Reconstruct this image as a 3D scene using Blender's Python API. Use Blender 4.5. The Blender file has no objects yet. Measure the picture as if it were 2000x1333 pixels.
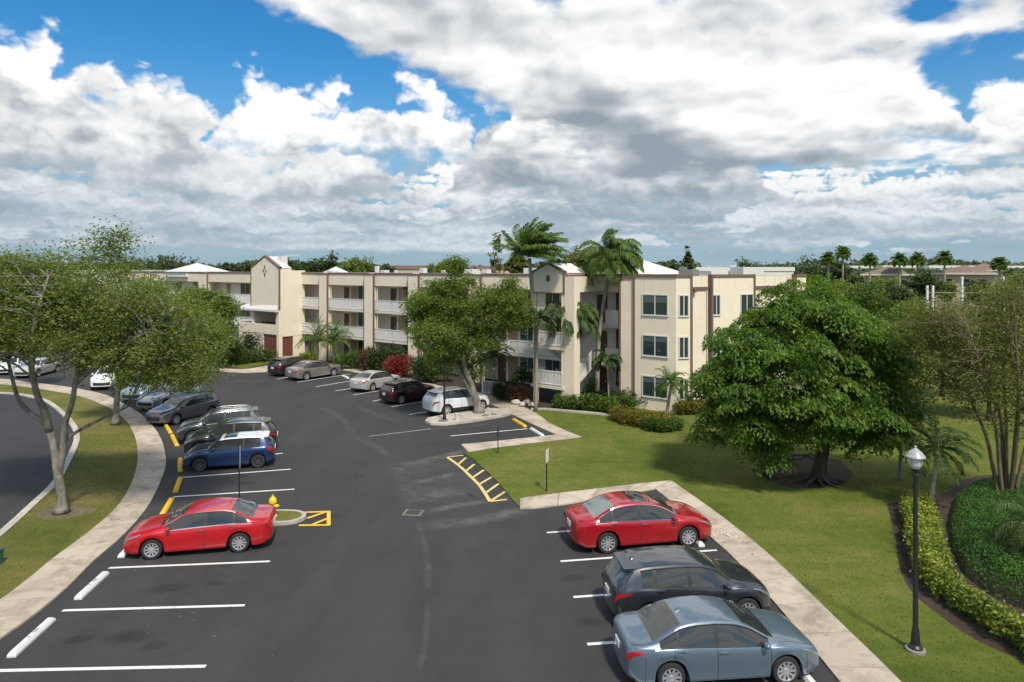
import bpy, bmesh, math, random
import numpy as np
from mathutils import Vector, Matrix
R = math.radians
scene = bpy.context.scene
COL = scene.collection
rng = np.random.default_rng(7)
random.seed(7)

# ---------------------------------------------------------------- camera
CAM_H = 9.4          # drone a little above the roof line
FOC = 1334.0         # focal length in photo pixels (photo is 2000 wide)
HOR = 525.0          # horizon row of the photo
cam_d = bpy.data.cameras.new("camera"); cam = bpy.data.objects.new("camera", cam_d)
COL.objects.link(cam); scene.camera = cam
cam.location = (0, 0, CAM_H); cam.rotation_euler = (R(90), 0, 0)
cam_d.sensor_width = 36; cam_d.lens = 36 * FOC / 2000
cam_d.shift_y = -(666.5 - HOR) / 2000
cam_d.clip_start = 0.1; cam_d.clip_end = 6000

def G(px, py, z=0.0):
    """ground point seen at a photo pixel"""
    Y = FOC * (CAM_H - z) / (py - HOR)
    return Vector(((px - 1000) * Y / FOC, Y, z))
def A(px, py, Y):
    """point at depth Y seen at a photo pixel"""
    return Vector(((px - 1000) * Y / FOC, Y, CAM_H - (py - HOR) * Y / FOC))

scene.view_settings.view_transform = 'Standard'
scene.view_settings.look = 'None'
scene.view_settings.exposure = 0.52
scene.view_settings.gamma = 1.0
scene.view_settings.use_curve_mapping = False
scene.cycles.max_bounces = 8
scene.cycles.transparent_max_bounces = 12
scene.cycles.use_denoising = True

# ---------------------------------------------------------------- node helpers
class NT:
    def __init__(s, tree): s.t = tree; s.n = tree.nodes; s.l = tree.links
    def node(s, typ, **kw):
        nd = s.n.new(typ)
        for k, v in kw.items(): setattr(nd, k, v)
        return nd
    def put(s, sock, v):
        if isinstance(v, bpy.types.NodeSocket): s.l.new(v, sock)
        elif v is not None:
            try: sock.default_value = v
            except Exception:
                sock.default_value = (*v, 1.0) if len(v) == 3 else v
    def math(s, op, a, b=None, c=None, clamp=False):
        nd = s.node('ShaderNodeMath', operation=op); nd.use_clamp = clamp
        for i, v in enumerate((a, b, c)):
            if v is not None: s.put(nd.inputs[i], v)
        return nd.outputs[0]
    def vmath(s, op, a, b=None, scale=None):
        nd = s.node('ShaderNodeVectorMath', operation=op)
        s.put(nd.inputs[0], a)
        if b is not None: s.put(nd.inputs[1], b)
        if scale is not None: s.put(nd.inputs['Scale'], scale)
        return nd.outputs['Value'] if op in ('DOT_PRODUCT', 'LENGTH', 'DISTANCE') else nd.outputs[0]
    def noise(s, vec, scale=5, detail=4, rough=0.55, dist=0.0, lac=2.0):
        nd = s.node('ShaderNodeTexNoise')
        if vec is not None: s.put(nd.inputs['Vector'], vec)
        s.put(nd.inputs['Scale'], scale); s.put(nd.inputs['Detail'], detail)
        s.put(nd.inputs['Roughness'], rough); s.put(nd.inputs['Distortion'], dist); s.put(nd.inputs['Lacunarity'], lac)
        return nd.outputs['Fac']
    def ramp(s, fac, stops):
        nd = s.node('ShaderNodeValToRGB'); s.put(nd.inputs[0], fac)
        e = nd.color_ramp.elements
        while len(e) < len(stops): e.new(0.5)
        for el, (p, c) in zip(e, stops):
            el.position = p; el.color = (*c, 1) if len(c) == 3 else c
        return nd.outputs[0]
    def mapr(s, v, a, b, c=0.0, d=1.0, smooth=False):
        nd = s.node('ShaderNodeMapRange'); nd.interpolation_type = 'SMOOTHSTEP' if smooth else 'LINEAR'
        for i, x in enumerate((v, a, b, c, d)): s.put(nd.inputs[i], x)
        return nd.outputs[0]
    def mix(s, f, a, b, blend='MIX'):
        nd = s.node('ShaderNodeMix', data_type='RGBA', blend_type=blend)
        s.put(nd.inputs['Factor'], f); s.put(nd.inputs[6], a); s.put(nd.inputs[7], b)
        return nd.outputs[2]
    def xyz(s, v):
        nd = s.node('ShaderNodeSeparateXYZ'); s.put(nd.inputs[0], v); return nd.outputs
    def comb(s, x, y, z):
        nd = s.node('ShaderNodeCombineXYZ')
        for i, v in enumerate((x, y, z)): s.put(nd.inputs[i], v)
        return nd.outputs[0]
# ---------------------------------------------------------------- light and sky
SUN_TO = Vector((0.20, -0.55, 0.80)).normalized()
SUN_EL = math.asin(SUN_TO.z); SUN_AZ = math.atan2(SUN_TO.x, SUN_TO.y)   # clockwise from +Y
sd = bpy.data.lights.new("sun", 'SUN'); sd.energy = 3.0; sd.angle = R(6.0); sd.color = (1.0, 0.92, 0.80)
so = bpy.data.objects.new("sun", sd); COL.objects.link(so)
so.rotation_euler = SUN_TO.to_track_quat('Z', 'Y').to_euler()

#--SKYFUNC
# The clouds are computed over the whole sky as a function of direction (azimuth, elevation), then stored as two
# tables, a fine one for the northern sector and a coarse one for the rest, which the world shader reads.
def _hash(ix, iy, seed):
    h = (ix.astype(np.int64) * 374761393 + iy.astype(np.int64) * 668265263 + seed * 1442695041) & 0xffffffff
    h = ((h ^ (h >> 13)) * 1274126177) & 0xffffffff
    h = (h ^ (h >> 16)) & 0xffffffff
    return h
def perlin(x, y, seed):
    ix = np.floor(x); iy = np.floor(y); fx = x - ix; fy = y - iy
    ux = fx ** 3 * (fx * (fx * 6 - 15) + 10); uy = fy ** 3 * (fy * (fy * 6 - 15) + 10)
    def g(ox, oy):
        a = _hash(ix + ox, iy + oy, seed) * (2 * np.pi / 4294967296.0)
        return np.cos(a) * (fx - ox) + np.sin(a) * (fy - oy)
    a = g(0, 0); b = g(1, 0); c = g(0, 1); d = g(1, 1)
    return ((a + (b - a) * ux) * (1 - uy) + (c + (d - c) * ux) * uy) * 1.4
def fbm(x, y, seed, octv=5, rough=0.55, lac=2.03):
    s = 0; amp = 1.0; tot = 0
    for o in range(octv):
        s = s + amp * perlin(x + 17.3 * o, y - 9.1 * o, seed + o); tot += amp; amp *= rough; x = x * lac; y = y * lac
    return s / tot
def worley(x, y, seed):
    ix = np.floor(x); iy = np.floor(y); best = np.full(x.shape, 9.0)
    for ox in (-1, 0, 1):
        for oy in (-1, 0, 1):
            h = _hash(ix + ox, iy + oy, seed)
            dx = ix + ox + (h & 0xffff) / 65536.0 - x; dy = iy + oy + (h >> 16) / 65536.0 - y
            best = np.minimum(best, dx * dx + dy * dy)
    return np.sqrt(best)
def billow(x, y, seed, octv=3, rough=0.5):
    s = 0; amp = 1.0; tot = 0
    for o in range(octv):
        s = s + amp * worley(x, y, seed + o); tot += amp; amp *= rough; x = x * 2.2 + 5.1; y = y * 2.2 - 3.7
    return s / tot
def sst(v, a, b):
    t = np.clip((v - a) / (b - a), 0, 1); return t * t * (3 - 2 * t)
def cramp(v, stops):
    xs = [p for p, c in stops]
    return np.stack([np.interp(v, xs, [c[k] for p, c in stops]) for k in range(3)], -1)
SHADES = [(0.0, (0.27, 0.32, 0.37)), (0.35, (0.45, 0.49, 0.525)), (0.62, (0.72, 0.735, 0.745)), (0.85, (0.93, 0.925, 0.915)), (1.0, (1.03, 1.01, 0.985))]
def pxdir(px, py):
    a = np.arctan((px - 1000) / 1334.0); return a, np.arctan((525.0 - py) / 1334.0 * np.cos(a))
def blobsum(az, el, lst):
    s = 0
    for px, py, rx, ry, amp in lst:
        a0, e0 = pxdir(px, py)
        s = s + amp * np.exp(-((az - a0) / (rx / 1334.0 * np.cos(a0) ** 2)) ** 2 - ((el - e0) / (ry / 1334.0)) ** 2)
    return s
def over(c0, a0, c, m):
    """layer colour c with coverage m over what is there (premultiplied)"""
    return c0 * (1 - m[..., None]) + c * m[..., None], a0 * (1 - m) + m
def clouds(az, el):
    x = np.sin(az) * np.cos(el); y = np.cos(az) * np.cos(el); z = np.sin(el); zc = np.maximum(z, 0)
    hz = 1 - sst(el, 0.0, 0.20)
    far = np.array((0.33, 0.44, 0.545))
    col = np.zeros(az.shape + (3,)); al = np.zeros(az.shape)
    w1 = fbm(az * 7, el * 12, 11, 3); w2 = fbm(az * 7, el * 12, 23, 3)
    aw = az + w1 * 0.07; ew = el + w2 * 0.045
    f1 = fbm(az * 40, el * 55, 31, 3); f2 = fbm(az * 40, el * 55, 47, 3)
    a2 = az + f1 * 0.016; e2 = el + f2 * 0.012
    B = {}
    for kind, k, up in ((0, 15.0, 0.012), (1, 34.0, 0.0048)):
        b0 = billow(a2 * k, e2 * k * (1.25 if kind == 0 else 1.7), 71 + kind * 10)
        b1 = billow((a2 + up * 0.5) * k, (e2 + up) * k * (1.25 if kind == 0 else 1.7), 71 + kind * 10)
        B[kind] = (b0, b1 - b0)
    for n, (x0, x1, top, bot, fr, grey, gapk) in enumerate(BANKS):
        a0 = math.atan((x0 - 1000) / 1334); a1 = math.atan((x1 - 1000) / 1334); ca = math.cos(0.5 * (max(a0, -0.7) + min(a1, 0.7)))
        et = math.atan((525 - top) / 1334 * ca); eb = math.atan((525 - bot) / 1334 * ca)
        b, r = B[fr]
        gap = fbm(az * (4.0 if fr else 3.0) + n * 7.7, el * (26.0 if fr else 14.0) + n * 3.1, 90 + n, 4)
        tt = (el + w2 * (0.006 if fr else 0.02) - eb) / (et - eb)
        side = (1 - sst(aw, a0 - 0.03, a0 + 0.06)) * 1.2 + sst(aw, a1 - 0.06, a1 + 0.03) * 1.2
        te = tt + 0.95 * (b - 0.42) + side + gap * gapk
        m = 1 - sst(te + 0.10 * f1, 0.84, 1.10)
        m = m * sst(tt + 0.5 * gap + 0.15 * f1, -0.06, 0.30)
        sh = (0.34 - grey) + (0.66 - 0.45 * grey) * sst(tt + 0.9 * w1 + 0.20 * f1, 0.0, 0.62) + 0.62 * r
        c = cramp(np.clip(sh, 0, 1), SHADES)
        h = (hz * (0.80 if fr else 0.6))[..., None]
        c = c * (1 - h) + (far * 0.75 + c * 0.25) * h
        col, al = over(col, al, c, m)
    # overhead deck in perspective
    den = 1 / (zc + 0.11)
    px_, py_ = x * den, y * den
    F = fbm(px_ * 1.5, py_ * 1.5, 201, 7, 0.56)
    Fs = fbm(px_ * 1.5, py_ * 1.5, 201, 4, 0.5)
    d2 = 1 / (zc + 0.022 + 0.11)
    Fu = fbm((x + 0.02) * d2 * 1.5, y * d2 * 1.5, 201, 4, 0.5)
    big = fbm(px_ * 0.6, py_ * 0.6, 301, 2)
    cov = blobsum(aw, ew, COVER); dark = blobsum(aw, ew, DARK)
    raw = cov + 0.95 * F + 0.35 * big + 0.30 * (0.42 - B[0][0])
    m = sst(raw + 0.10 * f1, -0.10, 0.30)
    sh = 0.80 + 0.30 * big + 1.1 * (Fs - Fu) + 0.28 * (F - Fs) + 0.28 * B[0][1] - 0.70 * dark * np.clip(0.75 + 1.6 * w1 + 1.1 * Fs, 0.1, 1.6) - 0.10 * sst(raw, 0.2, 1.0)
    c = cramp(np.clip(sh, 0, 1), SHADES)
    h = (hz * 0.6)[..., None]
    c = c * (1 - h) + (far * 0.7 + c * 0.3) * h
    col, al = over(col, al, c, m)
    # pale veil low down
    veil = (hz * 0.35 * sst(fbm(az * 3, el * 40, 401, 4), -0.35, 0.5))
    col, al = over(col, al, np.broadcast_to(np.array((0.42, 0.51, 0.58)), col.shape), veil)
    return np.concatenate([col, al[..., None]], -1)
COVER = [(1000, 250, 5000, 1500, -0.12), (1000, -500, 5000, 500, 0.30),
         (110, 60, 260, 130, -1.0), (400, 110, 280, 110, -0.8), (640, 160, 130, 60, -0.7), (900, 235, 90, 38, -0.5),
         (1890, 150, 100, 36, -0.9), (1800, 8, 50, 18, -0.6), (200, 380, 700, 120, -0.5), (700, 330, 300, 80, -0.35),
         (1850, 490, 400, 60, -0.5), (1600, 420, 500, 60, -0.35), (1000, 480, 3000, 40, -0.3),
         (700, 30, 280, 50, 0.55), (1000, 90, 300, 80, 0.45), (1250, 110, 380, 110, 0.55), (1600, 110, 240, 100, 0.4),
         (1250, 290, 330, 60, 0.32), (1950, 60, 90, 40, 0.3), (1400, 230, 250, 60, 0.35), (1650, 300, 250, 18, 0.4)]
DARK = [(800, 90, 260, 40, 0.22), (950, 20, 300, 25, 0.25), (1430, 15, 160, 18, 0.3), (1130, 185, 240, 34, 0.75), (1330, 240, 290, 38, 0.72), (1000, 275, 160, 36, 0.6),
        (1250, 315, 380, 46, 0.85), (1150, 390, 350, 40, 0.5), (1650, 305, 250, 18, 0.45), (1350, 80, 200, 20, 0.12),
        (900, 60, 200, 30, 0.12)]
# from x, to x, top row, bottom row of the photo; far puffs; greyness; gaps
BANKS = [(-400, 2400, 468, 498, 1, 0.16, 3.4), (-400, 2400, 442, 482, 1, 0.18, 3.0), (-400, 2400, 414, 464, 1, 0.20, 2.4), (-300, 900, 372, 440, 1, 0.22, 1.6), (860, 1560, 345, 445, 1, 0.34, 1.3), (1430, 2300, 385, 455, 1, 0.12, 2.0),
         (1480, 2300, 335, 400, 1, 0.05, 1.2), (760, 1120, 335, 420, 1, 0.05, 0.8), (170, 780, 282, 395, 0, 0.20, 0.6), (880, 1560, 240, 405, 0, 0.36, 0.6), (1850, 2400, 150, 330, 0, 0.10, 0.5),
         (395, 950, 172, 335, 0, 0.02, 0.3), (-300, 450, 150, 365, 0, 0.20, 0.3), (-300, 190, 72, 215, 0, 0.02, 0.2), (960, 1420, 190, 300, 0, 0.0, 0.3), (1480, 1920, 160, 300, 0, 0.0, 0.3)]
SEC = (-0.78, 0.78, -0.01, 0.46)      # sector of the fine table: azimuth from, to, elevation from, to
def sky_table(a0, a1, e0, e1, w, h):
    az, el = np.meshgrid(a0 + (np.arange(w) + 0.5) / w * (a1 - a0), e0 + (np.arange(h) + 0.5) / h * (e1 - e0))
    return clouds(az, el)
#--END
SKY_RES = (1500, 450)
def build_sky():
    w = bpy.data.worlds.new("World"); scene.world = w; w.use_nodes = True
    t = NT(w.node_tree); w.node_tree.nodes.clear()
    D = t.node('ShaderNodeTexCoord').outputs['Generated']
    sky = t.node('ShaderNodeTexSky', sky_type='NISHITA'); sky.sun_disc = False
    sky.sun_elevation = SUN_EL; sky.sun_rotation = SUN_AZ; sky.altitude = 10; sky.air_density = 1.0; sky.dust_density = 0.6; sky.ozone_density = 2.0
    x, y, z = t.xyz(D)
    az = t.math('ARCTAN2', x, y); el = t.math('ARCSINE', z)
    def table(name, a0, a1, e0, e1, W, H, ext):
        px = sky_table(a0, a1, e0, e1, W, H)
        im = bpy.data.images.new(name, W, H, alpha=True, float_buffer=True)
        im.colorspace_settings.name = 'Non-Color'; im.alpha_mode = 'CHANNEL_PACKED'
        im.pixels.foreach_set(px.astype(np.float32).ravel()); im.update(); im.pack()
        nd = t.node('ShaderNodeTexImage', image=im, interpolation='Linear', extension=ext)
        t.put(nd.inputs[0], t.comb(t.mapr(az, a0, a1), t.mapr(el, e0, e1), 0.0))
        return nd.outputs[0], nd.outputs[1]
    c1, a1 = table('sky_clouds', *SEC, *SKY_RES, 'EXTEND')
    c2, a2 = table('sky_clouds_coarse', -math.pi, math.pi, -0.02, math.pi / 2, 512, 132, 'EXTEND')
    win = t.math('MULTIPLY', t.math('MULTIPLY', t.mapr(az, SEC[0], SEC[0] + 0.05), t.mapr(az, SEC[1] - 0.05, SEC[1], 1, 0)), t.mapr(el, SEC[3] - 0.04, SEC[3], 1, 0))
    cl = t.mix(win, c2, c1); alpha = t.math('ADD', t.math('MULTIPLY', win, a1), t.math('MULTIPLY', t.math('SUBTRACT', 1.0, win), a2))
    hs = t.node('ShaderNodeHueSaturation'); t.put(hs.inputs['Saturation'], 1.38); t.put(hs.inputs['Color'], sky.outputs[0])
    clear = t.vmath('MULTIPLY', t.vmath('SCALE', hs.outputs[0], scale=0.10), (0.75, 1.16, 1.22))
    clear = t.mix(t.mapr(el, 0.0, 0.30, 0.92, 0.0, True), clear, (0.27, 0.385, 0.49))
    col = t.vmath('SCALE', t.vmath('ADD', t.vmath('SCALE', clear, scale=t.math('SUBTRACT', 1.0, alpha)), cl), scale=0.775)
    bg = t.node('ShaderNodeBackground'); t.put(bg.inputs[0], col); bg.inputs[1].default_value = 1.0
    out = t.node('ShaderNodeOutputWorld'); t.l.new(bg.outputs[0], out.inputs[0])
build_sky()
# ---------------------------------------------------------------- materials
MATS = {}
def mat(name, base, rough=0.8, metal=0.0, spec=0.5, coat=0.0, bump=None, var=None, build=None, trans=None, emit=None):
    """base colour, optional fine variation (scale, amount), optional bump (scale, strength)"""
    if name in MATS: return MATS[name]
    m = bpy.data.materials.new(name); m.use_nodes = True; MATS[name] = m
    t = NT(m.node_tree); b = m.node_tree.nodes['Principled BSDF']
    b.inputs['Base Color'].default_value = (*base, 1); b.inputs['Roughness'].default_value = rough
    b.inputs['Metallic'].default_value = metal; b.inputs['Specular IOR Level'].default_value = spec
    b.inputs['Coat Weight'].default_value = coat; b.inputs['Coat Roughness'].default_value = 0.03
    m.diffuse_color = (*base, 1)
    oc = None
    if var or bump or build: oc = t.node('ShaderNodeTexCoord').outputs['Object']
    if var:
        sc, am = var
        n1 = t.noise(oc, sc, 5, 0.62); n2 = t.noise(oc, sc * 0.13, 3, 0.5)
        f = t.math('ADD', t.math('MULTIPLY', n1, 0.55), t.math('MULTIPLY', n2, 0.45))
        k = t.mapr(f, 0.3, 0.7, 1 - am, 1 + am)
        t.put(b.inputs['Base Color'], t.vmath('SCALE', (*base,), scale=k))
    if bump:
        bn = t.node('ShaderNodeBump'); bn.inputs['Strength'].default_value = bump[1]; bn.inputs['Distance'].default_value = 0.02
        t.put(bn.inputs['Height'], t.noise(oc, bump[0], 4, 0.6)); t.l.new(bn.outputs[0], b.inputs['Normal'])
    if build: build(t, b, oc)
    return m
def leafmat(name, c1, c2, c3=None, trans=0.35, rough=0.55):
    """leaves: every leaf its own tone; light passes through"""
    if name in MATS: return MATS[name]
    m = bpy.data.materials.new(name); m.use_nodes = True; MATS[name] = m
    t = NT(m.node_tree); b = m.node_tree.nodes['Principled BSDF']; out = m.node_tree.nodes['Material Output']
    rpi = t.node('ShaderNodeNewGeometry').outputs['Random Per Island']
    oc = t.node('ShaderNodeTexCoord').outputs['Object']
    n = t.noise(oc, 0.9, 2, 0.5)
    f = t.math('ADD', t.math('MULTIPLY', rpi, 0.62), t.math('MULTIPLY', t.mapr(n, 0.3, 0.7), 0.38))
    stops = [(0.08, c1), (0.62, c2)] + ([(0.96, c3)] if c3 else [])
    col = t.ramp(f, stops)
    t.put(b.inputs['Base Color'], col); b.inputs['Roughness'].default_value = rough; b.inputs['Specular IOR Level'].default_value = 0.35
    tr = t.node('ShaderNodeBsdfTranslucent'); t.put(tr.inputs[0], t.vmath('MULTIPLY', col, (1.25, 1.35, 0.55)))
    mx = t.node('ShaderNodeMixShader'); mx.inputs[0].default_value = trans
    t.l.new(b.outputs[0], mx.inputs[1]); t.l.new(tr.outputs[0], mx.inputs[2]); t.l.new(mx.outputs[0], out.inputs[0])
    m.diffuse_color = (*c2, 1)
    return m

# ---------------------------------------------------------------- mesh builder
class MB:
    def __init__(s): s.v = []; s.f = []; s.m = []; s.cur = 0
    def add(s, vs, fs, mi=None):
        o = len(s.v); s.v.extend([tuple(v) for v in vs]); mi = s.cur if mi is None else mi
        for f in fs: s.f.append(tuple(i + o for i in f)); s.m.append(mi)
    def box(s, a, b, M=None, mi=None):
        x0, y0, z0 = a; x1, y1, z1 = b
        vs = [Vector(p) for p in ((x0, y0, z0), (x1, y0, z0), (x1, y1, z0), (x0, y1, z0), (x0, y0, z1), (x1, y0, z1), (x1, y1, z1), (x0, y1, z1))]
        if M is not None: vs = [M @ p for p in vs]
        fs = [(0, 3, 2, 1), (4, 5, 6, 7), (0, 1, 5, 4), (1, 2, 6, 5), (2, 3, 7, 6), (3, 0, 4, 7)]
        if M is not None and M.determinant() < 0: fs = [f[::-1] for f in fs]
        s.add(vs, fs, mi)
    def prism(s, poly, z0, z1, mi=None, bottom=False):
        n = len(poly); area = sum(poly[i][0] * poly[(i + 1) % n][1] - poly[(i + 1) % n][0] * poly[i][1] for i in range(n))
        if area < 0: poly = poly[::-1]
        vs = [(p[0], p[1], z1) for p in poly] + [(p[0], p[1], z0) for p in poly]
        fs = [tuple(range(n))] + [((i + 1) % n, i, i + n, (i + 1) % n + n) for i in range(n)]
        if bottom: fs.append(tuple(range(2 * n - 1, n - 1, -1)))
        s.add(vs, fs, mi)
    def tube(s, pts, rad, n=8, mi=None, cap=True):
        pts = [Vector(p) for p in pts]; k = len(pts)
        rad = [rad] * k if not hasattr(rad, '__len__') else rad
        up = Vector((0.13, 0.07, 1)); prev = None; vs = []
        for i, p in enumerate(pts):
            d = (pts[min(i + 1, k - 1)] - pts[max(i - 1, 0)]); d = d.normalized() if d.length > 1e-9 else Vector((0, 0, 1))
            if prev is None:
                a = d.cross(Vector((1, 0, 0)) if abs(d.x) < 0.8 else Vector((0, 1, 0))).normalized()
            else:
                a = prev - d * prev.dot(d); a = a.normalized() if a.length > 1e-6 else d.orthogonal().normalized()
            prev = a; b = d.cross(a)
            for j in range(n):
                w = 2 * math.pi * j / n
                vs.append(p + (a * math.cos(w) + b * math.sin(w)) * rad[i])
        fs = []
        for i in range(k - 1):
            for j in range(n):
                j2 = (j + 1) % n
                fs.append((i * n + j, i * n + j2, (i + 1) * n + j2, (i + 1) * n + j))
        if cap: fs += [tuple(range(n - 1, -1, -1)), tuple(range((k - 1) * n, k * n))]
        s.add(vs, fs, mi)
    def lathe(s, prof, n=20, M=None, mi=None, caps=True):
        """profile of (radius, z)"""
        k = len(prof); vs = []
        for r, z in prof:
            for j in range(n):
                w = 2 * math.pi * j / n; vs.append(Vector((r * math.cos(w), r * math.sin(w), z)))
        if M is not None: vs = [M @ v for v in vs]
        fs = []
        for i in range(k - 1):
            for j in range(n):
                j2 = (j + 1) % n; fs.append((i * n + j, i * n + j2, (i + 1) * n + j2, (i + 1) * n + j))
        if caps: fs += [tuple(range(n - 1, -1, -1)), tuple(range((k - 1) * n, k * n))]
        s.add(vs, fs, mi)
    def sphere(s, c, r, n=10, mi=None):
        prof = [(max(1e-4, math.sin(math.pi * i / n)), -math.cos(math.pi * i / n)) for i in range(n + 1)]
        r = Vector(r) if hasattr(r, '__len__') else Vector((r, r, r))
        s.lathe(prof, n * 2, Matrix.Translation(c) @ Matrix.Diagonal((*r, 1)), mi, caps=False)
    def build(s, name, mats, parent=None, smooth=False, angle=None, origin=None):
        me = bpy.data.meshes.new(name)
        vs = s.v
        o = Vector(origin) if origin is not None else None
        if o is not None: vs = [tuple(Vector(v) - o) for v in vs]
        me.from_pydata(vs, [], s.f)
        mats = mats if isinstance(mats, (list, tuple)) else [mats]
        for m in mats: me.materials.append(m)
        if len(mats) > 1: me.polygons.foreach_set('material_index', s.m)
        if smooth:
            me.shade_smooth()
            if angle: 
                try: me.set_sharp_from_angle(angle=R(angle))
                except Exception: pass
        me.validate(); me.update()
        ob = bpy.data.objects.new(name, me); COL.objects.link(ob)
        if parent is not None: ob.parent = parent
        if o is not None: ob.location = o
        return ob
def tag(o, label=None, cat=None, group=None, kind=None):
    if label: o['label'] = label
    if cat: o['category'] = cat
    if group: o['group'] = group
    if kind: o['kind'] = kind
    return o
def thing(name, label, cat, loc=(0, 0, 0), rz=0.0, group=None):
    o = bpy.data.objects.new(name, None); COL.objects.link(o); o.empty_display_size = 0.2
    o.location = loc; o.rotation_euler = (0, 0, rz)
    return tag(o, label, cat, group)
def struct(o): o['kind'] = 'structure'; return o
def ribbon(left, right):
    """closed polygon from two edges of a strip"""
    return list(left) + list(right)[::-1]
def smooth_line(pts, per=6):
    """Catmull-Rom through the points (2D or 3D tuples)"""
    P = [np.array(p, float) for p in pts]; P = [2 * P[0] - P[1]] + P + [2 * P[-1] - P[-2]]; out = []
    for i in range(1, len(P) - 2):
        p0, p1, p2, p3 = P[i - 1:i + 3]
        for k in range(per):
            u = k / per
            out.append(0.5 * (2 * p1 + (p2 - p0) * u + (2 * p0 - 5 * p1 + 4 * p2 - p3) * u * u + (3 * p1 - p0 - 3 * p2 + p3) * u ** 3))
    out.append(P[-2]); return [tuple(float(c) for c in p) for p in out]
def np_mesh(name, V, F, mats, parent=None, loc=None, attr=None, smooth=False):
    """quads from arrays"""
    me = bpy.data.meshes.new(name); n = len(F); k = F.shape[1]
    me.vertices.add(len(V)); me.vertices.foreach_set('co', V.astype(np.float32).ravel())
    me.loops.add(n * k); me.loops.foreach_set('vertex_index', F.astype(np.int32).ravel())
    me.polygons.add(n); me.polygons.foreach_set('loop_start', np.arange(0, n * k, k, dtype=np.int32))
    try: me.polygons.foreach_set('loop_total', np.full(n, k, np.int32))
    except Exception: pass
    for m in (mats if isinstance(mats, (list, tuple)) else [mats]): me.materials.append(m)
    me.update(calc_edges=True); me.validate()
    if smooth: me.shade_smooth()
    ob = bpy.data.objects.new(name, me); COL.objects.link(ob)
    if parent is not None: ob.parent = parent
    if loc is not None: ob.location = loc
    return ob
# ---------------------------------------------------------------- ground
def asphalt_nodes(dark):
    def f(t, b, oc):
        fine = t.noise(oc, 55, 3, 0.7); mid = t.noise(oc, 1.3, 5, 0.6); big = t.noise(oc, 0.16, 3, 0.55, 0.6)
        lanes = t.noise(t.vmath('MULTIPLY', oc, (0.9, 0.13, 1)), 0.8, 4, 0.6)
        k = t.math('ADD', t.math('ADD', t.mapr(big, 0.3, 0.7, -0.10, 0.12), t.mapr(mid, 0.3, 0.7, -0.10, 0.10)), t.math('ADD', t.mapr(fine, 0.25, 0.75, -0.32, 0.32), t.mapr(lanes, 0.35, 0.7, -0.12, 0.14)))
        col = t.vmath('SCALE', dark, scale=t.math('ADD', k, 1.0))
        dust = t.math('MULTIPLY', t.mapr(t.noise(oc, 0.42, 6, 0.68, 0.8), 0.62, 0.80, 0, 0.30), t.mapr(fine, 0.3, 0.7, 0.5, 1.0))
        col = t.mix(dust, col, (0.115, 0.105, 0.095))
        t.put(b.inputs['Base Color'], col)
        t.put(b.inputs['Roughness'], t.mapr(mid, 0.3, 0.7, 0.72, 0.9))
        bn = t.node('ShaderNodeBump'); bn.inputs['Strength'].default_value = 0.35; bn.inputs['Distance'].default_value = 0.01
        t.put(bn.inputs['Height'], t.noise(oc, 70, 3, 0.7)); t.l.new(bn.outputs[0], b.inputs['Normal'])
    return f
def grass_nodes(c1, c2, c3):
    def f(t, b, oc):
        n1 = t.noise(oc, 0.23, 4, 0.6, 0.4); n2 = t.noise(oc, 2.2, 5, 0.7); n3 = t.noise(oc, 24, 3, 0.7)
        mow = t.noise(t.vmath('MULTIPLY', oc, (0.25, 1.5, 1)), 0.8, 2, 0.5)
        v = t.math('ADD', t.math('ADD', t.math('MULTIPLY', n1, 0.5), t.math('MULTIPLY', n2, 0.22)), t.math('ADD', t.math('MULTIPLY', n3, 0.14), t.math('MULTIPLY', mow, 0.14)))
        col = t.ramp(v, [(0.38, c1), (0.50, c2), (0.60, c3)])
        col = t.vmath('SCALE', col, scale=t.mapr(n3, 0.25, 0.75, 0.78, 1.18))
        t.put(b.inputs['Base Color'], col); b.inputs['Roughness'].default_value = 0.9; b.inputs['Specular IOR Level'].default_value = 0.15
        bn = t.node('ShaderNodeBump'); bn.inputs['Strength'].default_value = 0.8; bn.inputs['Distance'].default_value = 0.04
        t.put(bn.inputs['Height'], t.noise(oc, 30, 4, 0.75)); t.l.new(bn.outputs[0], b.inputs['Normal'])
    return f
def concrete_nodes(base):
    def f(t, b, oc):
        rpi = t.node('ShaderNodeNewGeometry').outputs['Random Per Island']
        st = t.noise(oc, 0.9, 6, 0.68, 0.7); fi = t.noise(oc, 30, 4, 0.6); st2 = t.noise(t.vmath('MULTIPLY', oc, (1.0, 1.6, 1)), 0.9, 5, 0.65, 0.5)
        k = t.math('ADD', t.mapr(rpi, 0, 1, 0.86, 1.10), t.mapr(fi, 0.3, 0.7, -0.08, 0.08))
        col = t.vmath('SCALE', base, scale=k)
        col = t.mix(t.mapr(st, 0.46, 0.66, 0, 0.70), col, (0.21, 0.175, 0.13))
        col = t.mix(t.mapr(st2, 0.54, 0.74, 0, 0.45), col, (0.16, 0.14, 0.11))
        t.put(b.inputs['Base Color'], col); b.inputs['Roughness'].default_value = 0.85; b.inputs['Specular IOR Level'].default_value = 0.3
    return f
M_ASPH = mat('asphalt', (0.05, 0.05, 0.052), build=asphalt_nodes((0.0375, 0.0362, 0.0368)))
M_ROAD = mat('road_asphalt', (0.04, 0.04, 0.042), build=asphalt_nodes((0.031, 0.031, 0.032)))
M_GRASS = mat('lawn', (0.1, 0.12, 0.03), build=grass_nodes((0.072, 0.104, 0.016), (0.126, 0.155, 0.026), (0.190, 0.182, 0.052)))
M_GRASS2 = mat('dry_lawn', (0.1, 0.12, 0.03), build=grass_nodes((0.080, 0.098, 0.020), (0.145, 0.146, 0.036), (0.22, 0.178, 0.070)))
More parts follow.
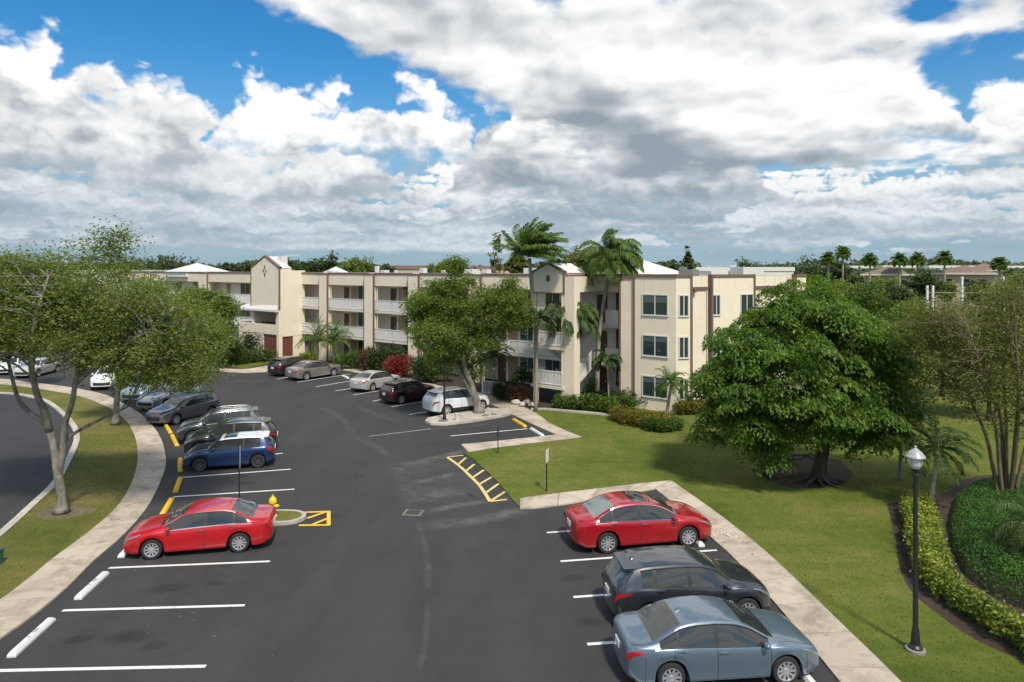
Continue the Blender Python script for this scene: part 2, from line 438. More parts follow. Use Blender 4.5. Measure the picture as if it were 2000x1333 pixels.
M_CONC = mat('concrete', (0.42, 0.37, 0.30), build=concrete_nodes((0.50, 0.43, 0.34)))
M_KERB = mat('kerb_concrete', (0.45, 0.42, 0.36), rough=0.85, var=(3.0, 0.35))
M_MULCH = mat('mulch', (0.045, 0.030, 0.020), rough=0.95, var=(9.0, 0.55), bump=(20, 0.8))
M_DIRT = mat('dirt', (0.125, 0.112, 0.058), rough=0.95, var=(5.0, 0.4), bump=(25, 0.6))
def paint_nodes(base, wear):
    def f(t, b, oc):
        n = t.noise(oc, 9, 6, 0.72); n2 = t.noise(oc, 1.1, 3, 0.5)
        t.put(b.inputs['Base Color'], t.mix(t.mapr(t.math('ADD', n, t.math('MULTIPLY', n2, 0.25)), wear, wear + 0.10, 0, 0.8), base, (0.12, 0.115, 0.11)))
        b.inputs['Roughness'].default_value = 0.6
    return f
M_WHITE = mat('white_road_paint', (0.72, 0.72, 0.70), build=paint_nodes((0.72, 0.72, 0.70), 0.70))
M_WORN = mat('worn_road_paint', (0.5, 0.5, 0.48), build=paint_nodes((0.40, 0.39, 0.37), 0.58))
M_YELLOW = mat('yellow_road_paint', (0.75, 0.48, 0.04), build=paint_nodes((0.80, 0.50, 0.035), 0.72))
M_YPALE = mat('faded_yellow_road_paint', (0.7, 0.55, 0.2), build=paint_nodes((0.72, 0.56, 0.20), 0.66))

def XY(p): return (p.x, p.y)
def gp(pts): return [XY(G(*p)) for p in pts]

mb = MB(); mb.prism([(2600 * math.cos(a * math.pi / 24), 2600 * math.sin(a * math.pi / 24)) for a in range(48)], -2.0, -0.05)
struct(mb.build('ground', M_GRASS2))
mb = MB(); mb.prism([(-75, 2), (45, 2), (45, 78), (-75, 100)], -0.04, 0.0)
struct(mb.build('parking_lot', M_ASPH))

LW_OUT = gp([(-900, 1900), (-420, 1545), (-120, 1334), (0, 1250), (70, 1201), (136, 1145), (182, 1098), (245, 1043), (288, 992), (312, 945), (323, 915), (324, 896), (320, 875), (315, 860), (305, 842), (294, 830), (280, 815), (264, 803), (237, 788), (207, 773), (170, 764), (132, 757), (60, 748), (24, 743), (-60, 738), (-260, 731)])
LW_IN = gp([(-1050, 1830), (-520, 1480), (-150, 1268), (0, 1175), (63, 1127), (105, 1092), (175, 1040), (227, 994), (255, 950), (267, 914), (269, 895), (268, 875), (265, 860), (261, 848), (252, 832), (240, 818), (222, 803), (200, 792), (170, 780), (132, 770), (60, 759), (24, 754), (-60, 748), (-260, 740)])
ROAD = gp([(-900, 1500), (-300, 1240), (-60, 1085), (0, 1040), (50, 995), (100, 947), (125, 905), (141, 872), (144, 855), (140, 838), (123, 815), (90, 788), (60, 778), (30, 772), (0, 770), (-100, 765), (-300, 758)])
def resample(line, n):
    P = np.array(line); d = np.r_[0, np.cumsum(np.linalg.norm(np.diff(P, axis=0), axis=1))]
    s = np.linspace(0, d[-1], n); return [(float(np.interp(q, d, P[:, 0])), float(np.interp(q, d, P[:, 1]))) for q in s]
def walkway(name, left, right, panel=1.6, z=0.055, m=None):
    """paved strip cut into panels by joints"""
    left = smooth_line(left, 5) if len(left) > 3 else left; right = smooth_line(right, 5) if len(right) > 3 else right
    ln = sum(math.dist(a, b) for a, b in zip(left, left[1:])); n = max(2, int(ln / panel)); sub = 3
    L = resample(left, n * sub + 1); Rr = resample(right, n * sub + 1); mb = MB()
    for i in range(n):
        seg = range(i * sub, i * sub + sub + 1); l = [L[k] for k in seg]; r = [Rr[k] for k in seg]
        sh = 0.012
        def tw(a, b, q): dd = math.dist(a, b) or 1; return (a[0] + (b[0] - a[0]) * q / dd, a[1] + (b[1] - a[1]) * q / dd)
        l = [tw(l[0], l[1], sh)] + l[1:-1] + [tw(l[-1], l[-2], sh)]; r = [tw(r[0], r[1], sh)] + r[1:-1] + [tw(r[-1], r[-2], sh)]
        zz = z + random.uniform(-0.003, 0.003); k = sub + 1
        vs = [(p[0], p[1], zz) for p in l] + [(p[0], p[1], zz) for p in r] + [(p[0], p[1], -0.1) for p in l] + [(p[0], p[1], -0.1) for p in r]
        fs = []
        for j in range(sub):
            fs += [(j, j + 1, k + j + 1, k + j), (j, 2 * k + j, 2 * k + j + 1, j + 1), (k + j, k + j + 1, 3 * k + j + 1, 3 * k + j)]
        fs += [(0, k, 3 * k, 2 * k), (sub, 2 * k + sub, 3 * k + sub, k + sub)]
        mb.add(vs, fs)
    ob = mb.build(name, m or M_CONC)
    bm = bmesh.new(); bm.from_mesh(ob.data); bmesh.ops.recalc_face_normals(bm, faces=bm.faces); bm.to_mesh(ob.data); bm.free()
    return struct(ob)
walkway('sidewalk', LW_IN, LW_OUT, 1.9)
# kerb and road on the far left
def offset_line(line, d):
    P = np.array(line); T = np.gradient(P, axis=0); T /= np.linalg.norm(T, axis=1)[:, None]
    N = np.stack([T[:, 1], -T[:, 0]], 1); return [tuple(map(float, p)) for p in P + N * d]
rl = smooth_line(ROAD, 5)
mb = MB(); mb.prism(rl + [(-80, 60), (-80, 8)], -0.1, 0.004); struct(mb.build('road', M_ROAD))
walkway('kerb', rl, offset_line(rl, 0.28), 2.6, 0.10, M_KERB)
mb = MB(); mb.prism(ribbon(offset_line(rl, 0.27), smooth_line(LW_IN, 5)), -0.1, 0.045); struct(mb.build('lawn', M_GRASS2))
LAWN_L = ribbon(offset_line(rl, 0.27), smooth_line(LW_IN, 5))

# right hand lawn with its walks
RW_OUT = gp([(1311, 941), (1400, 1004), (1500, 1084), (1650, 1228), (1757, 1333), (2050, 1640)])
RW_IN = gp([(1280, 957), (1340, 1006), (1384, 1048), (1436, 1095), (1518, 1186), (1638, 1332), (1850, 1600)])
UP_OUT = gp([(1137, 856), (1077, 830), (1035, 802), (955, 772), (870, 757), (800, 740), (740, 727), (680, 716), (600, 703)])
UP_IN = gp([(1087, 851), (1045, 832), (1002, 812), (952, 789), (860, 768), (790, 750), (720, 733), (670, 724), (600, 709)])
ARC = gp([(905, 886), (925, 899), (945, 917), (960, 931), (974, 945), (987, 960), (1000, 977), (1012, 990)])
lawn = gp([(1137, 856), (965, 877), (915, 885)]) + ARC + gp([(1050, 971), (1258, 946), (1311, 941), (1400, 1004), (1500, 1084), (1650, 1228), (1757, 1333), (2050, 1640)]) + [(60, 4), (120, 60), (120, 130), (60, 130), (30, 70), (12, 52)] + gp([(1060, 800), (1040, 803), (1077, 830)])
mb = MB(); mb.prism(lawn, -0.1, 0.045); struct(mb.build('lawn', M_GRASS)); LAWN_R = lawn
walkway('sidewalk', RW_OUT, RW_IN, 1.5)
walkway('sidewalk', gp([(1015, 976), (1050, 971), (1150, 959), (1258, 946), (1309, 941)]), gp([(1015, 995), (1050, 994), (1115, 985), (1190, 972), (1278, 957)]), 1.5)
walkway('sidewalk', UP_OUT, UP_IN, 1.5)
walkway('sidewalk', gp([(900, 870), (965, 864), (1030, 857), (1088, 851)]), gp([(915, 885), (965, 877), (1050, 866), (1136, 856)]), 1.5)
# kerb along the planting beds
bk = gp([(1037, 803), (1070, 803), (1110, 807), (1160, 811), (1198, 816)])
walkway('kerb', bk, offset_line(bk, -0.22), 3.0, 0.16, M_KERB)
# mulched beds in front of the building
bed = gp([(1035, 801), (955, 771), (870, 756), (800, 739), (740, 726), (680, 715), (600, 702), (560, 711), (478, 727), (420, 722)]) + [(-62, 100), (-20, 100), (16, 60), (12, 50)] + gp([(1198, 815), (1110, 806)])
mb = MB(); mb.prism(bed, -0.1, 0.042); struct(mb.build('planting_bed', M_MULCH))
hl = gp([(425, 712), (480, 716), (535, 720), (560, 711)]); 
walkway('sidewalk', gp([(420, 719), (450, 722), (480, 722), (520, 716), (548, 708)]), gp([(420, 725), (450, 728), (482, 729), (530, 726), (566, 714)]), 2.5, 0.06)
mb = MB(); mb.prism(gp([(436, 717), (480, 720), (540, 708), (545, 698), (436, 700)]), -0.1, 0.05); struct(mb.build('lawn', M_GRASS))
BEDS = []
def bed_(p): BEDS.append(p); return p
mb = MB(); mb.prism(bed_(gp([(1540, 955), (1500, 940), (1488, 920), (1500, 900), (1560, 890), (1640, 900), (1668, 930), (1650, 948), (1600, 956)])), 0.0, 0.052); struct(mb.build('planting_bed', M_MULCH))
mb = MB(); mb.prism(bed_([tuple(p) for p in smooth_line(gp([(1738, 1008), (1750, 1060), (1757, 1110), (1780, 1158), (1832, 1203), (1903, 1252), (2003, 1300), (2200, 1420), (2400, 1300), (2300, 1000), (2000, 930), (1880, 940), (1850, 965), (1780, 975), (1732, 988)]), 3)]), 0.0, 0.051); struct(mb.build('planting_bed', M_MULCH))
c0 = G(122, 1002); mb = MB()
mb.prism(bed_([(c0.x + 0.1 + (1.05 + 0.2 * math.sin(3 * a)) * math.cos(a), c0.y - 0.1 + 0.75 * math.sin(a)) for a in np.linspace(0, 2 * math.pi, 26)[:-1]]), 0, 0.050); struct(mb.build('planting_bed', M_DIRT))
# concrete island under the middle oak and the small one by the hydrant
isl = gp([(830, 826), (842, 831), (870, 832), (920, 826), (985, 815), (1007, 808), (1000, 803), (965, 801), (920, 806), (860, 815), (835, 820)])
mb = MB(); mb.prism(isl, -0.1, 0.13); struct(mb.build('traffic_island', mat('island_concrete', (0.44, 0.40, 0.34), rough=0.9, var=(2.0, 0.4))))
cI = G(520, 1014); cx, cy = cI.x, cI.y
e1 = G(597, 1014).x
ring = [(e1 - 0.85 + 0.85 * math.cos(a), cy + 0.68 * math.sin(a)) for a in np.linspace(-math.pi / 2, math.pi / 2, 13)]
isl2 = ring + [(cx - 1.6, cy + 0.68), (cx - 1.6, cy - 0.68)]
mb = MB(); mb.prism(isl2, -0.1, 0.12); struct(mb.build('traffic_island', M_KERB))
ring = [(e1 - 0.85 + 0.70 * math.cos(a), cy + 0.53 * math.sin(a)) for a in np.linspace(-math.pi / 2, math.pi / 2, 13)]
mb = MB(); mb.prism(ring + [(cx - 1.45, cy + 0.53), (cx - 1.45, cy - 0.53)], 0, 0.126); struct(mb.build('lawn', M_GRASS2))

# painted markings
def stripe(a, b, w, m, z=0.006, name='parking_line'):
    a = Vector(a[:2]); b = Vector(b[:2]); d = (b - a).normalized(); n = Vector((-d.y, d.x)) * w / 2
    k = max(1, int((b - a).length / 0.5)); mb = MB(); vs = []
    for i in range(k + 1):
        p = a + (b - a) * i / k; vs += [(*(p - n), z), (*(p + n), z)]
    mb.add(vs, [(2 * i, 2 * i + 2, 2 * i + 3, 2 * i + 1) for i in range(k)])
    o = struct(mb.build(name, m)); o['group'] = 'painted parking lines'; return o
for a, b, m in [((-70, 1312), (402, 1302), 0), ((122, 1193), (478, 1183), 0), ((212, 1110), (527, 1097), 0), ((338, 971), (575, 956), 0), ((357, 933), (568, 917), 0), ((364, 904), (552, 886), 0), ((362, 880), (535, 862), 0), ((352, 850), (510, 832), 0),
                ((1068, 1041), (1325, 1021), 0), ((1095, 1097), (1400, 1075), 0), ((1120, 1167), (1445, 1142), 0), ((1147, 1259), (1530, 1232), 0), ((1180, 1370), (1640, 1345), 0),
                ((541, 741), (612, 728), 0), ((580, 747), (684, 731), 0), ((617, 756), (722, 738), 0), ((655, 764), (758, 748), 0), ((690, 772), (792, 755), 0), ((728, 784), (838, 766), 0), ((764, 795), (880, 777), 0), ((800, 810), (925, 790), 0),
                ((720, 853), (842, 838), 1), ((880, 852), (1030, 838), 0)]:
    stripe(G(*a), G(*b), 0.12, (M_WHITE, M_WORN)[m])
# yellow hatching on the curved corner and by the small island
Z = lambda x, y: G(740 + x / 4.0, 720 + y / 4.0)
outer = smooth_line([tuple(Z(*p)) for p in ((535, 695), (620, 755), (700, 828), (790, 920), (870, 1040))], 4)
for a, b in zip(outer, outer[1:]): stripe(a, b, 0.15, M_YPALE, 0.0065, 'hatch_line')
for a, b in (((535, 695), (660, 680)), ((620, 752), (680, 698)), ((678, 805), (745, 750)), ((735, 852), (820, 795)), ((788, 905), (880, 850)), ((838, 972), (935, 902)), ((880, 1032), (985, 965)), ((870, 1040), (1000, 1026))):
    stripe(Z(*a), Z(*b), 0.13, M_YPALE, 0.0115, 'hatch_line')
Z2 = lambda x, y: G(480 + x / 10.0, 960 + y / 10.0)
for k, (a, b) in enumerate((((1090, 415), (1640, 395)), ((1620, 395), (1620, 670)), ((1040, 670), (1635, 665)), ((1200, 535), (1560, 410)), ((1300, 660), (1600, 540)))):
    stripe(Z2(*a), Z2(*b), 0.14, M_YELLOW, 0.006 + 0.004 * k, 'hatch_line')
# sand and silt that the rain left where the lot drains
def silt(t, b, oc): 
    pass
def silt_mat(amt):
    m = bpy.data.materials.new('dried_silt'); m.use_nodes = True; t = NT(m.node_tree); b = m.node_tree.nodes['Principled BSDF']; out = m.node_tree.nodes['Material Output']
    tc = t.node('ShaderNodeTexCoord'); g = t.xyz(tc.outputs['UV']); oc = tc.outputs['Object']
    ex = t.math('MULTIPLY', t.mapr(g[0], 0, 0.25, 0, 1, True), t.mapr(g[0], 0.75, 1, 1, 0, True)); ey = t.math('MULTIPLY', t.mapr(g[1], 0, 0.4, 0, 1, True), t.mapr(g[1], 0.6, 1, 1, 0, True))
    n = t.noise(oc, 1.6, 6, 0.68, 0.6); a = t.math('MULTIPLY', t.math('MULTIPLY', ex, ey), t.mapr(n, 0.30, 0.66, 0, amt))
    b.inputs['Base Color'].default_value = (0.165, 0.158, 0.150, 1); b.inputs['Roughness'].default_value = 0.85
    tr = t.node('ShaderNodeBsdfTransparent'); mx = t.node('ShaderNodeMixShader'); t.put(mx.inputs[0], a)
    t.l.new(tr.outputs[0], mx.inputs[1]); t.l.new(b.outputs[0], mx.inputs[2]); t.l.new(mx.outputs[0], out.inputs[0]); return m
M_SILT = silt_mat(0.34); M_SILT2 = silt_mat(0.72)
def silt_strip(pts, w, z, m):
    P = smooth_line([tuple(G(*p))[:2] for p in pts], 6); L = offset_line(P, w / 2); Rr = offset_line(P, -w / 2); n = len(P)
    me = bpy.data.meshes.new('silt'); me.from_pydata([(*p, z) for p in L] + [(*p, z) for p in Rr], [], [(i, n + i, n + i + 1, i + 1) for i in range(n - 1)])
    uv = me.uv_layers.new(name='UVMap')
    for lp in me.loops:
        k = lp.vertex_index; uv.data[lp.index].uv = ((k % n) / (n - 1), 0.0 if k < n else 1.0)
    me.materials.append(m); o = bpy.data.objects.new('silt', me); COL.objects.link(o); return struct(o)
for pts, w, z in [(((765, 910), (820, 902), (880, 888), (930, 874)), 1.1, 0.0020), (((800, 945), (850, 935), (900, 922)), 0.8, 0.0022), (((812, 985), (860, 965), (930, 960)), 1.2, 0.0024), (((822, 1003), (880, 990), (960, 978), (1010, 972)), 0.8, 0.0026),
                  (((815, 1028), (890, 1022), (960, 1010), (1060, 990)), 1.3, 0.0028), (((790, 1000), (800, 960), (780, 925), (765, 905)), 1.2, 0.0030), (((835, 1180), (836, 1110), (826, 1050), (808, 1005)), 0.35, 0.0032), (((815, 1333), (832, 1240), (836, 1170)), 0.25, 0.0034),
                  (((700, 862), (660, 812), (600, 790)), 0.7, 0.0036), (((770, 900), (730, 870), (690, 850)), 0.9, 0.0038), (((826, 842), (850, 838), (930, 832), (990, 822)), 0.8, 0.0040), (((560, 744), (500, 746), (440, 742)), 0.9, 0.0042), (((690, 790), (740, 812), (800, 828)), 0.9, 0.0044), (((800, 985), (850, 962), (900, 948), (965, 945)), 5.5, 0.0046), (((770, 925), (830, 912), (900, 900)), 3.0, 0.0048)]:
    silt_strip(pts, w, z, M_SILT2 if z < 0.0029 else M_SILT)

def oil_mat():
    m = bpy.data.materials.new('oil_stain'); m.use_nodes = True; t = NT(m.node_tree); b = m.node_tree.nodes['Principled BSDF']; out = m.node_tree.nodes['Material Output']
    tc = t.node('ShaderNodeTexCoord'); r = t.vmath('LENGTH', t.vmath('SUBTRACT', tc.outputs['UV'], (0.5, 0.5, 0))); n = t.noise(tc.outputs['Object'], 2.6, 5, 0.65, 0.5)
    a = t.math('MULTIPLY', t.mapr(t.math('ADD', r, t.math('MULTIPLY', t.math('SUBTRACT', n, 0.5), 0.5)), 0.12, 0.40, 0.26, 0.0, True), t.mapr(n, 0.3, 0.6, 0.5, 1))
    b.inputs['Base Color'].default_value = (0.014, 0.013, 0.013, 1); b.inputs['Roughness'].default_value = 0.5
    tr = t.node('ShaderNodeBsdfTransparent'); mx = t.node('ShaderNodeMixShader'); t.put(mx.inputs[0], a); t.l.new(tr.outputs[0], mx.inputs[1]); t.l.new(b.outputs[0], mx.inputs[2]); t.l.new(mx.outputs[0], out.inputs[0]); return m
M_OIL = oil_mat()
for k, (px, py, s) in enumerate(((330, 1150, .55), (250, 1245, .6), (300, 1262, .35), (480, 945, .5), (470, 930, .3), (1010, 842, .5), (960, 846, .4), (1120, 1130, .4), (640, 1010, .4), (700, 930, .35), (420, 1140, .3), (1150, 1215, .4), (150, 1250, .35))):
    c = G(px, py); z = 0.0012; me = bpy.data.meshes.new('oil_stain'); w = s * 1.6; me.from_pydata([(-w, -s, 0), (w, -s, 0), (w, s, 0), (-w, s, 0)], [], [(0, 1, 2, 3)]); uv = me.uv_layers.new(name='UVMap')
    for i, q in enumerate(((0, 0), (1, 0), (1, 1), (0, 1))): uv.data[i].uv = q
    me.materials.append(M_OIL); o = bpy.data.objects.new('oil_stain', me); COL.objects.link(o); o.location = (c.x, c.y, z); o.rotation_euler.z = random.uniform(-.3, .3); struct(o)

# real blades over the nearer lawns
def inside(P, poly):
    x, y = P[:, 0], P[:, 1]; r = np.zeros(len(P), bool); n = len(poly)
    for i in range(n):
        x0, y0 = poly[i]; x1, y1 = poly[(i + 1) % n]
        c = ((y0 > y) != (y1 > y)); q = (x1 - x0) * (y - y0) / ((y1 - y0) if y1 != y0 else 1e-9) + x0
        r ^= c & (x < q)
    return r
M_BLADE = leafmat('grass_blades', (0.095, 0.122, 0.020), (0.136, 0.157, 0.030), (0.19, 0.182, 0.055), 0.35, 0.8)
def blades(poly, box, n, name):
    P = np.stack([rng.uniform(box[0], box[1], n), rng.uniform(box[2], box[3], n)], 1)
    P = P[inside(P, poly) & ~np.any([inside(P, q) for q in BEDS], axis=0)]; n = len(P); a = rng.uniform(0, 2 * np.pi, n); h = rng.uniform(0.018, 0.042, n); w = rng.uniform(0.010, 0.022, n); ln = rng.uniform(0.0, 0.06, (n, 2)) - 0.03
    dx = np.cos(a) * w; dy = np.sin(a) * w; z0 = np.full(n, 0.042)
    V = np.stack([np.stack([P[:, 0] - dx, P[:, 1] - dy, z0], 1), np.stack([P[:, 0] + dx, P[:, 1] + dy, z0], 1), np.stack([P[:, 0] + ln[:, 0], P[:, 1] + ln[:, 1], z0 + h], 1)], 1).reshape(-1, 3)
    tag(np_mesh(name, V, np.arange(3 * n).reshape(n, 3), M_BLADE), kind='stuff')
blades(LAWN_R, (-4, 32, 14, 46), 170000, 'grass')
blades(LAWN_L, (-26, -9, 12, 44), 90000, 'grass')
# fallen leaves under the trees
M_LITTER = leafmat('fallen_leaves', (0.09, 0.055, 0.025), (0.17, 0.11, 0.045), (0.26, 0.20, 0.09), 0.1, 0.8)
def litter(cx, cy, r, n, z):
    a = rng.uniform(0, 2 * np.pi, n); q = np.abs(rng.normal(size=n)) * r * 0.55; P = np.stack([cx + q * np.cos(a), cy + q * np.sin(a) * 0.8, np.full(n, z)], 1)
    d = np.stack([np.cos(a * 3), np.sin(a * 3), np.zeros(n)], 1); s_ = np.stack([-d[:, 1], d[:, 0], rng.uniform(-.3, .3, n)], 1); L = rng.uniform(0.05, 0.10, n)[:, None]
    return np.stack([P - d * L * .5, P + s_ * L * .28, P + d * L * .5, P - s_ * L * .28], 1).reshape(-1, 3)
LV = []
for px, py, r, n, z in ((120, 1000, 3.5, 420, 0.062), (226, 828, 3.5, 260, 0.075), (1600, 938, 5.5, 700, 0.075), (1965, 990, 3.0, 260, 0.075), (935, 806, 3.0, 160, 0.14), (280, 1010, 3.0, 50, 0.064), (1420, 1050, 4.0, 90, 0.066), (1250, 880, 6.0, 120, 0.07), (700, 960, 7.0, 90, 0.006), (350, 1200, 4.0, 40, 0.006)):
    c = G(px, py); LV.append(litter(c.x, c.y, r, n, z))
V = np.concatenate(LV); tag(np_mesh('leaf_litter', V, np.arange(len(V)).reshape(-1, 4), M_LITTER), kind='stuff')
# ---------------------------------------------------------------- apartment building
def stucco(base):
    def f(t, b, oc):
        n = t.noise(oc, 1.2, 5, 0.6); st = t.noise(t.vmath('MULTIPLY', oc, (3.0, 3.0, 0.16)), 1.3, 5, 0.65); dz = t.xyz(oc)[2]
        run = t.math('MULTIPLY', t.mapr(st, 0.56, 0.72, 0, 0.5), t.math('MAXIMUM', t.mapr(dz, 6.5, 8.9), t.mapr(dz, 1.2, 0.0, 0, 0.8)))
        col = t.vmath('SCALE', base, scale=t.mapr(n, 0.3, 0.7, 0.95, 1.04))
        t.put(b.inputs['Base Color'], t.mix(run, col, (0.30, 0.25, 0.19))); b.inputs['Roughness'].default_value = 0.92; b.inputs['Specular IOR Level'].default_value = 0.2
        bn = t.node('ShaderNodeBump'); bn.inputs['Strength'].default_value = 0.15; bn.inputs['Distance'].default_value = 0.02; t.put(bn.inputs['Height'], t.noise(oc, 55, 4, 0.6)); t.l.new(bn.outputs[0], b.inputs['Normal'])
    return f
M_CREAM = mat('cream_stucco', (0.80, 0.705, 0.55), build=stucco((0.80, 0.705, 0.55)))
M_CREAM2 = mat('pale_stucco', (0.74, 0.69, 0.60), rough=0.9, spec=0.2, var=(1.4, 0.06), bump=(60, 0.15))
M_TRIM = mat('brown_trim', (0.175, 0.105, 0.085), rough=0.7, var=(2.0, 0.12))
M_RAIL = mat('white_metal', (0.74, 0.73, 0.70), rough=0.5)
M_ROOFW = mat('white_roof', (0.64, 0.625, 0.59), rough=0.85, var=(1.0, 0.07))
M_SLAB = mat('pale_slab', (0.66, 0.62, 0.54), rough=0.85, var=(2, 0.1))
M_DOOR = mat('brown_door', (0.10, 0.055, 0.038), rough=0.6)
M_TAN = mat('tan_door', (0.34, 0.235, 0.15), rough=0.7)
M_GARAGE = mat('red_brown_door', (0.16, 0.055, 0.045), rough=0.6, var=(3, 0.12))
M_WIN = mat('window_glass', (0.026, 0.044, 0.042), rough=0.04, spec=0.7)
M_WINF = mat('window_frame', (0.58, 0.57, 0.54), rough=0.5)
M_BLIND = mat('window_blind', (0.10, 0.135, 0.12), rough=0.25)
ROOFG = mat('gravel_roof', (0.34, 0.31, 0.28), rough=0.95, var=(2, 0.2))
def vline(a, b):
    d = (b - a).normalized(); return d
O = Vector((-21.2, 71.5, 0)); dM = Vector((20.8, -16.9, 0)).normalized(); ang = math.atan2(dM.y, dM.x)
bld = thing('apartment_building', 'long cream three storey apartment building with brown trim and white balcony rails', 'building', O, ang)
FM = Matrix.Identity(4)                          # the building's own frame: u along the front, w into the building
ROOT = Matrix.Translation(O) @ Matrix.Rotation(ang, 4, 'Z')
def sub(P, d):
    a = math.atan2(d.y, d.x); return ROOT.inverted() @ (Matrix.Translation(P) @ Matrix.Rotation(a, 4, 'Z'))
def window(F, u, z, w, h, wv, lights=2, dark=True):
    """frame and sill proud of the wall at depth wv, the panes a sub-part"""
    f = MB(); t = 0.07
    f.box((u - w / 2 - t, wv - 0.05, z - t), (u + w / 2 + t, wv + 0.02, z), F); f.box((u - w / 2 - t, wv - 0.05, z + h), (u + w / 2 + t, wv + 0.02, z + h + t), F)
    f.box((u - w / 2 - t, wv - 0.05, z), (u - w / 2, wv + 0.02, z + h), F); f.box((u + w / 2, wv - 0.05, z), (u + w / 2 + t, wv + 0.02, z + h), F)
    for k in range(1, lights):
        x = u - w / 2 + w * k / lights; f.box((x - 0.035, wv - 0.045, z), (x + 0.035, wv + 0.02, z + h), F)
    f.box((u - w / 2 - 0.09, wv - 0.075, z - t - 0.03), (u + w / 2 + 0.09, wv + 0.0, z - t), F)
    fo = f.build('window', M_WINF, bld)
    p = MB(); p.box((u - w / 2, wv - 0.015, z), (u + w / 2, wv + 0.01, z + h), F); po = p.build('pane', M_WIN, fo)
    if not dark:
        bl = MB()
        q = h * random.uniform(0.3, 0.75)
        for k in range(int(q / 0.06)): bl.box((u - w / 2 + 0.02, wv - 0.017, z + h - 0.06 * (k + 1) + 0.008), (u + w / 2 - 0.02, wv - 0.0155, z + h - 0.06 * k), F)
        bl.build('blind', M_BLIND, fo)
    return fo
def door(F, u, z, w, h, wv, m):
    d = MB(); d.box((u - w / 2, wv - 0.03, z), (u + w / 2, wv + 0.02, z + h), F); do = d.build('door', m, bld)
    k = MB(); k.box((u + w / 2 - 0.16, wv - 0.09, z + 0.98), (u + w / 2 - 0.07, wv - 0.03, z + 1.06), F); k.build('handle', M_RAIL, do); return do
def railing(F, a, b, z, h=1.02, name='railing', par=None):
    """pickets between two rails from a to b, (u, w) pairs; z may differ at the ends"""
    a = Vector(a); b = Vector(b); za, zb_ = z if hasattr(z, '__len__') else (z, z)
    d = b - a; L = d.length; d.normalize(); n = Vector((-d.y, d.x)); mb = MB()
    def at(s, off, zz): p = a + d * s + n * off; return F @ Vector((p.x, p.y, zz))
    def bar(s0, s1, h0, h1, tk):
        vs = []
        for s in (s0, s1):
            zz = za + (zb_ - za) * s / L
            for off in (-tk, tk):
                for hh in (h0, h1): vs.append(at(s, off, zz + hh))
        mb.add(vs, [(0, 1, 3, 2), (4, 6, 7, 5), (0, 4, 5, 1), (2, 3, 7, 6), (0, 2, 6, 4), (1, 5, 7, 3)])
    bar(0, L, h - 0.06, h, 0.035); bar(0, L, 0.08, 0.13, 0.025)
    k = int(L / 0.12)
    for i in range(k + 1):
        s = min(max(L * i / k, 0.02), L - 0.02); wdt = 0.045 if i % 12 == 0 else 0.032
        bar(s - wdt, s + wdt, 0.13, h - 0.06, 0.014)
    return mb.build(name, M_RAIL, par or bld)
PZ0, PZ1, CAP = 7.76, 8.84, 9.0
FL = (0.0, 2.7, 5.4)
def band(F, u0, u1, w0=-0.02, w1=0.23, m=M_CREAM):
    """roof band over the balconies with its brown cap"""
    mb = MB(); mb.box((u0, w0, PZ0), (u1, w1, PZ1), F); mb.build('parapet', m, bld)
    mb = MB(); mb.box((u0, w0 - 0.06, PZ1), (u1, w1 + 0.04, CAP), F); mb.build('parapet_cap', M_TRIM, bld)
def pier(F, u, wd, w0=-0.32, top=8.80, trim=True):
    mb = MB(); mb.box((u - wd / 2, w0, 0), (u + wd / 2, 0.4, top), F); po = mb.build('pier', M_CREAM, bld)
    mb = MB(); mb.box((u - wd / 2 - 0.05, w0 - 0.05, top), (u + wd / 2 + 0.05, 0.45, top + 0.14), F)
    if trim:
        mb.box((u - wd / 2 - 0.13, w0 + 0.06, 0), (u - wd / 2, w0 + 0.22, top), F); mb.box((u + wd / 2, w0 + 0.06, 0), (u + wd / 2 + 0.13, w0 + 0.22, top), F)
    mb.build('pier_trim', M_TRIM, po)
# --- main wing -------------------------------------------------------
BACK = 1.7
mb = MB(); mb.box((-48, BACK, 0), (37.0, BACK + 0.25, PZ0), FM); mb.build('wall', M_CREAM2, bld)
mb = MB(); mb.box((-48, 0.23, 8.25), (37.0, 13.0, 8.38), FM); mb.build('roof', ROOFG, bld)
mb = MB(); mb.box((-48, 12.8, 0), (37.0, 13.05, 8.9), FM); mb.build('wall', M_CREAM2, bld)
mb = MB(); mb.box((-48, 0.2, 7.70), (37.0, BACK, 7.76), FM); mb.build('soffit', M_SLAB, bld)
for z in FL[1:]:
    for u0, u1 in ((-48, -6.6), (-1.33, 32.4), (32.4, 37.0)):
        mb = MB(); mb.box((u0, -0.05, z - 0.22), (u1, BACK, z), FM); mb.build('walkway_slab', M_SLAB, bld)
piers = [2.71, 9.93, 16.1, 23.5]
for u in piers: pier(FM, u, 1.15)
pier(FM, -22.3, 1.9); pier(FM, -38.0, 1.6)
bays = [(-1.33, 2.10), (3.30, 9.34), (10.52, 15.50), (16.70, 22.90), (24.10, 32.4)]
for u0, u1 in bays: band(FM, u0, u1)
for u0, u1 in ((-48, -38.9), (-37.1, -23.3), (-21.3, -6.6)): band(FM, u0, u1)
band(FM, 34.0, 37.0)
for z in FL[1:]:
    for u0, u1 in bays: railing(FM, (u0, -0.02), (u1, -0.02), z)
    railing(FM, (-21.3, -0.02), (-6.6, -0.02), z); railing(FM, (-37.1, -0.02), (-23.3, -0.02), z)
    mb = MB(); mb.box((35.95, -0.06, z), (37.0, 0.02, z + 1.05), FM); mb.build('balcony_wall', M_CREAM2, bld)
